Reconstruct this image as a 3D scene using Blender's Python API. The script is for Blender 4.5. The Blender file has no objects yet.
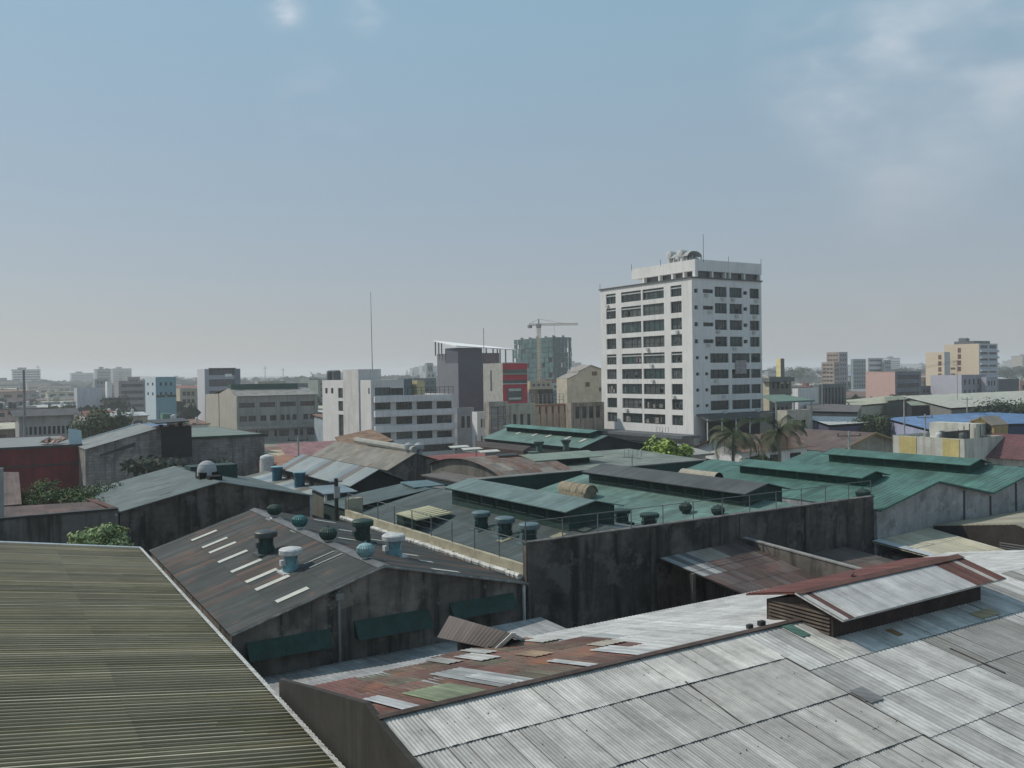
import bpy, math, random
import numpy as np
from mathutils import Vector, Matrix
R = math.radians
SC = bpy.context.scene
COL = SC.collection

# ------------------------------------------------------------------ camera
# world axes follow the street grid: X = across the warehouses, Y = along their ridges, Z = up
FP = 910.0; CZ = 18.0
_up = np.array([-.01462, 1, .01097]); _up /= np.linalg.norm(_up)
_v = np.array([-580, 1.5, -910.]); _v -= _up * _v.dot(_up); _v /= np.linalg.norm(_v)
_u = np.cross(_v, _up)
MC = np.array([_u, _v, _up]); CC = np.array([0, 0, CZ])
cam = bpy.data.cameras.new('camera'); cam.lens = FP / 1024 * 36; cam.sensor_width = 36
cam.clip_start = .1; cam.clip_end = 12000
camo = bpy.data.objects.new('camera', cam); COL.objects.link(camo)
camo.matrix_world = Matrix([list(MC[i]) + [CC[i]] for i in range(3)] + [[0, 0, 0, 1]])
SC.camera = camo

# ------------------------------------------------------------------ light
SUN_DIR = Vector((-.6, .74, 1.0)).normalized()
EL = math.asin(SUN_DIR.z); ROT = math.atan2(SUN_DIR.x, SUN_DIR.y)
w = bpy.data.worlds.new('World'); SC.world = w; w.use_nodes = True
nt = w.node_tree; nt.nodes.clear()
out = nt.nodes.new('ShaderNodeOutputWorld'); bg = nt.nodes.new('ShaderNodeBackground')
sky = nt.nodes.new('ShaderNodeTexSky'); sky.sky_type = 'NISHITA'; sky.sun_disc = False
sky.sun_elevation = EL; sky.sun_rotation = ROT; sky.air_density = 1.0; sky.dust_density = 1.0; sky.ozone_density = 1.0
sky.altitude = 20
bg.inputs['Strength'].default_value = .1
# thin wisps of cloud, fixed to directions in the sky
tc = nt.nodes.new('ShaderNodeTexCoord')
def cloud(px, py, rx, seed, amt, prev):
    r = MC @ np.array([px - 512, 384 - py, -FP]); r /= np.linalg.norm(r)
    d = nt.nodes.new('ShaderNodeVectorMath'); d.operation = 'DISTANCE'; d.inputs[1].default_value = r
    nt.links.new(tc.outputs['Generated'], d.inputs[0])
    mr = nt.nodes.new('ShaderNodeMapRange'); mr.inputs['From Min'].default_value = rx; mr.inputs['From Max'].default_value = 0
    mr.interpolation_type = 'SMOOTHSTEP'
    nt.links.new(d.outputs['Value'], mr.inputs['Value'])
    mp = nt.nodes.new('ShaderNodeMapping'); mp.inputs['Location'].default_value = (seed, seed * 1.7, 0); mp.inputs['Scale'].default_value = (6, 6, 13)
    nz = nt.nodes.new('ShaderNodeTexNoise'); nz.inputs['Detail'].default_value = 5; nz.inputs['Roughness'].default_value = .5; nz.inputs['Scale'].default_value = 1.3 if rx > .06 else 2.2
    nt.links.new(tc.outputs['Generated'], mp.inputs['Vector']); nt.links.new(mp.outputs[0], nz.inputs['Vector'])
    r2 = nt.nodes.new('ShaderNodeMapRange'); r2.inputs['From Min'].default_value = .36 if rx > .1 else .44; r2.inputs['From Max'].default_value = .78; r2.interpolation_type = 'SMOOTHSTEP'
    nt.links.new(nz.outputs['Fac'], r2.inputs['Value'])
    m = nt.nodes.new('ShaderNodeMath'); m.operation = 'MULTIPLY'; nt.links.new(mr.outputs[0], m.inputs[0]); nt.links.new(r2.outputs[0], m.inputs[1])
    m2 = nt.nodes.new('ShaderNodeMath'); m2.operation = 'MULTIPLY'; m2.inputs[1].default_value = amt; m2.use_clamp = True; nt.links.new(m.outputs[0], m2.inputs[0])
    mx = nt.nodes.new('ShaderNodeMix'); mx.data_type = 'RGBA'
    nt.links.new(m2.outputs[0], mx.inputs['Factor']); nt.links.new(prev, mx.inputs[6]); mx.inputs[7].default_value = (8.6, 8.6, 8.9, 1)
    return mx.outputs[2]
hs = nt.nodes.new('ShaderNodeHueSaturation'); hs.inputs['Saturation'].default_value = 1.0
nt.links.new(sky.outputs[0], hs.inputs['Color'])
mh = nt.nodes.new('ShaderNodeMix'); mh.data_type = 'RGBA'; mh.inputs['Factor'].default_value = .75   # humid veil: pinkish grey low down, milky blue higher up
sx_ = nt.nodes.new('ShaderNodeSeparateXYZ'); nt.links.new(tc.outputs['Generated'], sx_.inputs[0]); mv = nt.nodes.new('ShaderNodeMapRange'); mv.inputs['From Min'].default_value = .04; mv.inputs['From Max'].default_value = .36; nt.links.new(sx_.outputs[2], mv.inputs['Value'])
vl = nt.nodes.new('ShaderNodeMix'); vl.data_type = 'RGBA'; vl.inputs[6].default_value = (3.65, 3.8, 4.15, 1); vl.inputs[7].default_value = (3.05, 4.7, 5.8, 1); nt.links.new(mv.outputs[0], vl.inputs['Factor']); nt.links.new(vl.outputs[2], mh.inputs[7])
nt.links.new(hs.outputs['Color'], mh.inputs[6]); p = mh.outputs[2]
for c in ((283, 12, .030, 3.1, .7), (365, 5, .04, 9.2, .25), (320, 112, .07, 5.5, .22), (862, 56, .13, 6.4, .6), (975, 30, .16, 3.9, .5), (900, 160, .12, 2.2, .2), (925, 300, .1, 4.4, .15)):
    p = cloud(*c, p)
nt.links.new(p, bg.inputs['Color']); nt.links.new(bg.outputs[0], out.inputs['Surface'])
sl = bpy.data.lights.new('sun', 'SUN'); sl.energy = 3.2; sl.angle = R(.6); sl.color = (1, .925, .82)
so = bpy.data.objects.new('sun', sl); COL.objects.link(so); so.rotation_euler = SUN_DIR.to_track_quat('Z', 'Y').to_euler()
so.location = (0, 0, 90)
SC.view_settings.view_transform = 'Standard'; SC.view_settings.look = 'None'
SC.view_settings.exposure = 0.0; SC.view_settings.gamma = 1; SC.view_settings.use_curve_mapping = False
SC.cycles.max_bounces = 5; SC.cycles.volume_bounces = 1
try: SC.cycles.volume_step_rate = 4
except Exception: pass

# ------------------------------------------------------------------ picture <-> place
def ray(x, y): return MC @ np.array([x - 512, 384 - y, -FP])
def zp(x, y, z): r = ray(x, y); return CC + r * ((z - CZ) / r[2])
def ap(x, y, a): r = ray(x, y); return CC + r * (a / r[0])
def bp(x, y, b): r = ray(x, y); return CC + r * (b / r[1])
def dp(x, y, d): return CC + ray(x, y) * (d / FP)
def pr(a, b, z):
    c = MC.T @ (np.array([a, b, z]) - CC); return 512 - FP * c[0] / c[2], 384 + FP * c[1] / c[2], -c[2]

# ------------------------------------------------------------------ materials
_m = {}
def S(c):
    return tuple(list(c) + [1]) if len(c) == 3 else c
def mat(name, col=(.3, .3, .3), rough=.85, var=.18, scale=.6, streak=0, streakcol=(.02, .02, .018), attr=False, rust=0, rustcol=(.13, .055, .035), wave=0, metal=0, bump=0, island=0, dirt=0, hs=0, spec=.3, brick=None, light=None):
    if name in _m: return _m[name]
    m = bpy.data.materials.new(name); m.use_nodes = True; n = m.node_tree.nodes; L = m.node_tree.links.new
    bs = n['Principled BSDF']; bs.inputs['Roughness'].default_value = rough; bs.inputs['Metallic'].default_value = metal
    bs.inputs['Specular IOR Level'].default_value = spec
    g = n.new('ShaderNodeNewGeometry')
    if attr:
        a = n.new('ShaderNodeVertexColor'); a.layer_name = 'Col'; cur = a.outputs['Color']
    else:
        a = n.new('ShaderNodeRGB'); a.outputs[0].default_value = S(col); cur = a.outputs[0]
    def noise(sc, vec=None, mapping=None, detail=5, ro=.6):
        z = n.new('ShaderNodeTexNoise'); z.inputs['Scale'].default_value = sc; z.inputs['Detail'].default_value = detail; z.inputs['Roughness'].default_value = ro
        src = vec or g.outputs['Position']
        if mapping:
            mp = n.new('ShaderNodeMapping'); mp.inputs['Scale'].default_value = mapping; L(src, mp.inputs['Vector']); src = mp.outputs[0]
        L(src, z.inputs['Vector']); return z.outputs['Fac']
    def rng(v, a0, a1, b0, b1, smooth=False):
        r = n.new('ShaderNodeMapRange'); r.inputs['From Min'].default_value = a0; r.inputs['From Max'].default_value = a1
        r.inputs['To Min'].default_value = b0; r.inputs['To Max'].default_value = b1
        if smooth: r.interpolation_type = 'SMOOTHSTEP'
        L(v, r.inputs['Value']); return r.outputs[0]
    def mix(f, c1, c2, mode='MIX'):
        x = n.new('ShaderNodeMix'); x.data_type = 'RGBA'; x.blend_type = mode
        if isinstance(f, float): x.inputs['Factor'].default_value = f
        else: L(f, x.inputs['Factor'])
        L(c1, x.inputs[6])
        if isinstance(c2, tuple): x.inputs[7].default_value = S(c2)
        else: L(c2, x.inputs[7])
        return x.outputs[2]
    def mul(c, v):
        x = n.new('ShaderNodeVectorMath'); x.operation = 'SCALE'; L(c, x.inputs[0]); L(v, x.inputs['Scale']); return x.outputs[0]
    if var: cur = mul(cur, rng(noise(scale), .3, .7, 1 - var, 1 + var))
    if var: cur = mul(cur, rng(noise(scale * 7, detail=8, ro=.7), .25, .75, 1 - var * .7, 1 + var * .7))
    if island: cur = mul(cur, rng(g.outputs['Random Per Island'], 0, 1, 1 - island, 1 + island))
    if dirt: cur = mix(rng(noise(scale * 1.7, detail=8, ro=.65), .46, .68, 0, dirt, True), cur, streakcol)
    if streak:
        f = noise(1.0, mapping=(1.7, 1.7, .16), detail=6, ro=.62)
        cur = mix(rng(f, .44, .66, 0, streak, True), cur, streakcol)
        f = noise(.23, detail=4); cur = mix(rng(f, .45, .7, 0, streak * .6, True), cur, streakcol)
    if light: cur = mix(rng(noise(.8, detail=9, ro=.68), .53, .62, 0, .75, True), cur, light)
    uv = None
    if rust or wave:
        uvn = n.new('ShaderNodeUVMap'); uv = uvn.outputs[0]
    if brick:
        ub = n.new('ShaderNodeUVMap'); bt = n.new('ShaderNodeTexBrick'); L(ub.outputs[0], bt.inputs['Vector']); bt.inputs['Scale'].default_value = 1; bt.inputs['Brick Width'].default_value = .4 * brick; bt.inputs['Row Height'].default_value = .2 * brick; bt.inputs['Mortar Size'].default_value = .012 * brick
        bt.inputs['Color1'].default_value = (1.12, 1.12, 1.12, 1); bt.inputs['Color2'].default_value = (.84, .84, .84, 1); bt.inputs['Mortar'].default_value = (.66, .66, .66, 1); cur = mix(1.0, cur, bt.outputs['Color'], 'MULTIPLY')
    if attr:   # weathering runs down the slope (v of the uv)
        uvn = n.new('ShaderNodeUVMap')
        f = noise(1.0, vec=uvn.outputs[0], mapping=(5.5, .33, 1), detail=6, ro=.7); cur = mul(cur, rng(f, .3, .7, 1 - hs, 1 + hs * .8))
        f = noise(1.0, vec=uvn.outputs[0], mapping=(.45, .5, 1), detail=5, ro=.6); cur = mul(cur, rng(f, .3, .7, 1 - hs * .7, 1 + hs * .5))
    if rust:
        f = noise(1.0, vec=uv, mapping=(1.6, .28, 1), detail=8, ro=.72); f2 = noise(1.0, vec=uv, mapping=(.5, .5, 1), detail=3)
        ad = n.new('ShaderNodeMath'); ad.operation = 'ADD'; L(f, ad.inputs[0]); L(f2, ad.inputs[1])
        cur = mix(rng(ad.outputs[0], 1.16 - rust * .25, 1.34 - rust * .2, 0, .9, True), cur, rustcol)
    h = None
    if wave:
        sx = n.new('ShaderNodeSeparateXYZ'); L(uv, sx.inputs[0])
        mm = n.new('ShaderNodeMath'); mm.operation = 'MULTIPLY'; mm.inputs[1].default_value = 2 * math.pi / wave; L(sx.outputs[0], mm.inputs[0])
        sn = n.new('ShaderNodeMath'); sn.operation = 'SINE'; L(mm.outputs[0], sn.inputs[0]); h = sn.outputs[0]
        bm = n.new('ShaderNodeBump'); bm.inputs['Strength'].default_value = .5; bm.inputs['Distance'].default_value = wave * .12; L(h, bm.inputs['Height']); L(bm.outputs[0], bs.inputs['Normal'])
    elif bump:
        bm = n.new('ShaderNodeBump'); bm.inputs['Strength'].default_value = .6; bm.inputs['Distance'].default_value = bump
        L(noise(scale * 9, detail=8), bm.inputs['Height']); L(bm.outputs[0], bs.inputs['Normal'])
    L(cur, bs.inputs['Base Color'])
    _m[name] = m; return m
def glass(name='window_glass', col=(.022, .03, .03), rough=.12):
    if name in _m: return _m[name]
    m = mat(name, col, rough=rough, var=.5, scale=.35, spec=.6); return m

# ------------------------------------------------------------------ mesh tools
class MB:
    def __init__(s): s.v = []; s.f = []; s.uv = []; s.c = []; s.m = []; s.sm = []
    def face(s, pts, uv=None, c=(1, 1, 1), m=0, sm=False):
        i = len(s.v); s.v += [tuple(map(float, p)) for p in pts]; s.f.append(list(range(i, i + len(pts))))
        s.uv += list(uv) if uv else [(p[0] + p[1], p[2]) for p in pts]; s.c += [c] * len(pts); s.m.append(m); s.sm.append(sm)
    def box(s, x0, x1, y0, y1, z0, z1, c=(1, 1, 1), m=0):
        P = [(x0, y0, z0), (x1, y0, z0), (x1, y1, z0), (x0, y1, z0), (x0, y0, z1), (x1, y0, z1), (x1, y1, z1), (x0, y1, z1)]
        for q in ((0, 3, 2, 1), (4, 5, 6, 7), (0, 1, 5, 4), (1, 2, 6, 5), (2, 3, 7, 6), (3, 0, 4, 7)): s.face([P[k] for k in q], c=c, m=m)
        return s
    def bar(s, p, q, r=.05, n=6, m=0, r2=None, c=(1, 1, 1)):
        p = Vector(p); q = Vector(q); d = q - p
        if d.length < 1e-6: return s
        r2 = r if r2 is None else r2
        e = d.orthogonal().normalized(); g = d.normalized().cross(e)
        A = [p + (e * math.cos(t) + g * math.sin(t)) * r for t in [2 * math.pi * k / n for k in range(n)]]
        B = [q + (e * math.cos(t) + g * math.sin(t)) * r2 for t in [2 * math.pi * k / n for k in range(n)]]
        for k in range(n): s.face([A[k], A[(k + 1) % n], B[(k + 1) % n], B[k]], m=m, sm=n > 6, c=c)
        s.face(A[::-1], m=m, c=c); s.face(B, m=m, c=c); return s
    def lathe(s, cx, cy, prof, n=24, m=0, fin=0, mats=None):
        rings = []
        for (r, z) in prof:
            rings.append([(cx + (r * (1 + (fin if k % 2 else 0))) * math.cos(2 * math.pi * k / n), cy + (r * (1 + (fin if k % 2 else 0))) * math.sin(2 * math.pi * k / n), z) for k in range(n)])
        for j in range(len(rings) - 1):
            for k in range(n):
                s.face([rings[j][k], rings[j][(k + 1) % n], rings[j + 1][(k + 1) % n], rings[j + 1][k]], m=(mats[j] if mats else m), sm=(fin == 0))
        s.face(rings[-1], m=(mats[-1] if mats else m)); s.face(rings[0][::-1], m=m); return s
    def slab(s, quad, th, m=0, c=(1, 1, 1)):
        q = [Vector(p) for p in quad]; nn = (q[1] - q[0]).cross(q[3] - q[0]).normalized()
        if nn.z < 0: q = q[::-1]; nn = -nn
        b = [p - nn * th for p in q]
        s.face(q, m=m, c=c, uv=[((p - q[0]).length, 0) for p in q]); s.face(b[::-1], m=m, c=c); k = len(q)
        for i in range(k): s.face([q[i], b[i], b[(i + 1) % k], q[(i + 1) % k]], m=m, c=c)
        return s
    def build(s, name, mats, parent=None, root_loc=None):
        me = bpy.data.meshes.new(name); off = WO.get(parent.name, (0, 0, 0)) if parent else (root_loc or (0, 0, 0))
        me.from_pydata([(x - off[0], y - off[1], z - off[2]) for x, y, z in s.v], [], s.f)
        ul = me.uv_layers.new(name='UVMap'); ul.data.foreach_set('uv', np.array(s.uv, dtype=np.float32).ravel())
        cl = me.color_attributes.new('Col', 'FLOAT_COLOR', 'CORNER')
        ca = np.ones((len(s.c), 4), dtype=np.float32); ca[:, :3] = np.array(s.c, dtype=np.float32); cl.data.foreach_set('color', ca.ravel())
        if not isinstance(mats, (list, tuple)): mats = [mats]
        for k in mats: me.materials.append(k)
        me.polygons.foreach_set('material_index', s.m); me.polygons.foreach_set('use_smooth', s.sm)
        me.validate(); me.update()
        o = bpy.data.objects.new(name, me); COL.objects.link(o)
        if parent: o.parent = parent; WO[o.name] = off
        else: o.location = off; WO[o.name] = off
        return o
WO = {}
REG = []       # every top-level thing: (object, label)
def thing(name, label, cat, loc=(0, 0, 0), group=None):
    o = bpy.data.objects.new(name, None); COL.objects.link(o); o.location = loc; o.empty_display_size = .3
    WO[o.name] = tuple(map(float, loc)); return tag(o, label, cat, group)
def tag(o, label, cat, group=None):
    o['label'] = label; o['category'] = cat
    if group: o['group'] = group
    REG.append(o); return o
def struct(o, kind='structure'): o['kind'] = kind; return o
def copy_tree(o, dloc, label, parent=None):
    c = o.copy(); COL.objects.link(c)
    if parent: c.parent = parent
    else:
        c.location = dloc; c['label'] = label; REG.append(c); WO[c.name] = tuple(dloc)
    for ch in list(o.children): copy_tree(ch, None, None, c)
    return c

def facade(mb, o, d, n, w, h, rects, depth=.22, m=0, rm=None):
    """wall w x h from corner o along d, with real openings; rects = (s0, s1, z0, z1) from the corner"""
    rm = m if rm is None else rm
    o = Vector(o); d = Vector((d[0], d[1], 0)); n = Vector((n[0], n[1], 0)); up = Vector((0, 0, 1))
    P = lambda s, z, k=0: o + d * s + up * z - n * k
    xs = sorted({0., w} | {max(0, min(w, r[0])) for r in rects} | {max(0, min(w, r[1])) for r in rects})
    zs = sorted({0., h} | {max(0, min(h, r[2])) for r in rects} | {max(0, min(h, r[3])) for r in rects})
    for j in range(len(zs) - 1):
        run = None
        for i in range(len(xs) - 1):
            cx = (xs[i] + xs[i + 1]) / 2; cz = (zs[j] + zs[j + 1]) / 2
            if any(r[0] < cx < r[1] and r[2] < cz < r[3] for r in rects):
                continue
            mb.face([P(xs[i], zs[j]), P(xs[i + 1], zs[j]), P(xs[i + 1], zs[j + 1]), P(xs[i], zs[j + 1])], m=m)
    for (a, b, c, e) in [r[:4] for r in rects]:
        mb.face([P(a, c), P(b, c), P(b, c, depth), P(a, c, depth)], m=rm); mb.face([P(a, e, depth), P(b, e, depth), P(b, e), P(a, e)], m=rm)
        mb.face([P(a, c, depth), P(a, e, depth), P(a, e), P(a, c)], m=rm); mb.face([P(b, c), P(b, e), P(b, e, depth), P(b, c, depth)], m=rm)
def window(root, o, d, n, r, depth=.2, fm=None, gm=None, nm=2, fw=.06, split=False, rail=None, name='window'):
    o = Vector(o); d = Vector((d[0], d[1], 0)); n = Vector((n[0], n[1], 0)); up = Vector((0, 0, 1)); a, b, c, e = r[:4]
    P = lambda s, z, k=0: o + d * s + up * z - n * k
    fr = MB()
    def strip(s0, s1, z0, z1):
        k0 = depth - .07; k1 = depth - .003
        q = [P(s0, z0, k0), P(s1, z0, k0), P(s1, z1, k0), P(s0, z1, k0)]; q2 = [P(s0, z0, k1), P(s1, z0, k1), P(s1, z1, k1), P(s0, z1, k1)]
        fr.face(q)
        for i in range(4): fr.face([q[i], q2[i], q2[(i + 1) % 4], q[(i + 1) % 4]])
    if fw:
        strip(a, b, c, c + fw); strip(a, b, e - fw, e); strip(a, a + fw, c + fw, e - fw); strip(b - fw, b, c + fw, e - fw)
        for k in range(1, nm): x = a + (b - a) * k / nm; strip(x - fw * .4, x + fw * .4, c + fw, e - fw)
        if rail: z = c + (e - c) * rail; strip(a + fw, b - fw, z - fw * .4, z + fw * .4)
    pane = MB(); pane.face([P(a, c, depth), P(b, c, depth), P(b, e, depth), P(a, e, depth)])
    gm = gm or glass()
    if split:
        f = fr.build(name, fm or mat('frame_dark', (.05, .05, .05)), root); pane.build('pane', gm, f); return f
    i0 = len(pane.f)
    for k, f in enumerate(fr.f): pane.face([fr.v[q] for q in f], m=1)
    return pane.build(name, [gm, fm or mat('frame_dark', (.05, .05, .05))], root)
def grid(w, h, nc, nr, mx=.8, z0=1.0, z1=None, fx=.6, fz=.5):
    """nc x nr openings spread over a facade"""
    z1 = h - .6 if z1 is None else z1; r = []
    cw = (w - 2 * mx) / nc; ch = (z1 - z0) / nr
    for j in range(nr):
        for i in range(nc):
            x = mx + cw * (i + .5 - fx / 2); z = z0 + ch * (j + .5 - fz / 2)
            r.append((x, x + cw * fx, z, z + ch * fz))
    return r
FD = ((1, 0), (0, -1)); LD = ((0, -1), (-1, 0))
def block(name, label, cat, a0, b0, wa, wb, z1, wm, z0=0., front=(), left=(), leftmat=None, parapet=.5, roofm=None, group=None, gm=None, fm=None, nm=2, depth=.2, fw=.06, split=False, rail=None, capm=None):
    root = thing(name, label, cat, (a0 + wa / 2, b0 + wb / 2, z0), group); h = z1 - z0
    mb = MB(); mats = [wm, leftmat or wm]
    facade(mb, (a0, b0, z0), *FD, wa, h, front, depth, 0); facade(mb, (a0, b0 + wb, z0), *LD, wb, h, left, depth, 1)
    mb.face([(a0 + wa, b0, z0), (a0 + wa, b0 + wb, z0), (a0 + wa, b0 + wb, z1), (a0 + wa, b0, z1)]); mb.face([(a0 + wa, b0 + wb, z0), (a0, b0 + wb, z0), (a0, b0 + wb, z1), (a0 + wa, b0 + wb, z1)])
    t = .2; zi = z1 - parapet
    o = [(a0, b0), (a0 + wa, b0), (a0 + wa, b0 + wb), (a0, b0 + wb)]; i = [(a0 + t, b0 + t), (a0 + wa - t, b0 + t), (a0 + wa - t, b0 + wb - t), (a0 + t, b0 + wb - t)]
    for k in range(4):
        q = (k + 1) % 4; mb.face([(*o[k], z1), (*o[q], z1), (*i[q], z1), (*i[k], z1)]); mb.face([(*i[k], z1), (*i[q], z1), (*i[q], zi), (*i[k], zi)])
    mb.build('wall', mats, root)
    rf = MB(); rf.face([(*p, zi) for p in i]); rf.build('roof', roofm or mat('flat_roof', (.22, .22, .21), dirt=.5), root)
    for r in front: window(root, (a0, b0, z0), *FD, r, depth, fm, gm, nm, fw, split, rail)
    for r in left: window(root, (a0, b0 + wb, z0), *LD, r, depth, fm, gm, nm, fw, split, rail)
    return root
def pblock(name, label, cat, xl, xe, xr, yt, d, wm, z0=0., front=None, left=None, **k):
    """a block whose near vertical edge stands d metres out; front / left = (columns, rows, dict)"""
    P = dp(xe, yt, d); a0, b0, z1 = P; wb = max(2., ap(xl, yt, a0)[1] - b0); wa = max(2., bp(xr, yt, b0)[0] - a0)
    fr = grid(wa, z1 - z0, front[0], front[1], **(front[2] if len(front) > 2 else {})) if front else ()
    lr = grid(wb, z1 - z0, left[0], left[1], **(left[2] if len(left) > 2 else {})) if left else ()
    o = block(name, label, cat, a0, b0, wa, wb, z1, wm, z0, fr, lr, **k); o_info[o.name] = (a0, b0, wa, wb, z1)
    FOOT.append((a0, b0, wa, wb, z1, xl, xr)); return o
o_info = {}; FOOT = []

def panel(mb, p00, p10, p11, p01, ns, nr, colfn=None, amp=0, pitch=.2, lap=.0, m=0, trap=False, seg=6, under=True):
    """sheet-metal slope: p00->p10 along the ridge (s), p00->p01 down the slope (t); sheets in ns x nr, corrugated when amp > 0"""
    p00, p10, p11, p01 = map(Vector, (p00, p10, p11, p01)); Ls = (p10 - p00).length; Lt = (p01 - p00).length
    nrm = (p10 - p00).cross(p01 - p00).normalized()
    if nrm.z < 0: nrm = -nrm
    P = lambda s, t: (p00 * (1 - s) + p10 * s) * (1 - t) + (p01 * (1 - s) + p11 * s) * t
    for j in range(nr):
        t0 = j / nr; t1 = (j + 1) / nr; t1e = min(1.0, t1 + (lap * 4 / Lt if lap and j < nr - 1 else 0))
        for i in range(ns):
            c = colfn(i, j, (i + .5) / ns * Ls, (j + .5) / nr * Lt) if colfn else (1, 1, 1)
            if amp:
                s0 = i / ns * Ls; s1 = (i + 1) / ns * Ls; k = max(1, int(round((s1 - s0) / pitch * seg))); ss = [s0 + (s1 - s0) * q / k for q in range(k + 1)]
                def hh(s):
                    ph = (s / pitch) % 1
                    if trap: return amp * (1 if ph < .28 else (0 if .42 < ph < .86 else ((.42 - ph) / .14 if ph <= .42 else (ph - .86) / .14)))
                    return amp * (.5 + .5 * math.cos(2 * math.pi * ph))
                for q in range(k):
                    a, b = ss[q], ss[q + 1]
                    mb.face([P(a / Ls, t0) + nrm * hh(a), P(a / Ls, t1e) + nrm * (hh(a) + lap), P(b / Ls, t1e) + nrm * (hh(b) + lap), P(b / Ls, t0) + nrm * hh(b)],
                            uv=[(a, t0 * Lt), (a, t1 * Lt), (b, t1 * Lt), (b, t0 * Lt)], c=c, m=m, sm=False)
            else:
                s0 = i / ns; s1 = (i + 1) / ns
                mb.face([P(s0, t0), P(s0, t1), P(s1, t1), P(s1, t0)], uv=[(s0 * Ls, t0 * Lt), (s0 * Ls, t1 * Lt), (s1 * Ls, t1 * Lt), (s1 * Ls, t0 * Lt)], c=c, m=m)
    if under:
        k = nrm * .05; q = [p00 - k, p10 - k, p11 - k, p01 - k]; mb.face(q, m=m, c=(.1, .1, .1)); o = [p00, p10, p11, p01]
        for i in range(4): mb.face([o[i], q[i], q[(i + 1) % 4], o[(i + 1) % 4]], m=m, c=colfn(0, nr - 1, 0, Lt) if colfn else (1, 1, 1))
def rc(*cols, seed=0, var=.12):
    r = random.Random(seed)
    def f(i, j, s, t):
        c = r.choice(cols); k = 1 + r.uniform(-var, var); return tuple(x * k for x in c)
    return f
def gable_walls(mb, a0, a1, b0, b1, z0, ze, zr, axis='b', ridge=.5, m=0, ze2=None):
    ze2 = ze if ze2 is None else ze2
    if axis == 'b':
        ar = a0 + (a1 - a0) * ridge
        for b in (b0, b1): mb.face([(a0, b, z0), (a1, b, z0), (a1, b, ze2), (ar, b, zr), (a0, b, ze)], m=m)
        mb.face([(a0, b0, z0), (a0, b1, z0), (a0, b1, ze), (a0, b0, ze)], m=m); mb.face([(a1, b0, z0), (a1, b1, z0), (a1, b1, ze2), (a1, b0, ze2)], m=m)
    else:
        br = b0 + (b1 - b0) * ridge
        for a in (a0, a1): mb.face([(a, b0, z0), (a, b1, z0), (a, b1, ze2), (a, br, zr), (a, b0, ze)], m=m)
        mb.face([(a0, b0, z0), (a1, b0, z0), (a1, b0, ze), (a0, b0, ze)], m=m); mb.face([(a0, b1, z0), (a1, b1, z0), (a1, b1, ze2), (a0, b1, ze2)], m=m)
def gable_roof(mb, a0, a1, b0, b1, ze, zr, axis='b', ridge=.5, oh=.3, ns=12, nr=2, colfn=None, amp=0, pitch=.2, m=0, up=.06, ze2=None):
    ze2 = ze if ze2 is None else ze2
    if axis == 'b':
        ar = a0 + (a1 - a0) * ridge; sl = (zr - ze) / (ar - a0); sr = (zr - ze2) / (a1 - ar); B0 = b0 - oh; B1 = b1 + oh
        panel(mb, (ar, B0, zr + up), (ar, B1, zr + up), (a0 - oh, B1, ze - oh * sl + up), (a0 - oh, B0, ze - oh * sl + up), ns, nr, colfn, amp, pitch, m=m)
        panel(mb, (ar, B0, zr + up), (ar, B1, zr + up), (a1 + oh, B1, ze2 - oh * sr + up), (a1 + oh, B0, ze2 - oh * sr + up), ns, nr, colfn, amp, pitch, m=m)
    else:
        br = b0 + (b1 - b0) * ridge; sl = (zr - ze) / (br - b0); sr = (zr - ze2) / (b1 - br); A0 = a0 - oh; A1 = a1 + oh
        panel(mb, (A0, br, zr + up), (A1, br, zr + up), (A1, b0 - oh, ze - oh * sl + up), (A0, b0 - oh, ze - oh * sl + up), ns, nr, colfn, amp, pitch, m=m)
        panel(mb, (A0, br, zr + up), (A1, br, zr + up), (A1, b1 + oh, ze2 - oh * sr + up), (A0, b1 + oh, ze2 - oh * sr + up), ns, nr, colfn, amp, pitch, m=m)

# ------------------------------------------------------------------ palette
SHEET = mat('sheet_roof', attr=True, hs=.42, var=.12, scale=.5, rough=.6, dirt=.3, streakcol=(.07, .075, .07))
SHEETW = mat('sheet_roof_ribbed', attr=True, hs=.28, var=.08, scale=.5, rough=.55, wave=.32)
SHEETR = mat('sheet_roof_rusty', attr=True, hs=.42, var=.12, scale=.8, rough=.8, rust=.9)
SHEETB = mat('sheet_roof_worn', attr=True, hs=.4, var=.1, scale=.7, rough=.75, rust=.45, rustcol=(.13, .075, .058))
OLIVE = mat('olive_roof_sheet', attr=True, hs=.14, var=.14, scale=.35, rough=.75)
DWALL = mat('stained_dark_wall', (.185, .16, .14), streak=.9, var=.35, scale=.4, bump=.02, dirt=.4, streakcol=(.022, .022, .02), light=(.21, .19, .165))
GWALL = mat('grey_block_wall', (.21, .205, .2), streak=.45, var=.22, scale=.5, bump=.02, dirt=.3, streakcol=(.04, .04, .04))
LWALL = mat('pale_grey_wall', (.33, .335, .34), streak=.5, var=.2, scale=.45, bump=.01, dirt=.35, streakcol=(.09, .09, .095))
WWALL = mat('white_paint_wall', (.66, .65, .64), streak=.18, var=.05, scale=.3, streakcol=(.25, .25, .24))
CREAM = mat('cream_wall', (.45, .4, .3), streak=.3, var=.1, scale=.5, streakcol=(.15, .13, .1))
DKGREEN = mat('dark_green_metal', (.018, .05, .042), rough=.6, var=.35, scale=2, dirt=.45, streakcol=(.035, .035, .028))
DKMETAL = mat('dark_metal', (.035, .037, .036), rough=.5, var=.3, scale=2)
GALV = mat('galvanised_metal', (.32, .33, .33), rough=.45, var=.2, scale=2, metal=.3)
WHITEM = mat('white_metal', (.48, .49, .49), rough=.55, var=.18, scale=3, dirt=.45, streakcol=(.2, .19, .16))
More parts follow.
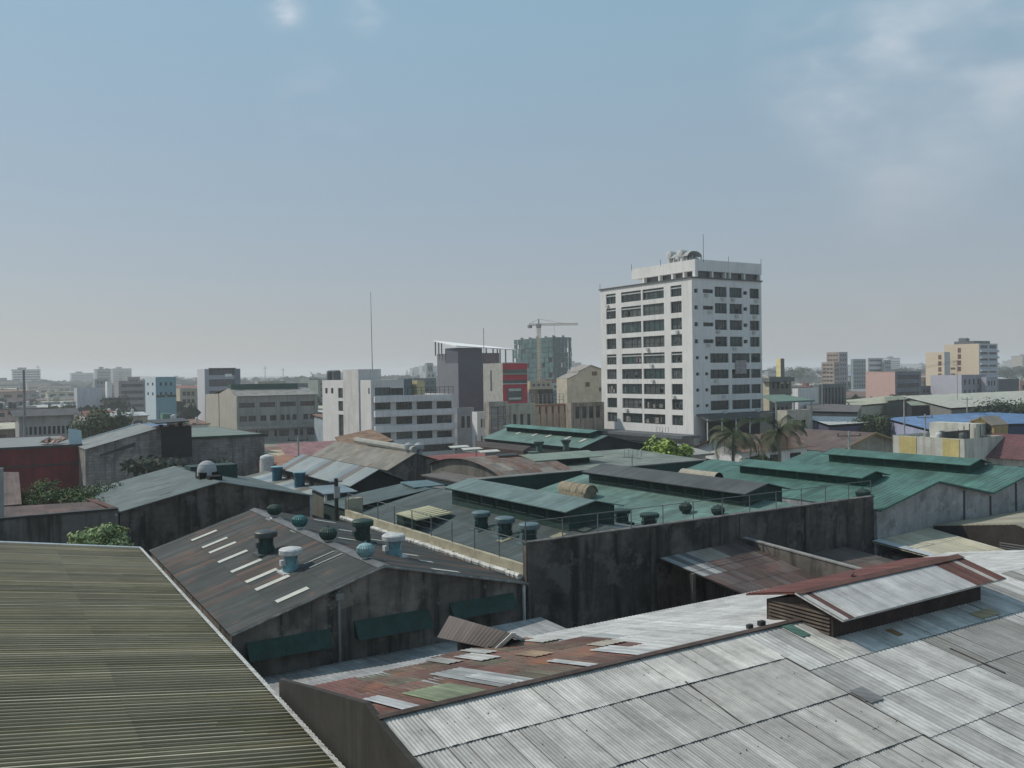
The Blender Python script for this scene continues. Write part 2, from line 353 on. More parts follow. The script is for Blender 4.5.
TEALM = mat('teal_metal', (.07, .26, .29), rough=.5, var=.15, scale=2)
BLACKM = mat('black_parts_and_shade', (.008, .009, .009), rough=.9)  # flat black: dark parts, and painted shade inside open ends and fronts
RUSTM = mat('rusty_brown_metal', (.11, .055, .045), rough=.85, var=.3, scale=1.5)
TRIM = mat('weathered_white_trim', (.58, .58, .55), rough=.7, var=.25, scale=3, dirt=.5, streakcol=(.12, .12, .1))
FRW = mat('frame_white', (.5, .5, .5)); FRD = mat('frame_dark', (.05, .05, .05))
CONC = mat('concrete', (.26, .255, .24), streak=.4, var=.15, scale=.5, streakcol=(.08, .08, .075))

# ------------------------------------------------------------------ ground
g = MB(); g.face([(-6000, -3000, 0), (9000, -3000, 0), (9000, 9000, 0), (-6000, 9000, 0)])
struct(g.build('ground', mat('ground_earth', (.24, .225, .19), var=.4, scale=.05)))
for (x0, x1, y0, y1) in ((-400, 900, 101.5, 109), (-300, 900, 206, 214), (118, 126, -200, 101), (56, 62, 110, 205), (195, 203, -200, 205)):
    g = MB(); g.face([(x0, y0, .02), (x1, y0, .02), (x1, y1, .02), (x0, y1, .02)]); struct(g.build('road', mat('asphalt', (.055, .055, .055), var=.2)))

# ------------------------------------------------------------------ vents (parts of the roofs they stand on)
def turbine(root, a, b, z, r=.36, m=DKGREEN, base=None, name='turbine_vent'):
    z -= .22; r *= .86
    mb = MB(); base = base or m
    mb.lathe(a, b, [(r * .95, z - .25), (r * .8, z + .12), (r * .66, z + .16), (r * .66, z + .34)], n=20, m=1)
    mb.lathe(a, b, [(r * .72, z + .30), (r * 1.0, z + .38), (r * 1.2, z + .52), (r * 1.16, z + .66), (r * .8, z + .78), (r * .34, z + .83), (r * .09, z + .84), (r * .07, z + .92)], n=44, fin=-.09, m=0)
    mb.box(a - r * 1.15, a + r * 1.15, b - r * 1.15, b + r * 1.15, z - .3, z + .03 + r * .2, m=1)
    return mb.build(name, [m, base], root)
def mushroom(root, a, b, z, r=.36, h=1.0, m=DKGREEN, cap=None, base=None, name='capped_vent'):
    mb = MB(); z0 = z - .25
    mb.lathe(a, b, [(r * 1.02, z0), (r * .98, z + h * .32), (r * .86, z + h * .36), (r * .86, z + h * .78), (r * .9, z + h * .8)], n=26, m=1)
    mb.lathe(a, b, [(r * 1.32, z + h * .72), (r * 1.36, z + h * .76), (r * 1.36, z + h * .92), (r * 1.2, z + h * .97), (r * .4, z + h * 1.03), (.03, z + h * 1.04)], n=26, m=0)
    mb.box(a - r * 1.3, a + r * 1.3, b - r * 1.3, b + r * 1.3, z0, z + .04)
    for k in range(4):
        t = k * math.pi / 2 + .5; mb.bar((a + math.cos(t) * r * .9, b + math.sin(t) * r * .9, z + h * .3), (a + math.cos(t) * r * 1.2, b + math.sin(t) * r * 1.2, z + h * .8), .025)
    mb.box(a - r * 1.28, a - r * .8, b - .12, b + .12, z + h * .3, z + h * .52)
    return mb.build(name, [cap or m, m], root)
def monitor(root, ar, b0, b1, hw, ze, zr, zroof, roofm, wallm, cf, axis='b', ns=10, cap=None, oh=.25, name='roof_monitor', ww=.4):
    """raised ventilating ridge roof; zroof = height its walls come down to"""
    mb = MB(); wm_ = hw - ww
    if axis == 'b':
        gable_walls(mb, ar - wm_, ar + wm_, b0 + .3, b1 - .3, zroof, ze + .05, zr - .04, 'b', m=1)
        o = mb.build(name, [wallm, wallm], root)
        rf = MB(); gable_roof(rf, ar - hw, ar + hw, b0, b1, ze, zr, 'b', oh=0, ns=ns, nr=1, colfn=cf, up=.02); r = rf.build('monitor_roof', roofm, o)
        lv = MB()
        n = max(2, int((b1 - b0) / 1.6))
        for k in range(n):
            bb = b0 + .5 + (b1 - b0 - 1) * (k + .5) / n
            for q in range(4): lv.slab([(ar - wm_ - .11, bb - .65, ze - .2 - q * .11), (ar - wm_ - .11, bb + .65, ze - .2 - q * .11), (ar - wm_ - .01, bb + .65, ze - .13 - q * .11), (ar - wm_ - .01, bb - .65, ze - .13 - q * .11)], .012)
        lv.build('louvre', wallm, o)
    return o
def awning(root, a0, a1, b, z0, z1, out=.5):
    mb = MB(); n = 26
    for k in range(n * 2):
        f = [(a0 + (a1 - a0) * q / (n * 2)) for q in (k, k + 1)]; o = [.02 * (q % 2) for q in (k, k + 1)]
        mb.face([(f[0], b - .03 - o[0], z1), (f[1], b - .03 - o[1], z1), (f[1], b - out - o[1], z0), (f[0], b - out - o[0], z0)])
    mb.face([(a0, b - .02, z1), (a0, b - out, z0), (a0, b - .02, z0)]); mb.face([(a1, b - .02, z1), (a1, b - out, z0), (a1, b - .02, z0)])
    return mb.build('awning', DKGREEN, root)
def brick_louvre(): pass

# ================================================================== A: olive ribbed roof, bottom left
EV = lambda b: 7.15 + (b - 17) * .0455
A = thing('warehouse', 'nearest warehouse with olive brown ribbed metal roof and white edge trim', 'warehouse', (2, 25, 0), 'warehouses around the camera')
rr = random.Random(5); _ac = [rr.uniform(.9, 1.12) for _ in range(80)]
def colA(i, j, s, t):
    k = 1.45 * _ac[i % 80] * (1 + .12 * math.sin(j * 9.1 + i)); return (.15 * k, .128 * k, .076 * k)
mb = MB(); B0, B1 = 3.0, 48.5
panel(mb, (-4.6, B0, 11.35), (-3.1, B1, 11.35), (EV(B1) + .12, B1, 9.5), (EV(B0) + .12, B0, 9.5), 60, 3, colA, amp=.055, pitch=.235, lap=.006, trap=True, seg=10)
roofA = mb.build('roof', OLIVE, A)
# painted crests worn pale
mb = MB(); L_ = B1 - B0; k = 0; b = B0 + .235 * .02
while b < B1 - .1:
    q0, q1 = b, b + .052; e = lambda bb: ((bb - B0) / L_)
    def PP(bb, t):
        f = e(bb); r0 = Vector((-4.6 + 1.5 * f, bb, 11.35)); r1 = Vector((EV(bb) + .12, bb, 9.5)); return r0 * (1 - t) + r1 * t + Vector((.15, 0, 1)).normalized() * .062
    ta, tb = (rr.uniform(-.6, .25), min(1.0, rr.uniform(.8, 1.3))) if k % 9 else (0, 1)
    if rr.random() < .85: c = rr.uniform(.17, .34) if k % 9 else .46; mb.face([PP(q0, max(0, ta)), PP(q0, tb), PP(q1, tb), PP(q1, max(0, ta))], uv=[(q0, 0), (q0, 9), (q1, 9), (q1, 0)], c=(c, c * .93, c * .72))
    b += .235; k += 1
mb.build('worn_ribs', OLIVE, roofA)
mb = MB(); mb.box(-14, -4.0, B0, B1 - .1, 0, 9.4)
mb.face([(-4.0, B0, 0), (EV(B0) - .35, B0, 0), (EV(B1) - .35, B1 - .15, 0), (-4.0, B1 - .15, 0)])
for (p, q) in (((-4.0, B1 - .15), (EV(B1) - .35, B1 - .15)), ((EV(B1) - .35, B1 - .15), (EV(B0) - .35, B0)), ((EV(B0) - .35, B0), (-4.0, B0))):
    z = lambda a: 11.2 if a < 0 else 9.45
    mb.face([(*p, 0), (*q, 0), (*q, z(q[0])), (*p, z(p[0]))])
mb.build('wall', DWALL, A)
mb = MB()
panel(mb, (-4.6, B0, 11.35), (-3.1, B1, 11.35), (-14, B1, 9.6), (-14, B0, 9.6), 40, 3, colA, amp=0)
mb.build('far_roof_slope', OLIVE, roofA)
mb = MB()   # trim with a scalloped upper edge where every rib meets it
b = B0
while b < B1:
    z = 9.475; a0 = EV(b) + .13
    mb.box(a0, a0 + .035, b, b + .13, z - .16, z + .075); mb.box(a0, a0 + .035, b + .13, b + .235, z - .16, z + .03)
    b += .235
panel(mb, (EV(B0) + .0, B0, 9.60), (EV(B1) + .0, B1, 9.60), (EV(B1) + .15, B1, 9.55), (EV(B0) + .15, B0, 9.55), 60, 1, rc((.8, .8, .76), (.45, .45, .42), (.65, .65, .6), seed=3), under=False)
mb.build('eave_trim', TRIM, A)
mb = MB(); mb.bar((-3.1, B1 + .04, 11.42), (EV(B1) + .1, B1 + .04, 9.56), .05); mb.build('verge_trim', OLIVE, A)

# ================================================================== B: worn dark roof with turbine vents
B = thing('warehouse', 'warehouse with worn brown and grey sheet roof, pale skylight strips and a stained gable wall', 'warehouse', (14.7, 41, 0), 'warehouses around the camera')
BL = lambda b: 8.62 + (b - 32) * .0455
f0, f1 = 31.9, 49.9; BR0, BR1 = 20.75, 20.95
mb = MB()
P = dict(l0=(BL(f0), f0), r0=(14.35, f0), e0=(BR0, f0), l1=(BL(f1), f1), r1=(14.85, f1), e1=(BR1, f1))
zL, zR, zE = 9.08, 10.74, 9.22
mb.face([(*P['l0'], 0), (*P['e0'], 0), (*P['e0'], zE), (*P['r0'], zR), (*P['l0'], zL)]); mb.face([(*P['l1'], 0), (*P['e1'], 0), (*P['e1'], zE), (*P['r1'], zR), (*P['l1'], zL)])
mb.face([(*P['l0'], 0), (*P['l1'], 0), (*P['l1'], zL), (*P['l0'], zL)]); mb.face([(*P['e0'], 0), (*P['e1'], 0), (*P['e1'], zE), (*P['e0'], zE)])
mb.build('wall', DWALL, B)
def colB(seed):
    r = random.Random(seed); cc = [r.choice([(.07, .08, .078), (.062, .074, .072), (.058, .066, .065), (.085, .09, .088), (.052, .06, .06), (.13, .088, .068), (.068, .08, .08), (.075, .085, .083), (.10, .08, .07), (.064, .072, .07)]) for _ in range(200)]
    def f(i, j, s, t):
        c = cc[(i + (3 if (j * 7 + i) % 5 == 0 else 0)) % 200]; k = 1 + .12 * math.sin(i * 3.3 + j * 5); return tuple(.78 * x * k for x in c)
    return f
mb = MB(); V = .05
l0 = (P['l0'][0] - .08, f0 - .18, zL - .02 + V); l1 = (P['l1'][0] - .1, f1, zL - .02 + V); r0 = (14.35, f0 - .18, zR + V); r1 = (14.85, f1, zR + V); e0 = (BR0 + .1, f0 - .18, zE - .03 + V); e1 = (BR1 + .1, f1, zE - .03 + V)
panel(mb, r0, r1, l1, l0, 44, 3, colB(4), amp=.022, pitch=.2, lap=.012, seg=4)
panel(mb, r0, r1, e1, e0, 44, 3, colB(9), amp=.022, pitch=.2, lap=.012, seg=4)
roofB = mb.build('roof', SHEETB, B)
def roofpt(p00, p10, p11, p01, s, t, up=0):
    p00, p10, p11, p01 = map(Vector, (p00, p10, p11, p01)); q = (p00 * (1 - s) + p10 * s) * (1 - t) + (p01 * (1 - s) + p11 * s) * t
    n = (p10 - p00).cross(p01 - p00).normalized(); n = n if n.z > 0 else -n; return q + n * up
SKY = mat('fibreglass_skylight', (.52, .52, .47), rough=.5, var=.12, scale=2, dirt=.25, streakcol=(.3, .28, .22))
def strip(root, Q, s0, s1, t0, t1, m=SKY, up=.04, name='skylight_strip', c=(1, 1, 1)):
    mb = MB(); n = 8
    for k in range(n):
        a = s0 + (s1 - s0) * k / n; b = s0 + (s1 - s0) * (k + 1) / n; u_ = up + .012 * (k % 2); w_ = up + .012 * ((k + 1) % 2)
        mb.face([roofpt(*Q, a, t0, u_), roofpt(*Q, a, t1, u_), roofpt(*Q, b, t1, w_), roofpt(*Q, b, t0, w_)], uv=[(a * 9, 0), (a * 9, 2), (b * 9, 2), (b * 9, 0)], c=c)
    mb.face([roofpt(*Q, s0, t0, .0), roofpt(*Q, s1, t0, .0), roofpt(*Q, s1, t1, .0), roofpt(*Q, s0, t1, .0)]); return mb.build(name, m, root)
QL = (r0, r1, l1, l0); QR = (r0, r1, e1, e0)
def st_of(Q, px, py):
    p00, p10, p11, p01 = map(lambda q: np.array(q, float), Q); n = np.cross(p10 - p00, p01 - p00); r = ray(px, py); t = n.dot(p00 - CC) / n.dot(r); X = CC + r * t
    # solve the bilinear patch by a few steps
    s, q = .5, .5
    for _ in range(12):
        F = (p00 * (1 - s) + p10 * s) * (1 - q) + (p01 * (1 - s) + p11 * s) * q - X
        ds = (p10 - p00) * (1 - q) + (p11 - p01) * q; dq = (p01 * (1 - s) + p11 * s) - (p00 * (1 - s) + p10 * s)
        sol = np.linalg.lstsq(np.stack([ds, dq], 1), -F, rcond=None)[0]; s += sol[0]; q += sol[1]
    return s, q
for (x0, y0, x1, y1) in ((191, 540, 217, 530.5), (201.5, 547, 228, 538), (208, 552, 237, 543), (217.5, 562, 248, 551), (230, 571.5, 262.5, 560.5), (245, 582, 278, 570), (255, 590, 290, 576.5), (275.5, 602, 309, 589)):
    sa, ta = st_of(QL, x0, y0); sb, tb = st_of(QL, x1, y1); sm = (sa + sb) / 2; strip(roofB, QL, sm - .011, sm + .011, min(ta, tb), max(ta, tb))
for (x0, y0, x1, y1) in ((312, 519, 337, 523.5), (337, 529, 355, 532.5), (337, 538, 356, 541), (364, 538, 384, 542), (402, 554, 419, 557), (416, 560, 435, 564), (430, 569, 460, 573.5)):
    sa, ta = st_of(QR, x0, y0); sb, tb = st_of(QR, x1, y1); sm = (sa + sb) / 2; strip(roofB, QR, sm - .008, sm + .008, min(ta, tb), max(ta, tb))
for (x0, y0, x1, y1) in ((306, 566, 332, 551), (312, 570, 340, 553)):
    sa, ta = st_of(QL, x0, y0); sb, tb = st_of(QL, x1, y1); sm = (sa + sb) / 2; strip(roofB, QL, sm - .003, sm + .003, min(ta, tb), max(ta, tb))
mb = MB()
for (rA, rB) in ((r0, r1),):
    for sgn, dz in ((-1, 1), (1, 1)):
        mb.slab([(rA[0], rA[1] - .02, rA[2] + .05), (rB[0], rB[1], rB[2] + .05), (rB[0] + sgn * .28, rB[1], rB[2] - .035), (rA[0] + sgn * .28, rA[1] - .02, rA[2] - .035)], .012, c=(.09, .09, .09))
mb.build('ridge_cap', mat('ridge_metal_dull', (.11, .115, .12), rough=.6, var=.3, scale=2), roofB)
mb = MB(); mb.bar((r0[0], f0 - .19, zR + .03), (l0[0], f0 - .19, zL - .0), .05, c=(.1, .1, .1)); mb.bar((r0[0], f0 - .19, zR + .03), (e0[0], f0 - .19, zE), .05); mb.build('verge_flashing', mat('weathered_verge', (.2, .2, .19), var=.5, scale=3), B)
mb = MB()
g0, g1 = BL(f0) - .2, BL(f1) - .2
mb.slab([(g0 - .16, f0 - .2, 8.93), (g1 - .16, f1, 8.93), (g1 + .04, f1, 8.93), (g0 + .04, f0 - .2, 8.93)], .03); mb.slab([(g0 - .19, f0 - .2, 9.06), (g1 - .19, f1, 9.06), (g1 - .15, f1, 9.06), (g0 - .15, f0 - .2, 9.06)], .16)
mb.build('gutter', mat('old_gutter', (.16, .155, .145), var=.4, scale=2, dirt=.5), B)
zl = lambda a: zR - (14.5 - a) * (zR - zL) / 5.7
mushroom(B, 12.46, 40.2, 10.13, .37, 1.05, DKGREEN, mat('vent_cap_grey', (.07, .08, .08), rough=.5))
mushroom(B, 12.23, 36.2, 10.05, .35, 1.0, mat('vent_blue', (.13, .26, .29), rough=.55, var=.3, scale=3, dirt=.4, streakcol=(.25, .3, .3)), WHITEM)
turbine(B, 14.75, 46.1, 10.86, .37, DKGREEN, GALV); turbine(B, 14.62, 41.9, 10.83, .37, mat('vent_teal_dark', (.03, .12, .12), rough=.5), WHITEM)
turbine(B, 14.50, 37.9, 10.80, .38, DKGREEN, GALV); turbine(B, 14.36, 33.5, 10.78, .36, mat('vent_blue_grey', (.2, .32, .34), rough=.5, var=.3, scale=4), WHITEM)
mushroom(B, 17.1, 40.2, 10.12, .38, 1.1, DKGREEN); mushroom(B, 16.6, 35.7, 10.22, .37, 1.0, mat('vent_blue', (.12, .3, .36)), WHITEM)
for (x0, x1, zt, zb) in ((9.1, 12.15, 8.72, 8.16), (13.15, 16.25, 8.85, 8.22), (17.2, 20.2, 8.92, 8.36)): awning(B, x0, x1, f0, zb, zt)
mb = MB(); mb.bar((12.55, f0 - .08, 7.4), (12.55, f0 - .08, 10.1), .06); mb.box(12.4, 12.7, f0 - .2, f0 - .02, 9.75, 10.0); mb.build('downpipe', mat('old_pipe', (.2, .2, .19), dirt=.6), B)
mb = MB(); mb.bar((20.72, f0 - .08, 7.4), (20.72, f0 - .08, 9.2), .07); mb.build('downpipe', WHITEM, B)

# ================================================================== C: big warehouse with the high stained wall
C_ = thing('warehouse', 'broad warehouse with high blackened front wall, cream side parapet and grey green double roof', 'warehouse', (33, 42, 0), 'warehouses around the camera')
mb = MB(); FB = 32.2
mb.box(21.1, 44.5, FB, FB + .25, 0, 10.8)
mb.build('front_wall', mat('blackened_wall', (.11, .096, .085), streak=.85, var=.6, scale=.35, bump=.03, dirt=.75, streakcol=(.018, .017, .016), light=(.14, .13, .12)), C_)
mb = MB()
for a in (21.15, 28.0, 32.5, 33.85, 38.7): mb = MB(); mb.box(a, a + .32, FB - .06, FB - .003, 0, 10.7); mb.build('pilaster', mat('blackened_pilaster', (.12, .11, .1), streak=.8, var=.4), C_)
mb = MB(); r = random.Random(7); mb.box(21.05, 44.55, FB - .04, FB + .29, 10.802, 10.86); mb.build('coping', mat('wall_coping', (.12, .115, .11), var=.5, scale=2), C_)
mb = MB(); mb.box(21.1, 21.32, FB + .26, 52.3, 0, 9.86); mb.build('side_parapet', mat('cream_parapet', (.36, .33, .24), var=.2, scale=.8, dirt=.45, streakcol=(.16, .14, .1)), C_)
mb = MB(); mb.box(44.3, 44.5, FB + .26, 52.3, 0, 9.7); mb.box(21.33, 44.29, 52.1, 52.3, 0, 9.6); mb.build('rear_wall', GWALL, C_)
mb = MB(); rr = random.Random(8)
for k in range(60):
    b = FB + .3 + k * 20 / 60; x = rr.uniform(-.03, .03)
    mb.bar((20.98 + x, b, 9.38 + x), (20.98 + rr.uniform(-.03, .03), b + .36, 9.38), .13, m=0)
mb.build('white_flashing', mat('white_flashing', (.5, .5, .47), var=.25, scale=1.5, dirt=.6, streakcol=(.2, .19, .17)), C_)
def cCs(base, seed, v=.1): return rc(base, tuple(x * .88 for x in base), tuple(x * 1.1 for x in base), seed=seed, var=v)
ce = FB + .26; cf_ = 52.09
Q1 = ((27, ce, 10.70), (27, cf_, 10.70), (21.33, cf_, 9.5), (21.33, ce, 9.5)); Q2 = ((27, ce, 10.70), (27, cf_, 10.70), (33, cf_, 9.55), (33, ce, 9.55))
Q3 = ((39.1, ce, 10.76), (39.1, cf_, 10.76), (33.02, cf_, 9.55), (33.02, ce, 9.55)); Q4 = ((39.1, ce, 10.76), (39.1, cf_, 10.76), (44.29, cf_, 9.75), (44.29, ce, 9.75))
G1 = (.066, .085, .083); G2 = (.118, .198, .175)
mb = MB(); panel(mb, *Q1, 24, 2, cCs(G1, 1), amp=.02, pitch=.25, lap=.01, seg=4); panel(mb, *Q2, 24, 2, cCs((.12, .15, .15), 2)); panel(mb, *Q3, 30, 2, cCs(G2, 3), amp=.02, pitch=.25, lap=.008, seg=4); panel(mb, *Q4, 24, 2, cCs(G2, 4))
roofC = mb.build('roof', SHEET, C_)
monitor(C_, 27, 35.0, 47.2, 1.8, 11.4, 11.8, 10.0, SHEET, DKGREEN, cCs((.13, .19, .185), 5, .05))
monitor(C_, 39.1, 35.0, 49.8, 1.85, 11.25, 11.7, 10.0, SHEET, DKGREEN, cCs((.075, .08, .08), 6, .08))
mushroom(C_, 23.8, 40.5, 10.0, .36, .95, DKGREEN, mat('vent_cap_blue_grey', (.1, .15, .16), rough=.5)); mushroom(C_, 23.68, 38.0, 9.98, .37, 1.0, DKGREEN, mat('vent_cap_blue_grey')); mushroom(C_, 23.65, 35.8, 9.97, .37, 1.0, DKGREEN, mat('vent_cap_blue_grey'))
mushroom(C_, 31.0, 37.9, 9.95, .36, .75, DKGREEN); mushroom(C_, 31.9, 36.7, 9.75, .38, .8, DKGREEN)
turbine(C_, 35.5, 37.8, 10.05, .36, DKGREEN); turbine(C_, 35.9, 35.7, 10.1, .36, DKGREEN)
for (s, t0, t1) in ((.36, .42, .55), (.245, .5, .7), (.13, .3, .42), (.1, .12, .2)): strip(roofC, Q1, s, s + .028, t0, t1, mat('dull_cream_patch', (.3, .29, .2), dirt=.5))
mb = MB(); mb.box(21.9, 24.0, 44.2, 46.6, 9.3, 10.3); hb = mb.build('roof_hatch', DKGREEN, C_)
mb = MB(); mb.slab([(21.55, 43.4, 10.34), (24.35, 44.4, 10.34), (24.4, 47.6, 10.38), (21.55, 46.0, 10.38)], .05)
for k in range(7): mb.bar((21.56, 43.5 + k * .4, 10.36), (24.36, 44.5 + k * .5, 10.37), .025)
mb.build('hatch_lid', mat('cream_sheet', (.42, .4, .27), var=.1, scale=1), hb)
mb = MB(); n = 14; ca, cz, rad = 35.2, 10.35, .52   # half-barrel vent hood
for k in range(n):
    t0 = math.pi * k / n; t1 = math.pi * (k + 1) / n
    for q in range(9):
        y0 = 46.0 + q * .34; y1 = y0 + .34; rr0 = rad + (.02 if q % 2 else 0)
        mb.face([(ca - rr0 * math.cos(t0), y0, cz + rr0 * math.sin(t0)), (ca - rr0 * math.cos(t1), y0, cz + rr0 * math.sin(t1)), (ca - rr0 * math.cos(t1), y1, cz + rr0 * math.sin(t1)), (ca - rr0 * math.cos(t0), y1, cz + rr0 * math.sin(t0))])
mb.face([(ca - rad * math.cos(math.pi * k / n), 46.15, cz + rad * math.sin(math.pi * k / n)) for k in range(n + 1)])
mb.box(ca - rad, ca + rad, 46.2, 48.9, 9.6, cz, m=0)
mb.build('barrel_hood', mat('rusty_cream_metal', (.26, .225, .16), var=.25, scale=2, dirt=.6, streakcol=(.12, .08, .05)), C_)

# fence along C
def wire_fence(name, label, pts, h, step, zfn, m=GALV, group=None, post_r=.028):
    p0 = Vector(pts[0]); root = thing(name, label, 'fence', pts[0], group)
    (x0, y0), (x1, y1) = pts[0][:2], pts[1][:2]; L_ = math.hypot(x1 - x0, y1 - y0); n = max(1, round(L_ / step)); tops = []
    for k in range(n + 1):
        f = k / n; x, y = x0 + (x1 - x0) * f, y0 + (y1 - y0) * f; z = zfn(f); mb = MB(); mb.bar((x, y, z - .1), (x, y, z + h), post_r); mb.build('post', m, root); tops.append((x, y, z))
    mb = MB()
    for k in range(n):
        for hh, r_ in ((h, .022), (h * .66, .006), (h * .33, .006)):
            a, b = tops[k], tops[k + 1]; mid = tuple((a[i] + b[i]) / 2 for i in range(3)); sag = .02 if hh < h else 0
            mb.bar((a[0], a[1], a[2] + hh), (mid[0], mid[1], mid[2] + hh - sag), r_, 4); mb.bar((mid[0], mid[1], mid[2] + hh - sag), (b[0], b[1], b[2] + hh), r_, 4)
    mb.build('wires', m, root); return root
FN = mat('fence_grey', (.16, .165, .17), rough=.6, metal=.3)
wire_fence('fence', 'thin wire fence running back along the cream side parapet', [(21.2, 32.35, 9.86), (21.2, 52, 9.86)], 1.02, 2.2, lambda f: 9.86, FN)
wire_fence('fence', 'thin wire fence standing on top of the high blackened wall', [(21.15, 32.3, 10.86), (44.4, 32.3, 10.86)], .85, 1.95, lambda f: 10.86, FN)

# ================================================================== E: long green roofed warehouse on the right
E_ = thing('warehouse', 'long warehouse with saw-like green sheet roofs and pale grey panelled gable wall', 'warehouse', (61, 41, 0), 'warehouses around the camera')
FE = 32.0; EB = 50.3
mb = MB(); seq = [(44.52, 10.0), (50.1, 11.2), (55.8, 10.05), (61.4, 11.2), (67.1, 10.05)]
for b in (FE, EB): mb.face([(44.52, b, 0), (67.1, b, 0)] + [(a, b, z) for a, z in seq[::-1]])
mb.face([(44.52, FE, 0), (44.52, EB, 0), (44.52, EB, 10), (44.52, FE, 10)]); mb.face([(67.1, FE, 0), (67.1, EB, 0), (67.1, EB, 10), (67.1, FE, 10)])
mb.build('wall', mat('pale_panel_wall', (.33, .33, .335), var=.22, scale=.5, dirt=.75, streak=.35, streakcol=(.13, .13, .135), light=(.42, .42, .42)), E_)
mb = MB()
for a in (52.9, 55.75, 58.7, 60.2, 64.0): mb.box(a, a + .12, FE - .06, FE - .003, 0, 10.0 + (1.1 - abs(((a - 44.5) % 11.3) - 5.65) * .2) - .06)
mb.build('panel_joints', mat('dark_joint', (.07, .07, .072), var=.3), E_)
mb = MB(); Gg = (.07, .155, .132)
for k in range(4):
    (a0, z0_), (a1, z1_) = seq[k], seq[k + 1]; b0, b1 = FE - .25, EB + .2
    if z1_ > z0_: panel(mb, (a1, b0, z1_ + .06), (a1, b1, z1_ + .06), (a0, b1, z0_ + .06), (a0, b0, z0_ + .06), 30, 2, cCs(Gg, 20 + k, .06), amp=.02, pitch=.3, lap=.006, seg=4)
    else: panel(mb, (a0, b0, z0_ + .06), (a0, b1, z0_ + .06), (a1, b1, z1_ + .06), (a1, b0, z1_ + .06), 30, 2, cCs(Gg, 20 + k, .06), amp=.02, pitch=.3, lap=.006, seg=4)
roofE = mb.build('roof', SHEET, E_)
mb = MB()
for k in range(4):
    (a0, z0_), (a1, z1_) = seq[k], seq[k + 1]; mb.slab([(a0, FE - .28, z0_ + .02), (a1, FE - .28, z1_ + .02), (a1, FE - .24, z1_ + .11), (a0, FE - .24, z0_ + .11)], .03)
mb.build('verge_trim', mat('green_trim', (.05, .12, .1), var=.2), E_)
monitor(E_, 48.95, 35.2, 45.8, 1.4, 11.35, 11.68, 10.6, SHEET, mat('green_louvre_wall', (.02, .075, .055)), cCs((.07, .16, .135), 31, .03))
monitor(E_, 60.0, 35.0, 47.0, 1.35, 11.4, 11.75, 10.6, SHEET, mat('green_louvre_wall'), cCs((.07, .16, .135), 32, .03))
turbine(E_, 46.4, 34.3, 10.3, .42, DKGREEN)
mb = MB(); ca, cz, rad = 46.0, 10.5, .45
for k in range(n):
    t0 = math.pi * k / n; t1 = math.pi * (k + 1) / n
    mb.face([(ca - rad * math.cos(t0), 45.6, cz + rad * math.sin(t0)), (ca - rad * math.cos(t1), 45.6, cz + rad * math.sin(t1)), (ca - rad * math.cos(t1), 49.2, cz + rad * math.sin(t1)), (ca - rad * math.cos(t0), 49.2, cz + rad * math.sin(t0))])
mb.face([(ca - rad * math.cos(math.pi * k / n), 45.7, cz + rad * math.sin(math.pi * k / n)) for k in range(n + 1)], m=1)
mb.build('barrel_hood', [mat('pale_cream_metal', (.34, .31, .25), var=.15, scale=2, dirt=.3), BLACKM], E_)

# ================================================================== D: white and rusty roof at the bottom right
D_ = thing('warehouse', 'low warehouse with rusty rear slope, pale corrugated front slope and a raised ridge monitor', 'warehouse', (20, 16, 0), 'warehouses around the camera')
RA0, RA1 = 7.5, 38.0
sD = .19; zf = lambda b: 11 - sD * abs(17 - b)
mb = MB()
for a in (7.98, 37.8):
    mb.face([(a, 3, 0), (a, 23.4, 0), (a, 23.4, 9.75), (a, 17, 10.98), (a, 3, zf(3))])
mb.face([(7.6, 3, 0), (37.8, 3, 0), (37.8, 3, zf(3) - .06), (7.6, 3, zf(3) - .06)]); mb.face([(7.98, 23.4, 0), (37.8, 23.4, 0), (37.8, 23.4, 9.7), (7.98, 23.4, 9.7)])
mb.build('wall', DWALL, D_)
mb = MB()   # parapet of the left gable: a wall whose top follows the roof, running slightly askew like the others
xw = lambda b: 7.42 + max(0, b - 17) * .062
prof = [(3, zf(3) + .1), (16.6, 11.0), (17.6, 11.2), (24.5, 9.72)]
for dx in (0, .14):
    for q0, q1 in zip(prof[:-1], prof[1:]): mb.face([(xw(q0[0]) + dx, q0[0], 0), (xw(q1[0]) + dx, q1[0], 0), (xw(q1[0]) + dx, q1[0], q1[1]), (xw(q0[0]) + dx, q0[0], q0[1])])
for (b0, z0_), (b1, z1_) in zip(prof[:-1], prof[1:]): mb.face([(xw(b0), b0, z0_), (xw(b0) + .14, b0, z0_), (xw(b1) + .14, b1, z1_), (xw(b1), b1, z1_)])
mb.face([(xw(24.5), 24.5, 0), (xw(24.5) + .14, 24.5, 0), (xw(24.5) + .14, 24.5, 9.72), (xw(24.5), 24.5, 9.72)])
mb.build('gable_parapet', mat('blackened_gable', (.042, .039, .034), streak=.8, var=.3, scale=.6, dirt=.3, streakcol=(.025, .025, .022)), D_)
rr = random.Random(11)
sheetcol = {}
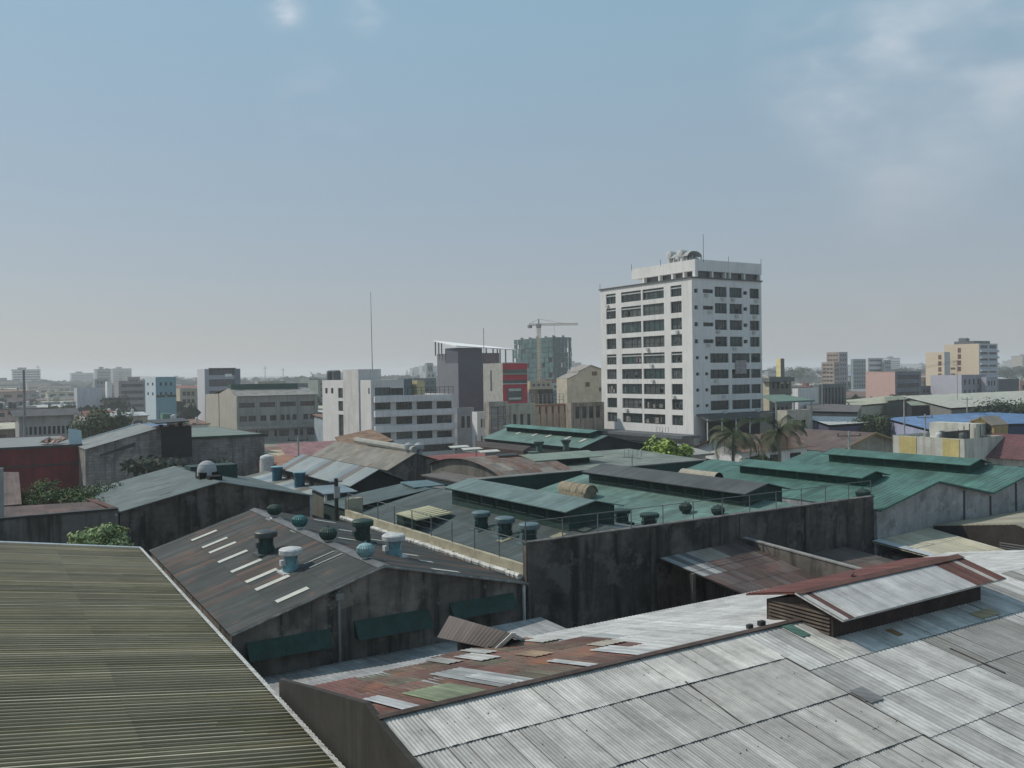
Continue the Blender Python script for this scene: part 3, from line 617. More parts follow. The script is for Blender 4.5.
def colF(i, j, s, t):      # front slope, sheet by sheet
    a = RA0 + s; b = 17 - t * .9825
    r = random.Random(i * 31 + j * 977)
    if a < 17.95:
        k = r.choice([.38, .42, .45, .48, .51]) * (1.08 if j == 0 else .92); 
        if j >= 1 and 14.5 < a < 17.95 and j == 1: k = r.choice([.33, .37, .4])
        if j == 1 and a > 16.9: k = .4
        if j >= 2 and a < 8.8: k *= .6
        return (k, k * .975, k * .92)
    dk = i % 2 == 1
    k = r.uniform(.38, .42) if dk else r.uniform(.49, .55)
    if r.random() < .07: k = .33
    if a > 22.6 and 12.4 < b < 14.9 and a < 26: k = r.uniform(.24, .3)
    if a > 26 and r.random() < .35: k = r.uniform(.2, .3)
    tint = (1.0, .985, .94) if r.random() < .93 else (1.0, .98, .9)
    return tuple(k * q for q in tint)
def colBk(i, j, s, t):      # rear slope: rust to the left, white to the right
    a = RA0 + s; b = 17 + t * .9825; r = random.Random(i * 17 + j * 331)
    if b > 22.2 + (a - 8) * .3 and a < 13: k = r.uniform(.26, .33); return (k, k, k)
    if a > 15.9 + .8 * ((j * 7) % 3 - 1) or (a > 15.0 and j == 4):
        k = r.uniform(.40, .5); return (k, k, k * .98)
    if r.random() < .06: return (.33, .34, .34)
    return r.choice([(.15, .062, .05), (.17, .07, .055), (.13, .058, .048), (.19, .09, .07), (.12, .065, .05)])
mb = MB()
FRT = ((RA0, 17, 11.03), (RA1, 17, 11.03), (RA1, 1.4, zf(1.4) + .03), (RA0, 1.4, zf(1.4) + .03))
# rows of sheets: laps measured from the photograph at 15.62, 13.76, 11.9 ...
bs_ = [17.0, 15.62, 13.76, 11.9, 10.05, 8.2, 6.3, 3.0]
def rows(mb, edges, sign, cf, a0, a1, nsheets, amp, pitch, seg=6, skew=False):
    for j in range(len(edges) - 1):
        b0, b1 = edges[j], edges[j + 1]; ov = .08 * sign; A0, A1_ = (xw(b0) + .12, xw(b1) + .12) if skew else (a0, a0)
        panel(mb, (A0, b0, zf(b0) + .035), (a1, b0, zf(b0) + .035), (a1, b1 + ov, zf(b1 + ov) + .052), (A1_, b1 + ov, zf(b1 + ov) + .052), nsheets, 1, lambda i, jj, s, t, j=j, b0=b0: cf(i, j, s + (a0 - RA0), abs(17 - b0) / .9825 + t), amp, pitch, under=False, seg=seg)
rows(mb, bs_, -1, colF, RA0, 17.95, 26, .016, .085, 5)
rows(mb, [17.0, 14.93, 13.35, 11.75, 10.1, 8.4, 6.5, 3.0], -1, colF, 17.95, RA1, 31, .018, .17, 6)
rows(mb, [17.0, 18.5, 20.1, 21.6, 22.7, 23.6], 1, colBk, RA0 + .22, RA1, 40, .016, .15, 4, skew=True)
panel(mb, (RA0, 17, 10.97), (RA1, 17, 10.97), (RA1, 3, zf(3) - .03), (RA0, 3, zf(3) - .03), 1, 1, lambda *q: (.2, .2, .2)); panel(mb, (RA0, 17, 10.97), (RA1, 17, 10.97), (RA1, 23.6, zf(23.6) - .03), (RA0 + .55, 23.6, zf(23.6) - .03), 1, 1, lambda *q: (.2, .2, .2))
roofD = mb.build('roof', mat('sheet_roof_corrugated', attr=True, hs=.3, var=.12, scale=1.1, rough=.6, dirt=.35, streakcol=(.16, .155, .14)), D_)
# the rusted part of the rear slope carries its own loose and replaced sheets
BQ = ((RA0, 17, 11.05), (RA1, 17, 11.05), (RA1, 24.45, zf(24.45) + .05), (RA0, 24.45, zf(24.45) + .05)); W_ = RA1 - RA0
RUST2 = mat('rusted_sheet', attr=True, hs=.45, var=.35, scale=1.4, rough=.9, rust=.55, rustcol=(.22, .10, .06), dirt=.5, streakcol=(.11, .10, .075))
def bpatch(a0, a1, b0, b1, c, m=None, up=.02, name='replaced_sheet'):
    mb = MB(); s0, s1, t0, t1 = (a0 - RA0) / W_, (a1 - RA0) / W_, (b0 - 17) / 7.45, (b1 - 17) / 7.45; n = max(2, int((a1 - a0) / .075))
    for k in range(n):
        x0 = s0 + (s1 - s0) * k / n; x1 = s0 + (s1 - s0) * (k + 1) / n
        mb.face([roofpt(*BQ, x0, t0, up + .014 * (k % 2)), roofpt(*BQ, x0, t1, up + .014 * (k % 2)), roofpt(*BQ, x1, t1, up + .014 * ((k + 1) % 2)), roofpt(*BQ, x1, t0, up + .014 * ((k + 1) % 2))], c=c, uv=[(a0 + k * .075, b0), (a0 + k * .075, b1), (a0 + k * .075 + .07, b1), (a0 + k * .075 + .07, b0)])
    return mb.build(name, m or SHEET, roofD)
r = random.Random(2); a = RA0 + .14
while a < 16.0:      # rusted skin, strip by strip
    w_ = r.uniform(.7, .95); 
    for (b0, b1) in ((17.12, 18.6), (18.55, 20.2), (20.15, 21.7), (21.65, 22.7), (22.65, 23.55)):
        lim = {17.12: 15.3, 18.55: 15.2, 20.15: 15.6, 21.65: 14.9, 22.65: 14.6}[b0]
        if a < lim and not (b1 > 22.5 + (a - 8) * .3) and a > xw(b1) + .1:
            k = r.uniform(.8, 1.25); c = r.choice([(.12, .055, .045), (.14, .068, .055), (.10, .055, .045), (.12, .09, .068), (.10, .095, .07)]); bpatch(a, a + w_ - .02, b0, b1, tuple(x * k for x in c), RUST2, up=.0, name='rusted_sheet')
    a += w_
bpatch(8.95, 10.2, 17.1, 18.95, (.17, .2, .12), up=.035, name='green_sheet'); bpatch(10.55, 11.45, 17.2, 20.7, (.27, .28, .28), up=.03); bpatch(10.75, 11.15, 17.15, 19.2, (.4, .41, .41), up=.05)
bpatch(8.12, 8.5, 16.98, 19.25, (.42, .43, .44), up=.045); bpatch(12.3, 12.9, 21.0, 22.6, (.4, .4, .38), up=.035); bpatch(12.98, 13.25, 17.15, 18.95, (.43, .44, .44), up=.04); bpatch(14.5, 15.2, 17.15, 19.15, (.43, .44, .44), up=.04)
bpatch(13.3, 13.9, 19.9, 21.0, (.32, .22, .14), up=.03); bpatch(15.1, 15.9, 19.3, 20.1, (.36, .33, .28), up=.035); bpatch(14.9, 15.6, 21.9, 22.9, (.38, .38, .36), up=.035); bpatch(13.0, 13.4, 22.0, 23.5, (.36, .36, .34), up=.035); bpatch(11.6, 12.1, 21.6, 23.0, (.3, .3, .28), up=.035)
FQ = ((RA0, 17, 11.05), (RA1, 17, 11.05), (RA1, 3, zf(3) + .05), (RA0, 3, zf(3) + .05))
def fpatch(a0, a1, b0, b1, c, up=.03, name='replaced_sheet', m=None):
    mb = MB(); mb.face([roofpt(*FQ, (x - RA0) / W_, (17 - y) / 14, up) for x, y in ((a0, b0), (a0, b1), (a1, b1), (a1, b0))], c=c); return mb.build(name, m or SHEET, roofD)
fpatch(19.3, 19.68, 16.2, 16.95, (.1, .2, .165), name='green_sheet'); fpatch(18.0, 18.5, 13.15, 13.75, (.2, .2, .2)); 
fpatch(22.0, 22.25, 15.2, 15.6, (.3, .18, .08), name='rust_stain'); fpatch(25.6, 26.6, 14.95, 15.35, (.34, .27, .15), name='rust_stain')
mb = MB()
for (x0, y0, x1, y1, w_) in ((14.62, 15.65, 14.5, 13.74, .018), (17.93, 15.7, 17.92, 3.2, .012), (22.72, 14.15, 22.75, 12.7, .04), (27.9, 13.9, 27.95, 13.1, .03)):
    mb.bar((x0, y0, zf(y0) + .055), (x1, y1, zf(y1) + .055), w_, 4)
for j_ in range(len(bs_) - 1):
    for i_ in range(1, 26):
        if r.random() < .65: x = RA0 + i_ * 10.45 / 26; mb.bar((x, bs_[j_] - .05, zf(bs_[j_] - .05) + .052), (x, bs_[j_ + 1] + .02, zf(bs_[j_ + 1]) + .056), .003 + r.random() * .0045, 4)
for j_, (e0_, e1_) in enumerate(zip([17.0, 14.93, 13.35, 11.75, 10.1, 8.4][:-1], [14.93, 13.35, 11.75, 10.1, 8.4])):
    for i_ in range(1, 31):
        if r.random() < .5: x = 17.95 + i_ * 20.05 / 31; mb.bar((x, e0_ - .05, zf(e0_) + .05), (x, e1_, zf(e1_) + .055), .004 + r.random() * .004, 4)
for e in bs_[1:-1]:
    for k in range(64):
        x = 7.6 + k * 10.3 / 64; 
        if r.random() < .75: mb.bar((x, e - .085, zf(e) + .045), (x + .15, e - .085 + r.uniform(-.01, .01), zf(e) + .045), .006 + r.random() * .007, 4)
mb.build('sheet_joints', mat('dirt_joint', (.05, .045, .04), var=.4, scale=3), roofD)
mb = MB(); r = random.Random(3)
for k in range(70):
    x = r.uniform(7.8, 17.9); y = r.choice([14.9, 14.3, 13.0, 12.4, 11.2, 10.6, 16.3]) + r.uniform(-.03, .03)
    mb.bar((x, y, zf(y) + .05), (x, y, zf(y) + .07), .012, 5)
mb.build('roof_nails', DKMETAL, roofD)
mb = MB()
for sgn in (-1, 1): mb.slab([(RA0 - .02, 17, 11.12), (20.2, 17, 11.12), (20.2, 17 + sgn * .11, 11.09), (RA0 - .02, 17 + sgn * .11, 11.09)], .012)
mb.build('ridge_cap', mat('ridge_rust', (.085, .06, .052), rough=.85, var=.4, scale=1.2), roofD)
mb = MB()
for (x, s_) in ((18.3, .11), (18.75, .13)): mb = MB(); mb.box(x, x + s_ * 1.5, 17.1, 17.1 + s_, 11.08, 11.08 + s_); mb.build('ridge_brick', DKMETAL, roofD)
# raised ridge monitor of D
MO = MB(); ma0, ma1 = 20.15, 27.1
gable_walls(MO, ma0, ma1, 15.86, 18.15, 10.6, 11.42, 11.72, 'a')
mon = MO.build('roof_monitor', mat('rusty_dark_boards', (.045, .03, .026), var=.5, scale=1.2, dirt=.4), D_)
mb = MB()
for k in range(7): z = 10.80 + k * .1; mb.slab([(ma0 - .05, 15.95, z), (ma0 - .05, 18.05, z), (ma0 - .006, 18.05, z + .05), (ma0 - .006, 15.95, z + .05)], .012)
mb.build('louvre', mat('rusty_slats', (.09, .07, .055), var=.4, scale=2), mon)
mb = MB()
def colM(i, j, s, t):
    r = random.Random(i * 7 + 1)
    if s < .75: return [(.45, .44, .42), (.10, .05, .045), (.4, .39, .37), (.12, .055, .045)][i % 4]
    if s > 6.2: return [(.11, .05, .042), (.36, .34, .32), (.1, .045, .04)][i % 3] if i % 2 else (.12, .06, .05)
    k = .42 + r.uniform(-.05, .04); return (k, k, k)
panel(mb, (20.0, 17.0, 11.85), (27.75, 17.0, 11.95), (27.75, 15.42, 11.5), (20.0, 15.42, 11.42), 34, 1, colM, amp=.016, pitch=.11, seg=5)
panel(mb, (20.0, 17.0, 11.85), (27.75, 17.0, 11.95), (27.75, 18.8, 11.55), (20.0, 18.8, 11.46), 20, 1, rc((.13, .05, .045), (.11, .045, .04), (.15, .06, .05), seed=4), amp=.016, pitch=.15, seg=4)
mb.build('monitor_roof', mat('rusty_painted_sheet', attr=True, hs=.3, var=.15, scale=1.5, rough=.75), mon)
mb = MB(); mb.slab([(20.0, 17, 11.9), (27.75, 17, 12.0), (27.75, 16.74, 11.93), (20.0, 16.8, 11.85)], .012); mb.bar((22.6, 17.1, 11.95), (23.3, 17.6, 11.85), .045); mb.build('monitor_ridge', RUSTM, mon)

# low grey roof between B and D
t = thing('lean_to_roof', 'flat pale grey sheet roof filling the gap below the stained gable wall', 'roof', (14, 28, 0))
mb = MB(); panel(mb, (8.3, 23.5, 8.45), (21.0, 23.5, 8.45), (21.0, 31.85, 7.4), (8.6, 31.85, 7.4), 18, 3, rc((.3, .3, .3), (.26, .265, .27), (.33, .33, .32), seed=9, var=.06), amp=.014, pitch=.2, lap=.01, seg=4); mb.build('roof', SHEET, t)
mb = MB(); mb.box(9.0, 20.9, 25.0, 31.7, 0, 7.2); mb.build('wall', DWALL, t)
t = thing('ridge_hood', 'small brown gabled hood standing on the flat grey roof', 'roof hood', (14.2, 24.0, 7.6))
mb = MB(); gable_walls(mb, 13.75, 14.75, 23.0, 25.0, 7.6, 9.95, 10.25, 'b'); mb.build('wall', BLACKM, t)
mb = MB(); panel(mb, (14.17, 22.56, 10.4), (13.65, 25.3, 10.4), (13.1, 25.1, 9.85), (13.8, 22.9, 9.9), 10, 1, rc((.085, .07, .065), (.1, .08, .075), seed=2), amp=.012, pitch=.17, seg=4); panel(mb, (14.17, 22.56, 10.4), (13.65, 25.3, 10.4), (14.7, 25.7, 9.85), (15.1, 23.3, 9.88), 10, 1, rc((.085, .07, .065), seed=2)); mb.build('roof', SHEET, t)
mb = MB(); mb.slab([(14.19, 22.5, 10.43), (13.78, 22.84, 9.92), (13.97, 22.78, 9.93), (14.34, 22.47, 10.4)], .03); mb.slab([(14.19, 22.5, 10.43), (15.12, 23.24, 9.91), (15.0, 23.2, 9.87), (14.16, 22.52, 10.32)], .03); mb.build('barge_board', TRIM, t)
t = thing('lean_to_roof', 'short light grey sheet roof in the corner under the blackened wall', 'roof', (19.6, 29.6, 0))
mb = MB(); panel(mb, (18.4, 31.0, 7.95), (21.0, 31.0, 7.95), (21.0, 27.9, 7.85), (18.4, 27.9, 7.85), 6, 1, rc((.36, .37, .37), (.3, .31, .31), seed=5), amp=.014, pitch=.15, seg=4); mb.build('roof', SHEET, t)

# I: brown shed roof against the high wall
t = thing('shed', 'brown rusty shed roof leaning on the blackened wall with an open dark side', 'shed', (31, 30, 0))
QI = ((28.5, 32.12, 9.3), (33.8, 32.12, 9.5), (34.2, 27.4, 8.4), (29.3, 27.3, 8.35)); mb = MB()
def colI(i, j, s, t):
    r = random.Random(i * 3 + j * 50); 
    if i < 4 and j < 2: return [(.3, .31, .31), (.13, .13, .13)][i % 2]
    if 4 <= i <= 7 and j == 0: return r.choice([(.3, .27, .23), (.35, .33, .3), (.17, .1, .08)])
    return r.choice([(.085, .058, .052), (.1, .07, .064), (.078, .055, .052), (.11, .088, .085)])
panel(mb, *QI, 13, 4, colI, amp=.014, pitch=.14, lap=.008, seg=4); mb.build('roof', SHEETB, t)
for (x, y, z) in ((28.75, 30.2, 8.9), (29.35, 27.6, 8.3), (33.9, 27.6, 8.3)): mb = MB(); mb.bar((x, y, 0), (x, y, z), .13, 4); mb.build('post', DWALL, t)
mb = MB(); mb.box(31.2, 33.6, 27.9, 31.9, 0, 7.9); mb.build('inner_wall', DWALL, t)
t = thing('boundary_wall', 'low stained concrete wall jutting out from the blackened wall', 'wall', (34.1, 28.6, 0))
mb = MB(); mb.face([(34.2, 25, 0), (34.2, 32.15, 0), (34.2, 32.15, 9.62), (34.2, 25, 9.2)]); mb.face([(34.0, 25, 0), (34.0, 32.15, 0), (34.0, 32.15, 9.62), (34.0, 25, 9.2)]); mb.face([(34.0, 25, 9.2), (34.2, 25, 9.2), (34.2, 32.15, 9.62), (34.0, 32.15, 9.62)]); mb.face([(34.0, 25, 0), (34.2, 25, 0), (34.2, 25, 9.2), (34.0, 25, 9.2)]); mb.build('wall_panel', mat('stained_low_wall', (.14, .125, .11), streak=.7, var=.4, scale=.5), t)
mb = MB(); mb.slab([(33.96, 25, 9.26), (34.24, 25, 9.26), (34.24, 32.12, 9.68), (33.96, 32.12, 9.68)], .06); mb.build('coping', CONC, t)
t = thing('yard_building', 'dull low block in the shaded yard right of the low stained wall', 'building', (38.5, 28.5, 0))
mb = MB(); mb.box(35.5, 41.5, 27.5, 32.0, 0, 7.9); mb.build('wall', DWALL, t)
mb = MB(); panel(mb, (35.3, 32.1, 8.3), (41.8, 32.1, 8.3), (41.8, 27.2, 7.95), (35.3, 27.2, 7.95), 8, 2, rc((.12, .1, .085), (.09, .08, .07), seed=6)); mb.build('roof', SHEETB, t)

# G / H: cream roofs under the green warehouse
t = thing('shed', 'shed with dusty cream sheet roof below the pale panelled wall', 'shed', (46.5, 28.6, 0))
mb = MB(); panel(mb, (44.0, 31.95, 8.38), (49.3, 31.95, 8.6), (48.6, 25.3, 7.9), (43.8, 25.3, 7.85), 9, 3, rc((.5, .46, .34), (.45, .42, .32), (.53, .49, .38), seed=8, var=.06), amp=.014, pitch=.2, lap=.008, seg=4)
mb.build('roof', SHEETW, t); mb = MB(); mb.box(44.4, 48.3, 25.7, 31.8, 0, 7.7); mb.build('wall', DWALL, t)
mb = MB(); mb.slab([(43.78, 25.28, 7.93), (48.62, 25.28, 7.98), (48.62, 25.2, 7.86), (43.78, 25.2, 7.8)], .02); mb.slab([(43.95, 31.9, 8.45), (44.6, 31.9, 8.47), (44.3, 25.3, 7.95), (43.8, 25.3, 7.93)], .015); mb.build('pale_edge_sheet', mat('pale_blue_grey_sheet', (.4, .42, .44), var=.15), t)
t = thing('shed', 'shed with dark brown plank gable, wall louvre and cream roof at the right edge', 'shed', (55, 28.5, 0))
mb = MB(); gable_walls(mb, 49.8, 62, 23.2, 31.95, 0, 8.2, 9.35, 'a', ridge=.45, ze2=8.65); mb.build('wall', mat('dark_brown_wall', (.035, .03, .027), var=.4, scale=.8, dirt=.4, streakcol=(.06, .05, .04)), t)
mb = MB(); gable_roof(mb, 49.8, 62, 23.2, 31.93, 8.2, 9.35, 'a', ridge=.45, oh=.02, ns=14, nr=2, colfn=rc((.34, .31, .23), (.3, .28, .22), seed=12), ze2=8.65); mb.build('roof', SHEETW, t)
lv = MB()
for k in range(5): lv.box(49.72, 49.78, 24.6, 28.0, 7.7 + k * .13, 7.77 + k * .13)
lv.build('louvre', mat('grey_louvre', (.16, .16, .15)), t)
mb = MB(); mb.box(49.7, 49.79, 28.2, 28.8, 7.4, 7.95); mb.build('patch_board', mat('tan_board', (.3, .22, .12)), t)
mb = MB(); mb.box(43.7, 50.5, 19.2, 23.0, 0, 7.3); t = thing('shed', 'small dark shed with grey edge strips at the right edge below the cream roof', 'shed', (48, 21, 0)); mb.build('wall', DWALL, t)
mb = MB(); panel(mb, (43.5, 23.2, 7.7), (51, 23.2, 7.7), (51, 19, 7.4), (43.5, 19, 7.4), 8, 2, rc((.08, .075, .07), (.06, .06, .06), seed=2)); mb.build('roof', SHEET, t)
mb = MB(); mb.bar((43.5, 23.2, 7.75), (51, 23.2, 7.75), .08, 4); mb.bar((43.5, 21.2, 7.65), (51, 21.2, 7.65), .06, 4); mb.build('edge_strip', GALV, t)

# ================================================================== middle distance, left
def pgable_b(name, label, cat, L_, T_, R_, b0, b1, wallm, roofm, cf, z0=0, ns=12, nr=2, group=None, amp=0, oh=.15):
    l, t_, r_ = bp(*L_, b0), bp(*T_, b0), bp(*R_, b0); root = thing(name, label, cat, ((l[0] + r_[0]) / 2, (b0 + b1) / 2, z0), group)
    rg = (t_[0] - l[0]) / (r_[0] - l[0]); mb = MB(); gable_walls(mb, l[0], r_[0], b0, b1, z0, l[2], t_[2], 'b', rg, ze2=r_[2]); mb.build('wall', wallm, root)
    mb = MB(); gable_roof(mb, l[0], r_[0], b0, b1, l[2], t_[2], 'b', rg, oh, ns, nr, cf, ze2=r_[2], amp=amp, pitch=.3); mb.build('roof', roofm, root); return root, l, t_, r_
MOSS = mat('dark_joint')
t = thing('warehouse', 'grey green roofed warehouse with dark gable wall and a white domed roof light', 'warehouse', (15, 64, 0), 'warehouses around the camera')
mb = MB(); gable_walls(mb, 9.25, 20.95, 58, 70.5, 0, 10.12, 11.45, 'b'); mb.build('wall', mat('blackened_wall'), t)
mb = MB(); gable_roof(mb, 9.25, 20.95, 58, 70.5, 10.12, 11.45, 'b', oh=.2, ns=14, nr=3, colfn=rc((.115, .15, .148), (.11, .14, .138), (.125, .155, .152), seed=4, var=.05), amp=.018, pitch=.3); rfL = mb.build('roof', SHEET, t)
mb = MB(); mb.lathe(15.2, 61.5, [(.62, 11.6), (.62, 11.95), (.6, 12.1), (.5, 12.35), (.3, 12.52), (.05, 12.58)], n=24); dome = mb.build('dome_light', mat('grey_dome', (.36, .37, .38), var=.2), rfL)
mb = MB(); mb.box(14.6, 15.8, 60.9, 62.1, 11.1, 11.85); mb.box(14.9, 15.7, 59.6, 60.5, 11.1, 11.7); mb.build('dome_base', BLACKM, rfL)
mb = MB(); mb.box(15.3, 18.6, 66.5, 68.2, 10.6, 11.75); mb.build('ridge_hood', DKGREEN, rfL)
QLL = ((15.1, 57.8, 11.5), (15.1, 70.7, 11.5), (9.05, 70.7, 10.12), (9.05, 57.8, 10.12))
for s_, t0, t1 in ((.13, .42, .55), (.3, .35, .6), (.45, .3, .5), (.58, .4, .7)): strip(rfL, QLL, s_, s_ + .012, t0, t1, mat('pale_lap_strip', (.3, .33, .33)))
mb = MB(); mb.slab([(8.95, 57.8, 10.1), (8.95, 70.7, 10.1), (9.1, 70.7, 10.1), (9.1, 57.8, 10.1)], .14); mb.build('gutter', GALV, t)
mb = MB(); mb.bar((20.98, 57.9, 8.5), (20.98, 57.9, 10.1), .07); mb.build('downpipe', WHITEM, t)

# walled yard on the far left
t = thing('boundary_wall', 'long rain-streaked wall behind the olive roof, left of the grey green gable', 'wall', (0, 58, 0))
mb = MB(); mb.box(-12, 9.15, 57.9, 58.15, 0, 10.3); mb.build('wall_panel', mat('streaked_yard_wall', (.15, .145, .135), streak=.8, var=.3, scale=.5), t)
mb = MB(); mb.box(-12, 9.15, 57.82, 58.2, 10.3, 10.42); mb.build('coping', DKMETAL, t)
t = thing('shed', 'low rusty brown roof behind the rain-streaked wall', 'shed', (5, 61, 0))
mb = MB(); panel(mb, (2.3, 64.6, 10.25), (9.0, 62.4, 10.35), (9.1, 58.3, 10.25), (2.2, 58.3, 10.25), 12, 2, rc((.1, .065, .06), (.12, .08, .072), (.085, .06, .055), seed=3)); mb.build('roof', SHEETB, t)
mb = MB(); mb.box(2.4, 8.8, 58.4, 62.3, 0, 9.9); mb.build('wall', DWALL, t); mb = MB(); mb.slab([(8.2, 64.4, 10.36), (8.6, 64.2, 10.36), (9.15, 58.4, 10.42), (8.75, 58.4, 10.42)], .05); mb.build('edge_board', RUSTM, t)
t = thing('shed', 'steep brown shed roof at the left edge beside the creeper', 'shed', (3, 68, 0))
mb = MB(); panel(mb, (2.6, 75, 11.6), (5.2, 75, 11.4), (4.6, 64.6, 10.3), (1.6, 64.6, 10.3), 8, 1, rc((.12, .09, .082), (.14, .1, .092), seed=3)); mb.build('roof', SHEETB, t)
mb = MB(); mb.box(2.0, 4.5, 65, 75, 0, 10.2); mb.build('wall', BLACKM, t)
t = thing('post', 'pale upright post at the left picture edge above the streaked wall', 'post', (*dp(2, 520, 52)[:2], 0)); P = dp(1.5, 500, 52); mb = MB(); mb.box(P[0] - .12, P[0] + .12, P[1] - .12, P[1] + .12, 0, dp(1.5, 468, 52)[2]); mb.build('shaft', mat('pale_post', (.3, .31, .3)), t)

t = block('building', 'dark red walled building with flat grey roof at the left edge', 'building', -10, 133.3, 26.8, 24, 9.5, mat('dark_red_wall', (.15, .02, .022), streak=.3, var=.3, scale=.4, streakcol=(.03, .012, .012)), parapet=.05, roofm=mat('grey_flat_roof', (.2, .215, .22), var=.15, scale=.2))
mb = MB(); mb.box(-10, 16.7, 133.15, 133.297, 6.9, 7.05); mb.box(-10, 16.7, 133.2, 133.297, 9.2, 9.52); mb.build('band', DKMETAL, t)
mb = MB(); P = bp(69, 444, 134); Q = bp(82, 444, 134); mb.slab([(P[0], 134, 9.5), (Q[0], 134, 9.5), (Q[0], 134.4, 11.3), (P[0], 134.4, 11.6)], .1); mb.build('roof_board', mat('pale_blue_board', (.4, .5, .53), var=.1), t)
mb = MB(); r = random.Random(5)
for k in range(14): x, y = r.uniform(12.5, 15.3), r.uniform(134.5, 138); s_ = r.uniform(.2, .7); mb.slab([(x - s_, y - .3, 9.6 + r.random() * .4), (x + s_, y, 9.7 + r.random() * .6), (x + s_, y + s_, 9.9 + r.random() * .6), (x - s_, y + .6, 9.8)], .05)
mb.build('roof_debris', mat('debris_mixed', (.3, .2, .16), island=.6), t)

t = thing('warehouse', 'warehouse with half-gable stained block wall between the red wall and the black screen', 'warehouse', (21, 138, 0))
mb = MB()
for b in (127, 140): mb.face([(16.3, b, 0), (29.2, b, 0), (29.2, b, 10.6), (25.4, b, 11.5), (16.3, b, 9.1)])
mb.face([(16.3, 127, 0), (16.3, 140, 0), (16.3, 140, 9.1), (16.3, 127, 9.1)]); mb.face([(29.2, 127, 0), (29.2, 140, 0), (29.2, 140, 10.6), (29.2, 127, 10.6)]); mb.build('wall', mat('stained_block_wall', (.25, .24, .225), brick=2, streak=.5, dirt=.65, var=.25, scale=.25, streakcol=(.055, .052, .048)), t)
mb = MB(); panel(mb, (25.4, 126.7, 11.6), (25.4, 140, 11.6), (16.2, 140, 9.2), (16.2, 126.7, 9.2), 12, 2, rc((.19, .205, .2), (.2, .215, .21), seed=1, var=.04)); panel(mb, (25.4, 126.7, 11.6), (25.4, 140, 11.6), (29.3, 140, 10.7), (29.3, 126.7, 10.7), 12, 2, rc((.15, .16, .16), seed=1)); mb.build('roof', SHEET, t)
mb = MB(); mb.slab([(25.4, 140, 11.64), (25.2, 140.1, 11.75), (16.2, 140.1, 9.4), (16.2, 140, 9.2)], .05); mb.build('white_verge', TRIM, t)
mb = MB(); mb.slab([(18, 126.9, 8.2), (22.3, 126.9, 9.3), (22.3, 126.96, 9.8), (18, 126.96, 8.4)], .03); mb.build('dark_tarp', DKMETAL, t)
t = thing('screen_structure', 'black boarded stair head between the two stained block walls', 'structure', (28, 126, 0))
P, Q = bp(162.5, 427, 126), bp(191.5, 427, 126); mb = MB(); mb.box(P[0], Q[0], 126, 130, 7.6, P[2]); mb.build('screen', mat('black_screen', (.014, .016, .016), var=.4), t)
mb = MB(); mb.box(P[0], Q[0], 126.1, 130, 0, 7.58); mb.build('wall', mat('corrugated_dim_wall', (.16, .155, .15), streak=.5), t)
mb = MB(); mb.slab([(P[0] - 1, 125, P[2] + .6), (Q[0] - .5, 125, P[2] + .75), (Q[0], 131, P[2] + .9), (P[0] - 1, 131, P[2] + .8)], .15); mb.build('roof', DKMETAL, t)
mb = MB(); 
for k in range(12): x = r.uniform(P[0] - 1, Q[0]); mb = MB(); mb.box(x, x + .5, 125.2, 125.7, P[2] + .05, P[2] + .05 + r.uniform(.2, .5)); mb.build('stored_box', mat('debris_mixed'), t)
t = block('building', 'plain stained grey block box with flat green roof below the school-like building', 'building', 29.7, 128, 10.0, 26, 10.0, mat('stained_block_wall'), parapet=.04, roofm=mat('greenish_flat_roof', (.15, .19, .17), var=.15, scale=.3))
mb = MB(); mb.box(29.5, 39.9, 127.75, 128.0, 9.75, 10.06); mb.build('fascia', DKGREEN, t); mb = MB(); mb.box(31.8, 34.8, 127.9, 127.997, 5.8, 7.4); mb.box(35.2, 35.26, 127.9, 127.997, 5, 9.7); mb.build('wall_patch', mat('pale_render_patch', (.2, .2, .19), dirt=.5), t)

# striped roofs
t = thing('warehouse', 'shed with blue grey and brown striped sheet roof and dark open gable', 'warehouse', (28, 70, 0))
mb = MB(); gable_walls(mb, 25.9, 30.2, 62.9, 79, 0, 10.0, 11.0, 'b', ridge=.47); mb.build('wall', mat('dark_wall_green', (.03, .035, .033), var=.3), t)
def cS(i, j, s, t_): return [(.22, .26, .265), (.24, .27, .27), (.13, .12, .11), (.17, .22, .245), (.24, .27, .27), (.11, .11, .10)][(i + (i // 5)) % 6]
mb = MB(); gable_roof(mb, 25.8, 30.3, 62.6, 79, 10.0, 11.0, 'b', ridge=.47, oh=.2, ns=14, nr=1, colfn=cS); mb.build('roof', SHEETW, t)
t = thing('lean_to_roof', 'low blue and cream striped lean-to roof carrying two teal drums', 'roof', (25.3, 75, 0))
mb = MB(); panel(mb, (26.2, 66.2, 9.3), (26.2, 84, 9.3), (24.0, 84, 8.9), (24.0, 66.2, 8.9), 11, 1, lambda i, j, s, t_: [(.17, .23, .27), (.3, .33, .32), (.15, .15, .13), (.27, .3, .31)][i % 4]); mb.build('roof', SHEETW, t)
mb = MB(); mb.box(24.2, 26.1, 66.4, 84, 0, 8.85); mb.build('wall', GWALL, t)
VB = mat('drum_teal', (.03, .11, .15), rough=.4)
for (px, py, lab) in ((277, 472, 'teal roof vent drum farther back on the blue striped lean-to'), (299.5, 479.5, 'teal roof vent drum nearer on the blue striped lean-to')):
    P = ap(px, py, 25.1); tv = thing('roof_vent', lab, 'vent', (P[0], P[1], 9.1)); mb = MB(); mb.lathe(P[0], P[1], [(.42, 8.9), (.42, 10.0), (.5, 10.02), (.5, 10.2), (.1, 10.3)], n=18); mb.build('drum', VB, tv); mb = MB(); mb.lathe(P[0], P[1], [(.53, 10.21), (.53, 10.27), (.05, 10.36)], n=18); mb.build('cap', mat('drum_cap', (.2, .33, .38)), tv)
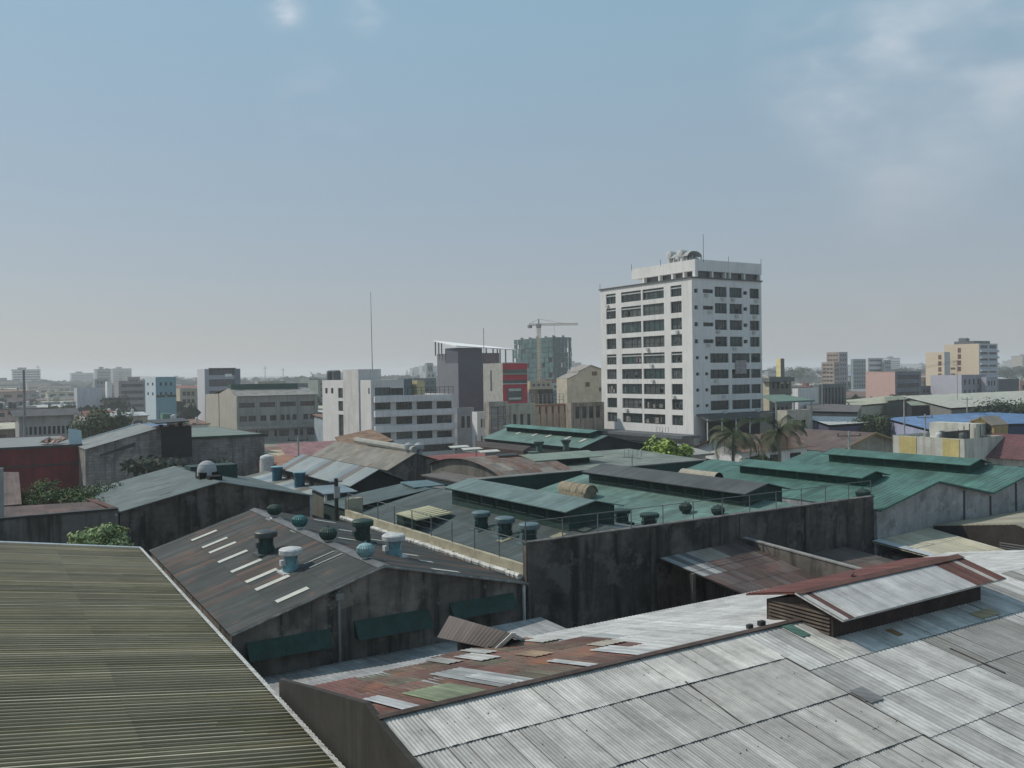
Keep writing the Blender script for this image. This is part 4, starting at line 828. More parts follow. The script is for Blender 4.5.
t = thing('hut', 'ribbed grey metal hut with pale corner strip beside the dark utility post', 'hut', (22.8, 60, 0))
mb = MB(); mb.box(22.2, 24.2, 58.4, 61, 0, 10.1); mb.build('wall', mat('ribbed_grey_wall', (.14, .145, .13), var=.2, streak=.3), t)
mb = MB(); mb.box(22.1, 22.25, 58.25, 58.4, 8, 10.1); mb.box(22.26, 24.2, 58.25, 58.39, 8.85, 9.0); mb.build('corner_strip', TRIM, t)
mb = MB(); mb.slab([(22.0, 58.1, 10.15), (24.4, 58.1, 10.15), (24.4, 61.2, 10.35), (22, 61.2, 10.35)], .06); mb.build('roof', mat('blue_grey_sheet', (.16, .21, .24)), t)
t = thing('utility_post', 'short dark utility post with a meter box at the corner of the cream parapet', 'post', (21.0, 53.4, 0))
mb = MB(); mb.bar((21.0, 53.4, 7), (21.0, 53.4, 11.7), .13, 8); mb.build('shaft', DKMETAL, t); mb = MB(); mb.box(20.8, 21.15, 53.15, 53.3, 10.5, 11.2); mb.bar((20.6, 53.4, 11.5), (21.4, 53.4, 11.5), .05, 5); mb.build('meter_box', GALV, t)
t = thing('water_tank', 'low cream box unit beside the utility post behind the parapet corner', 'box', (21.6, 52.7, 9)); mb = MB(); mb.box(21.35, 22.3, 52.35, 52.9, 8, 10.5); mb.build('casing', mat('cream_parapet'), t)
t = thing('tarpaulin_shed', 'dark green shed with curved pale blue roof patch behind the cream parapet end', 'shed', (26, 57, 0))
mb = MB(); gable_walls(mb, 21.9, 31.6, 54, 58, 0, 9.5, 10.3, 'b', ridge=.62); mb.build('wall', mat('deep_green_wall', (.02, .04, .037)), t)
mb = MB(); gable_roof(mb, 21.9, 31.6, 54, 58, 9.6, 10.4, 'b', ridge=.62, ns=4, nr=3, oh=.1, colfn=rc((.07, .1, .1), (.08, .11, .11), seed=1)); mb.build('roof', SHEET, t)
mb = MB(); mb.slab([(27.2, 55, 10.5), (29.4, 55, 10.5), (29.4, 57.5, 10.6), (27.4, 57.7, 10.6)], .08); mb.build('roof_cover', mat('pale_teal_sheet', (.10, .16, .18)), t)

root, l, tt, rr_ = pgable_b('warehouse', 'old warehouse with mossy grey roof, pale pipe on the ridge and dark gable', 'warehouse', (388, 470), (415, 453.5), (437, 460), 74, 93, DWALL, SHEETB, rc((.19, .18, .15), (.2, .195, .165), (.17, .165, .14), (.21, .2, .18), seed=7), ns=16, nr=3)
mb = MB(); mb.bar((tt[0] + .2, 74.5, tt[2] + .3), (tt[0] + .2, 88, tt[2] + .45), .32, 8); mb.build('ridge_pipe', mat('pale_pipe', (.3, .3, .27), var=.2), root)
for k, (px, py) in enumerate(((409, 450), (419, 450))):
    P = bp(px, py, 75.5); mb = MB(); mb.lathe(P[0], P[1], [(.3, P[2] - .8), (.3, P[2]), (.5, P[2] + .1), (.45, P[2] + .5), (.1, P[2] + .7)], n=14); mb.build('turbine_vent', GALV, root)
t = thing('roof_tarp', 'brown roof hump with loose sheets beside the white office block', 'roof', (40, 93, 0)); P = zp(362, 441, 10.8); mb = MB(); mb.slab([(P[0] - 3, P[1] - 3, 10.2), (P[0] + 2, P[1] - 4, 11.0), (P[0] + 2.5, P[1] + 3, 11.9), (P[0] - 2, P[1] + 3, 11.2)], .2); mb.box(P[0] - 2, P[0] + 2, P[1] - 3, P[1] + 2.5, 0, 10.2); mb.build('roof', mat('brown_hump', (.2, .13, .09), var=.4, scale=1), t)
t = thing('shed', 'long low pink roofed shed in front of the white office block', 'shed', (46, 123, 0))
mb = MB(); panel(mb, (42.5, 131, 8.3), (56, 131, 8.3), (54, 116, 7.6), (39, 116, 7.6), 16, 2, rc((.26, .12, .12), (.24, .11, .11), (.28, .14, .13), seed=5)); mb.build('roof', SHEET, t); mb = MB(); mb.box(39.5, 53.5, 116.4, 131, 0, 7.4); mb.build('wall', CREAM, t)
t = thing('shed', 'low orange brown patched roof left of the striped sheds', 'shed', (33, 95, 0)); P = [zp(*q, 8.3) for q in ((271, 457), (287, 454), (303, 460), (280, 468))]; mb = MB(); mb.slab([tuple(q) for q in P], .1); c_ = sum(P) / 4; mb.box(c_[0] - 2.2, c_[0] + 2.2, c_[1] - 3, c_[1] + 3, 0, 8.1); mb.build('roof', mat('orange_patch_roof', (.25, .13, .085), var=.35, scale=.8), t)
P = zp(267, 455, 9.2); t = thing('water_tank', 'white tank at the corner of the plain block box', 'tank', (P[0], P[1], 7)); mb = MB(); mb.lathe(P[0], P[1], [(.8, 6.5), (.8, 8.9), (.7, 9.1), (.1, 9.3)], n=16); mb.build('tank', WHITEM, t)

# rusty arched gable, house below it
t = thing('warehouse', 'warehouse with rusty red patched roof and dim grey arched gable', 'warehouse', (45, 70, 0))
ag, b0_, b1_ = 33.6, 54.0, 65.0; pk = ap(463, 459.5, ag); mb = MB(); arc = []
for k in range(13):
    f = k / 12; b = b0_ + (b1_ - b0_) * f; z = 10.75 + (pk[2] - 10.75) * math.sin(math.pi * f) ** .8; arc.append((b, z))
for a in (ag, 39.5): mb.face([(a, b0_, 0)] + [(a, b, z) for b, z in arc] + [(a, b1_, 0)])
mb.face([(ag, b0_, 0), (39.5, b0_, 0), (39.5, b0_, 10.75), (ag, b0_, 10.75)]); mb.build('wall', mat('dim_arch_wall', (.15, .14, .12), var=.3, streak=.4), t)
mb = MB(); f_ = rc((.17, .11, .085), (.2, .14, .11), (.17, .13, .115), (.25, .23, .2), (.15, .14, .13), (.2, .17, .15), seed=8, var=.2)
for k in range(12):
    (bA, zA), (bB, zB) = arc[k], arc[k + 1]; panel(mb, (ag - .3, bA, zA + .08), (39.7, bA, zA + .08), (39.7, bB, zB + .08), (ag - .3, bB, zB + .08), 10, 1, lambda i, j, s, t_, k=k: f_(i, j, s, t_), under=False)
mb.build('roof', SHEETR, t)
mb = MB(); P = [zp(*q, pk[2] + .35) for q in ((475, 440.5), (530.5, 446), (523, 451), (476, 446))]; mb.slab([tuple(q) for q in P], .35); mb.build('roof_monitor', mat('dark_brown_monitor', (.06, .045, .04), var=.3), t)
for k, (x, y) in enumerate(((459, 447), (472, 449), (489, 451.5), (507, 455))):
    P = zp(x, y, pk[2] + .2); mb = MB(); mb.slab([(P[0] - .9, P[1] - .3, P[2]), (P[0] + .9, P[1] - .3, P[2]), (P[0] + 1.0, P[1] + .4, P[2] + .1), (P[0] - .8, P[1] + .4, P[2] + .1)], .06); mb.build('loose_sheet', SKY if k != 3 else DKMETAL, t)
t = thing('house', 'small pale house wall with a dark window under the arched gable', 'house', (32, 59, 0))
mb = MB(); facade(mb, (31.9, 62.5, 0), *LD, 8.1, 10.3, [(3.0, 4.1, 9.1, 9.9)], .15); facade(mb, (31.9, 54.4, 0), *FD, 1.6, 10.3, [], .1); mb.face([(31.9, 54.4, 10.3), (33.5, 54.4, 10.3), (33.5, 62.5, 10.3), (31.9, 62.5, 10.3)]); mb.build('wall', mat('pale_house_wall', (.3, .3, .3), dirt=.4), t); window(t, (31.9, 62.5, 0), *LD, (3.0, 4.1, 9.1, 9.9), .15)
mb = MB(); mb.slab([(31.6, 54.2, 10.35), (33.55, 54.2, 10.5), (33.55, 62.8, 10.5), (31.6, 62.8, 10.35)], .1); mb.build('roof', mat('dull_grey_roof', (.13, .125, .12), dirt=.4), t)

# grey-green low roof with a long hood, behind C
t = thing('warehouse', 'low grey green roof with long dark-edged hood and small cup vents', 'warehouse', (42, 58, 0))
sz = bp(500, 478, 53.2)[2]; mb = MB(); mb.box(30.5, 52, 53.2, 53.4, 0, sz); mb.box(39.8, 52, 53.4, 63.5, 0, sz - .3); mb.build('wall', mat('deep_green_fascia', (.022, .055, .048)), t)
mb = MB(); panel(mb, (39.75, 63.6, sz + .25), (53, 63.6, sz + .25), (52.2, 53.1, sz + .02), (39.75, 53.1, sz + .02), 14, 3, rc((.19, .22, .185), (.2, .23, .195), (.18, .205, .175), seed=3, var=.05)); rs = mb.build('roof', SHEET, t)
mb = MB(); mb.slab([(30.4, 53.08, sz + .06), (52, 53.08, sz + .06), (52, 53.7, sz + .1), (30.4, 53.7, sz + .1)], .06); mb.build('eave_flashing', mat('eave_grey', (.17, .18, .17), var=.3), rs)
mo = MB(); mo.box(38.3, 43.6, 57.2, 59.2, sz, sz + .6); mo_ = mo.build('hood', DKGREEN, rs)
mb = MB(); mb.slab([(37.8, 56.3, sz + .62), (44.3, 56.3, sz + .62), (44.3, 58.3, sz + .95), (37.8, 58.3, sz + .95)], .06); mb.slab([(37.8, 58.3, sz + .95), (44.3, 58.3, sz + .95), (44.3, 60, sz + .65), (37.8, 60, sz + .65)], .06); mb.build('hood_roof', mat('grey_green_hood', (.19, .24, .2), var=.15), mo_)
for (px, py) in ((539, 449), (566, 447), (532.5, 460.5)):
    P = zp(px, py, sz + .2); mb = MB(); mb.lathe(P[0], P[1], [(.3, sz - .1), (.28, sz + .45), (.5, sz + .8), (.52, sz + .9), (.3, sz + .92)], n=14); mb.build('cup_vent', mat('cup_green', (.09, .14, .12)), rs)

root, l, tt, rr_ = pgable_b('warehouse', 'teal roofed warehouse with a row of five short white skylights', 'warehouse', (581, 447.5), (606, 436), (657, 447), 74, 93, mat('dark_netted_gable', (.035, .042, .042), var=.3), SHEET, rc((.11, .185, .165), (.115, .195, .172), seed=2, var=.05), ns=16, nr=2, oh=.3)
QT = ((tt[0], 73.7, tt[2] + .06), (tt[0], 93.3, tt[2] + .06), (l[0] - .3, 93.3, l[2] + .0), (l[0] - .3, 73.7, l[2] + .0))
for (px, py) in ((519, 433), (535, 434.8), (549, 436), (568, 438), (583, 440.5)):
    s_, t_ = st_of(QT, px, py); strip(root.children[1], QT, s_ - .012, s_ + .012, max(.02, t_ - .12), min(.98, t_ + .12), SKY)
monitor(root, tt[0] - .2, 75, 92, 1.2, tt[2] + .3, tt[2] + .55, tt[2] - .3, SHEET, DKGREEN, cCs((.09, .19, .165), 3, .05))
P = bp(650, 452, 70); t = block('wall_block', 'plain dull grey wall block behind the bright green bush', 'building', bp(640, 452, 70)[0], 70, 8.0, 3, bp(655, 453.5, 70)[2], mat('dull_grey_wall', (.12, .12, .12), var=.2, streak=.4), parapet=.1)
# television aerials
def aerial(px, py, d, h, lab, n=5):
    P = dp(px, py, d); t = thing('aerial', lab, 'aerial', (P[0], P[1], P[2] - h)); mb = MB(); mb.bar((P[0], P[1], P[2] - h), P, .04, 5, m=0); mb.build('mast', GALV, t)
    mb = MB(); mb.bar((P[0] - .9, P[1], P[2] - .1), (P[0] + .9, P[1], P[2] - .3), .03, 5)
    for k in range(n): x = P[0] - .8 + 1.6 * k / (n - 1); mb.bar((x, P[1] - .1, P[2] - .1 - .1 * k / n), (x, P[1] - .1, P[2] + .45 - .1 * k / n), .025, 4)
    mb.build('elements', GALV, t); return t
aerial(632, 455, 66, 2.6, 'white television aerial in front of the dark netted gable, left of the bush')
aerial(662, 431, 95, 2.5, 'thin television aerial above the bright green bush')
aerial(845, 444, 90, 4.0, 'pale television aerial with short prongs left of the brown tiled gable')

# ================================================================== landmarks
# --- the white apartment tower
TP = dp(692.6, 350, 184); ta, tb = TP[0], TP[1]
TZ = ap(692.4, 277, ta)[2]; WLb = ap(601, 350, ta)[1] - tb; WFa = bp(762, 350, tb)[0] - ta
def LR(x0, x1, y0, y1, slope_x=677):   # pixel box on the left face -> (s, z); rows are read at x=677
    s0 = tb + WLb - ap(x0, 350, ta)[1]; s1 = tb + WLb - ap(x1, 350, ta)[1]
    return (s0, s1, ap(slope_x, y1, ta)[2], ap(slope_x, y0, ta)[2])
def FR(x0, x1, y0, y1, sx=720): return (bp(x0, 350, tb)[0] - ta, bp(x1, 350, tb)[0] - ta, bp(sx, y1, tb)[2], bp(sx, y0, tb)[2])
T_ = thing('apartment_tower', 'tall white apartment tower with rows of wide dark windows, highest building in view', 'tower', (ta + WFa / 2, tb + WLb / 2, 0))
lrow = [(285.3, 296.3), (301.2, 312.7), (317.9, 329.6), (334.4, 345.9), (351.7, 362.8), (368, 378.8), (383.9, 394.7), (399.2, 409.9), (415.1, 425.3)]
lcol = [(606.7, 616.3), (621.7, 641.6), (643.2, 664.5), (671.2, 682.2)]
lrect = [LR(c[0], c[1], r_[0], r_[1]) for r_ in lrow for c in lcol]
frow = [(286.8, 297), (303.2, 313.4), (319.8, 329.8), (336.5, 346.5), (353.3, 362.7), (369.5, 378.5), (385.1, 394.4), (400.6, 410)]
frect = []
for k, r_ in enumerate(frow):
    ym = (r_[0] + r_[1]) / 2
    if k < 4: frect += [FR(694.9, 698.6, ym - 2, ym + 2), FR(703.6, 713.9, ym - 2, ym + 1.8), FR(715.4, 727.6, *r_), FR(730.1, 742.9, *r_), FR(743.9, 748, ym - 2, ym + 1.6), FR(750.3, 759.9, *r_)]
    else: frect += [FR(695.8, 699.2, ym - 1.8, ym + 1.2), FR(705, 708.2, ym - 1.8, ym + 1.2), FR(710.2, 728.7, *r_), FR(731.8, 750, *r_), FR(751, 760.8, *r_)]
PB_ = ap(692, 432, ta)[2]; PF_ = bp(720, 411.5, tb)[2]
TWL = mat('tower_white_wall', (.68, .67, .65), streak=.2, var=.04, scale=.2, streakcol=(.3, .3, .28)); 
mb = MB(); facade(mb, (ta, tb + WLb, 0), *LD, WLb, TZ, lrect, .35)
facade(mb, (ta, tb, 0), *FD, WFa, TZ, frect + [(3.2, WFa - .4, 5.2, PF_ - 1.0)], .4)
mb.face([(ta + WFa, tb, 0), (ta + WFa, tb + WLb, 0), (ta + WFa, tb + WLb, TZ), (ta + WFa, tb, TZ)]); mb.face([(ta, tb + WLb, 0), (ta + WFa, tb + WLb, 0), (ta + WFa, tb + WLb, TZ), (ta, tb + WLb, TZ)])
mb.face([(ta, tb, TZ), (ta + WFa, tb, TZ), (ta + WFa, tb + WLb, TZ), (ta, tb + WLb, TZ)]); mb.build('wall', TWL, T_)
TG = [glass('tower_glass_green', (.016, .026, .025), .2), glass('tower_glass_dark', (.013, .016, .017), .2), glass('tower_glass_blind', (.06, .068, .066), .5), glass('tower_glass_teal', (.02, .045, .044), .25)]
BLD = mat('window_blind', (.4, .42, .41)); r = random.Random(21)
def balcony_win(root, o, d, n, rc4, k, inset):
    f = window(root, o, d, n, rc4, inset, FRD if k % 3 else mat('frame_teal', (.08, .13, .12)), r.choice(TG), nm=2 if (rc4[1] - rc4[0]) < 3 else 4, fw=.06, split=True, rail=None if r.random() < .5 else .35)
    o = Vector(o); dd = Vector((*d, 0)); nn = Vector((*n, 0)); a, b, c, e = rc4
    PP = lambda s, z, kk: o + dd * s + Vector((0, 0, z)) - nn * kk
    if b - a > 1.5 and r.random() < (.75 if inset < .38 else .3):     # laundry, plants, curtains seen inside each opening
        mb = MB()
        for q in range(r.randint(1, 4)):
            s = r.uniform(a + .1, b - .8); ww = r.uniform(.3, 1.2); z = r.uniform(c + .1, c + .5); hh_ = r.uniform(.5, 1.5) ; mb.face([PP(s, z, inset - .03), PP(min(b - .1, s + ww), z, inset - .03), PP(min(b - .1, s + ww), min(e - .1, z + hh_), inset - .03), PP(s, min(e - .1, z + hh_), inset - .03)])
        mb.build('curtain', mat('curtain_%d' % r.randint(0, 3), r.choice([(.2, .2, .19), (.1, .12, .12), (.07, .09, .085), (.25, .22, .2)])), f)
    return f
for k, q in enumerate(lrect):
    f = balcony_win(T_, (ta, tb + WLb, 0), *LD, q, k, .35)
    if (k // 4) in (0, 4) or ((k // 4) == 1 and k % 4 < 2):     # pale rail near the head of some openings
        mb = MB(); y1 = tb + WLb - q[0]; y0 = tb + WLb - q[1]; mb.box(ta + .1, ta + .2, y0 + .06, y1 - .06, q[3] - .65, q[3] - .4); mb.build('blind_box', BLD, f)
for k, q in enumerate(frect):
    big = q[1] - q[0] > 1.9
    f = balcony_win(T_, (ta, tb, 0), *FD, q, k, .4)
    if big: mb = MB(); [mb.bar((ta + q[0] + .05, tb + .12, q[2] + h_), (ta + q[1] - .05, tb + .12, q[2] + h_), .03, 4) for h_ in (.35, .7)]; mb.build('railing', DKMETAL, f)
mb = MB(); mb.box(ta - .25, ta - .003, tb - .2, tb + WLb + .3, TZ - .15, TZ + .12); mb.box(ta - .25, ta + WFa + .2, tb - .25, tb - .003, TZ - .15, TZ + .12); mb.build('cornice', mat('dark_cornice', (.09, .09, .09)), T_)
# crown
ca0 = bp(695, 262, tb + .4)[0]; cb1 = ap(631.5, 268, ca0)[1]; cz0 = ap(695, 270.3, ca0)[2]; cz1 = ap(695, 259, ca0)[2]; cW = bp(761.5, 262, tb + .4)[0]
crw = thing  # noqa
mb = MB(); mb.box(ca0, cW, tb + .4, cb1, cz0, cz1); mb.box(ca0 + .02, ca0 + .8, tb + .42, tb + 1.2, TZ + .1, cz0 - .002)
cr = mb.build('crown', TWL, T_)
mb = MB(); mb.box(ca0 + 1.0, cW - .5, tb + 1.3, cb1 - 3, TZ + .02, cz0 - .002); mb.build('crown_glass', glass('crown_dark', (.03, .035, .036), .25), cr)
mb = MB()
for x in (.26, .45, .52, .74, .98): X = ca0 + (cW - ca0) * x; mb.box(X - .25, X + .15, tb + .45, tb + 1.28, TZ + .03, cz0 - .003)
for y in (.18, .35, .55, .8): Y = tb + (cb1 - tb) * y; mb.box(ca0 + .05, ca0 + .95, Y, Y + .45, TZ + .03, cz0 - .003)
mb.build('crown_piers', TWL, cr)
mb = MB(); Y0 = ap(702, 250, ca0 + 3)[1]; 
Zt = cz1 + 2.3; xs0 = ca0 + 1.5
for k in range(10):
    t0, t1 = math.pi * k / 10, math.pi * (k + 1) / 10; 
    for (y0, y1) in ((tb + 4, tb + 10),): mb.face([(xs0 + 2 - 2 * math.cos(t0), y0, cz1 + 1.2 + 1.1 * math.sin(t0)), (xs0 + 2 - 2 * math.cos(t1), y0, cz1 + 1.2 + 1.1 * math.sin(t1)), (xs0 + 2 - 2 * math.cos(t1), y1, cz1 + 1.2 + 1.1 * math.sin(t1)), (xs0 + 2 - 2 * math.cos(t0), y1, cz1 + 1.2 + 1.1 * math.sin(t0))])
for q in range(5): mb.box(xs0, xs0 + .2, tb + 4 + q * 1.4, tb + 4.25 + q * 1.4, cz1, cz1 + 1.3)
for q in range(4): mb.box(xs0 + q * 1.25, xs0 + .2 + q * 1.25, tb + 4, tb + 4.2, cz1, cz1 + 1.3)
mb.box(xs0 + .4, xs0 + 3.6, tb + 4.5, tb + 9.5, cz1, cz1 + .9); mb.build('plant_canopy', mat('grey_canopy', (.34, .34, .33), var=.3), cr)
for (px, py, lab) in ((668.5, 254.5, 'far'), (679.5, 253, 'near')):
    P = ap(px, py, ca0 + 1.5); mb = MB(); x, y, z = P; R_ = .75
    for k in range(20):
        t0, t1 = 2 * math.pi * k / 20, 2 * math.pi * (k + 1) / 20
        A_ = [(x, y + R_ * math.cos(t), z + R_ * math.sin(t)) for t in (t0, t1)]; B_ = [(x + 1.6, y + R_ * math.cos(t), z + R_ * math.sin(t)) for t in (t0, t1)]
        mb.face([(x - .15, y, z), A_[0], A_[1]]); mb.face([A_[0], B_[0], B_[1], A_[1]])
    mb.box(x + .2, x + 1.4, y - .5, y + .5, cz1, z - .5); tk = mb.build('water_tank', mat('pale_tank', (.5, .5, .49), var=.05), T_)
def mast(parent, px, y0, y1, a=None, b=None, d=None, r_=.06, name='mast', m=DKMETAL):
    P0 = ap(px, y0, a) if a else dp(px, y0, d); mb = MB(); z1 = (ap(px, y1, a) if a else dp(px, y1, d))[2]; mb.bar(P0, (P0[0], P0[1], z1), r_, 5); return mb.build(name, m, parent)
mast(T_, 703.5, 262, 234, a=ca0 + 2, r_=.05)
for (px, y0, y1, aa) in ((631.5, 271, 264, ca0), (660.5, 266, 259.5, ca0), (600, 290, 284, ta), (728.5, 262, 256.5, None), (761, 265, 259, None)):
    if aa: mast(T_, px, y0, y1, a=aa, r_=.05)
    else: P = bp(px, y0, tb + .5); Pz = bp(px, y1, tb + .5)[2]; mb = MB(); mb.bar(P, (P[0], P[1], Pz), .05, 5); mb.build('mast', DKMETAL, T_)
# podium
mb = MB(); zq = PF_ - .3; mb.slab([(ta + .8, tb - 3.2, zq - 1.3), (ta + WFa + 2, tb - 3.2, zq - 1.0), (ta + WFa + 2, tb - .01, zq), (ta + .8, tb - .01, zq)], .25); pod = mb.build('podium_canopy', mat('podium_dark', (.07, .075, .07), var=.3), T_)
mb = MB(); mb.box(ta + 1.5, ta + WFa + 3, tb - 2.8, tb - .3, 0, PF_ - 5.8); mb.build('podium_wall', mat('podium_wall', (.16, .155, .14), var=.3, streak=.5), T_)
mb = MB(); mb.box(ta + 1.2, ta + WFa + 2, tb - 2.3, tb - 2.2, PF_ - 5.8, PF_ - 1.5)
mb.build('podium_shade_sheet', BLACKM, T_)  # black sheet behind the columns, painted shade of the podium recess
mb = MB()
for k in range(6): x = ta + 1.0 + k * (WFa) / 5; mb.bar((x, tb - 2.9, PF_ - 5.8), (x, tb - 2.9, PF_ - 1.3), .14, 6)
mb.build('podium_columns', TWL, T_)
mb = MB(); mb.box(ta - 5, ta - .01, tb - 2, tb + WLb + 4, PB_ - 1.1, PB_ - .5); mb.build('side_canopy', mat('slate_canopy', (.1, .11, .12), var=.2), T_)
mb = MB(); mb.box(ta - 4.4, ta - .02, tb - 1.8, tb + WLb + 3, 0, PB_ - 2.6); mb.build('side_block', mat('side_block_grey', (.16, .19, .2), var=.2), T_)
FOOT.append((ta, tb, WFa, WLb, TZ, 598, 765))
# laundry bundle hanging on the front
r = random.Random(31)
for k, q in enumerate(frect):
    if q[1] - q[0] > 1.9 and r.random() < .5: s = r.uniform(q[0] + .2, q[1] - 1.1); mb = MB(); mb.box(ta + s, ta + s + .85, tb - .35, tb - .003, q[2] - .75, q[2] - .15); mb.build('air_conditioner', mat('ac_unit', (.45, .45, .43), var=.2), T_)
for k, q in enumerate(lrect):
    if r.random() < .22: s = r.uniform(q[0] + .1, q[1] - .9); Y = tb + WLb - s; mb = MB(); mb.box(ta - .35, ta - .003, Y - .8, Y, q[2] - .7, q[2] - .15); mb.build('air_conditioner', mat('ac_unit'), T_)
P = bp(740, 366, tb); mb = MB(); mb.box(P[0] - 1.5, P[0] + 1.6, tb - .35, tb - .05, P[2] - 1.6, P[2] + 1.2); tag(mb.build('hanging_awning', mat('checked_cloth', (.3, .28, .27), var=.4, scale=2), None, (P[0], tb, P[2])), 'faded checked cloth hung from a tower balcony', 'cloth')

# --- white office block
d_ = 190; OP = dp(371, 400, d_); oa, ob = OP[0], OP[1]; OZ = ap(371, 380, oa)[2]; OWb = ap(322.5, 400, oa)[1] - ob; OWa = bp(454, 400, ob)[0] - oa
def OL(x0, x1, y0, y1): return (ob + OWb - ap(x0, 400, oa)[1], ob + OWb - ap(x1, 400, oa)[1], ap((x0 + x1) / 2, y1, oa)[2], ap((x0 + x1) / 2, y0, oa)[2])
def OF(x0, x1, y0, y1): return (bp(x0, 400, ob)[0] - oa, bp(x1, 400, ob)[0] - oa, bp((x0 + x1) / 2, y1, ob)[2], bp((x0 + x1) / 2, y0, ob)[2])
O_ = thing('office_block', 'white stained office block with dark ribbon windows and a square stair tower', 'building', (oa + OWa / 2, ob + OWb / 2, 0))
ol = [OL(325.3, 327.7, 388, 393.5), OL(331, 333.5, 388, 393.5), OL(338.2, 343, 388, 398), OL(338.2, 343, 401, 411), OL(338.2, 343.5, 414.5, 438), OL(368.3, 369.8, 388, 394), OL(353.5, 356.5, 392.5, 393.6), OL(353.5, 356.5, 406.5, 407.7), OL(353.5, 356.5, 420.5, 421.7)]
orow = [(387.5, 395.4), (401.3, 409.6), (415.2, 424), (430.8, 438.8)]; of = []
for k, (y0, y1) in enumerate(orow):
    for (x0, x1) in ((375, 390.5), (396, 412), (416.6, 432), (436.6, 451.5)):
        if k == 0 and x0 > 390: continue
        of.append(OF(x0, x1, y0, y1))
of.append(OF(389, 403.5, 388, 395)); of.append(OF(393, 452, 445.5, 452))
OWM = mat('office_white_wall', (.58, .57, .56), streak=.2, var=.06, scale=.25, streakcol=(.3, .29, .28))
zt2 = bp(430, 394.5, ob)[2]; am = bp(403.8, 390, ob)[0] - oa
mb = MB(); facade(mb, (oa, ob + OWb, 0), *LD, OWb, OZ, ol, .3, 0)
facade(mb, (oa, ob, 0), *FD, OWa, zt2, [q for q in of if q[2] < zt2 - .3 and q[3] <= zt2], .25, 0)
facade(mb, (oa, ob, zt2), *FD, am, OZ - zt2, [(q[0], q[1], max(.05, q[2] - zt2), q[3] - zt2) for q in of if q[3] > zt2], .25, 0)
mb.face([(oa, ob, OZ), (oa + am, ob, OZ), (oa + am, ob + OWb, OZ), (oa, ob + OWb, OZ)]); mb.face([(oa + am, ob, zt2 - .6), (oa + OWa, ob, zt2 - .6), (oa + OWa, ob + OWb, zt2 - .6), (oa + am, ob + OWb, zt2 - .6)])
mb.face([(oa + am, ob, zt2 - .6), (oa + am, ob + OWb, zt2 - .6), (oa + am, ob + OWb, OZ), (oa + am, ob, OZ)]); mb.face([(oa + OWa, ob, 0), (oa + OWa, ob + OWb, 0), (oa + OWa, ob + OWb, zt2), (oa + OWa, ob, zt2)]); mb.face([(oa, ob + OWb, 0), (oa + OWa, ob + OWb, 0), (oa + OWa, ob + OWb, zt2), (oa, ob + OWb, zt2)])
mb.build('wall', OWM, O_)
for q in ol: window(O_, (oa, ob + OWb, 0), *LD, q, .3, FRD, glass('office_glass', (.03, .035, .035)), nm=1, fw=.05)
for k, q in enumerate(of): window(O_, (oa, ob, 0), *FD, q, .25, FRD, glass('office_glass_green', (.012, .02, .02)) if k % 5 else glass('office_glass_pale', (.05, .07, .07)), nm=3, fw=.08, split=k < 6)
mb = MB()
for k, (y0, y1) in enumerate([(395, 401.8), (409, 416), (423.8, 431.3), (438.4, 445.3)]):
    q = OF(373, 453, y0, y1); zc0, zc1 = bp(413, y1, ob)[2], bp(413, y0, ob)[2]; mb.box(oa + .4, oa + OWa - (1.5 if k == 0 else 0), ob - 1.1, ob - .003, zc0 + .1, zc1 - .1)
mb.build('spandrel_band', mat('office_band_wall', (.6, .59, .6), streak=.2, var=.1, scale=.3, streakcol=(.18, .18, .17)), O_)
sa = OL(344, 352.5, 370, 380); mb = MB(); y1 = ap(344, 375, oa)[1]; y0 = ap(352.3, 375, oa)[1]; mb.box(oa - .3, oa + bp(373.5, 375, y0)[0] - oa, y0 - 4, y1, 0, ap(352, 369.5, oa)[2]); mb.build('stair_tower', mat('office_stair', (.53, .52, .5), streak=.3, var=.1, scale=.3, streakcol=(.22, .21, .2)), O_)
for px in (331, 336.5): P = ap(px, 379, oa + 3); mb = MB(); mb.lathe(P[0], P[1], [(1.0, OZ), (1.0, OZ + 2.0), (.7, OZ + 2.3)], n=14); mb.build('water_tank', mat('dark_tank', (.09, .1, .1)), O_)
mb = MB(); mb.bar((*bp(372.5, 375, ob + 6)[:2], OZ), (*bp(372, 375, ob + 6)[:2], bp(372, 292, ob + 6)[2]), .09, 5, r2=.04); mb.build('radio_mast', DKMETAL, O_)
mb = MB()
for k in range(11): x = oa + am + 1 + (OWa - am - 1) * k / 10; mb.bar((x, ob + .3, zt2 - .6), (x, ob + .3, zt2 + 1.6), .06, 4)
mb.bar((oa + am + 1, ob + .3, zt2 + 1.6), (oa + OWa, ob + .3, zt2 + 1.6), .07, 4); mb.bar((oa + am + 1, ob + .3, zt2 + .9), (oa + OWa, ob + .3, zt2 + .9), .04, 4); mb.build('terrace_railing', DKMETAL, O_)
P = bp(417, 385, ob + 5); mb = MB(); mb.box(P[0], P[0] + 1.9, ob + 5, ob + 8, zt2 - .6, bp(417, 380.5, ob + 5)[2]); mb.build('roof_hut', mat('yellow_hut', (.42, .37, .22), var=.1), O_)
P = bp(404, 385, ob + 6); mb = MB(); mb.box(P[0], P[0] + 2, ob + 6, ob + 9, zt2 - .6, OZ); mb.build('roof_hut', mat('teal_hut', (.1, .14, .14)), O_)
FOOT.append((oa, ob, OWa, OWb, OZ, 320, 456))

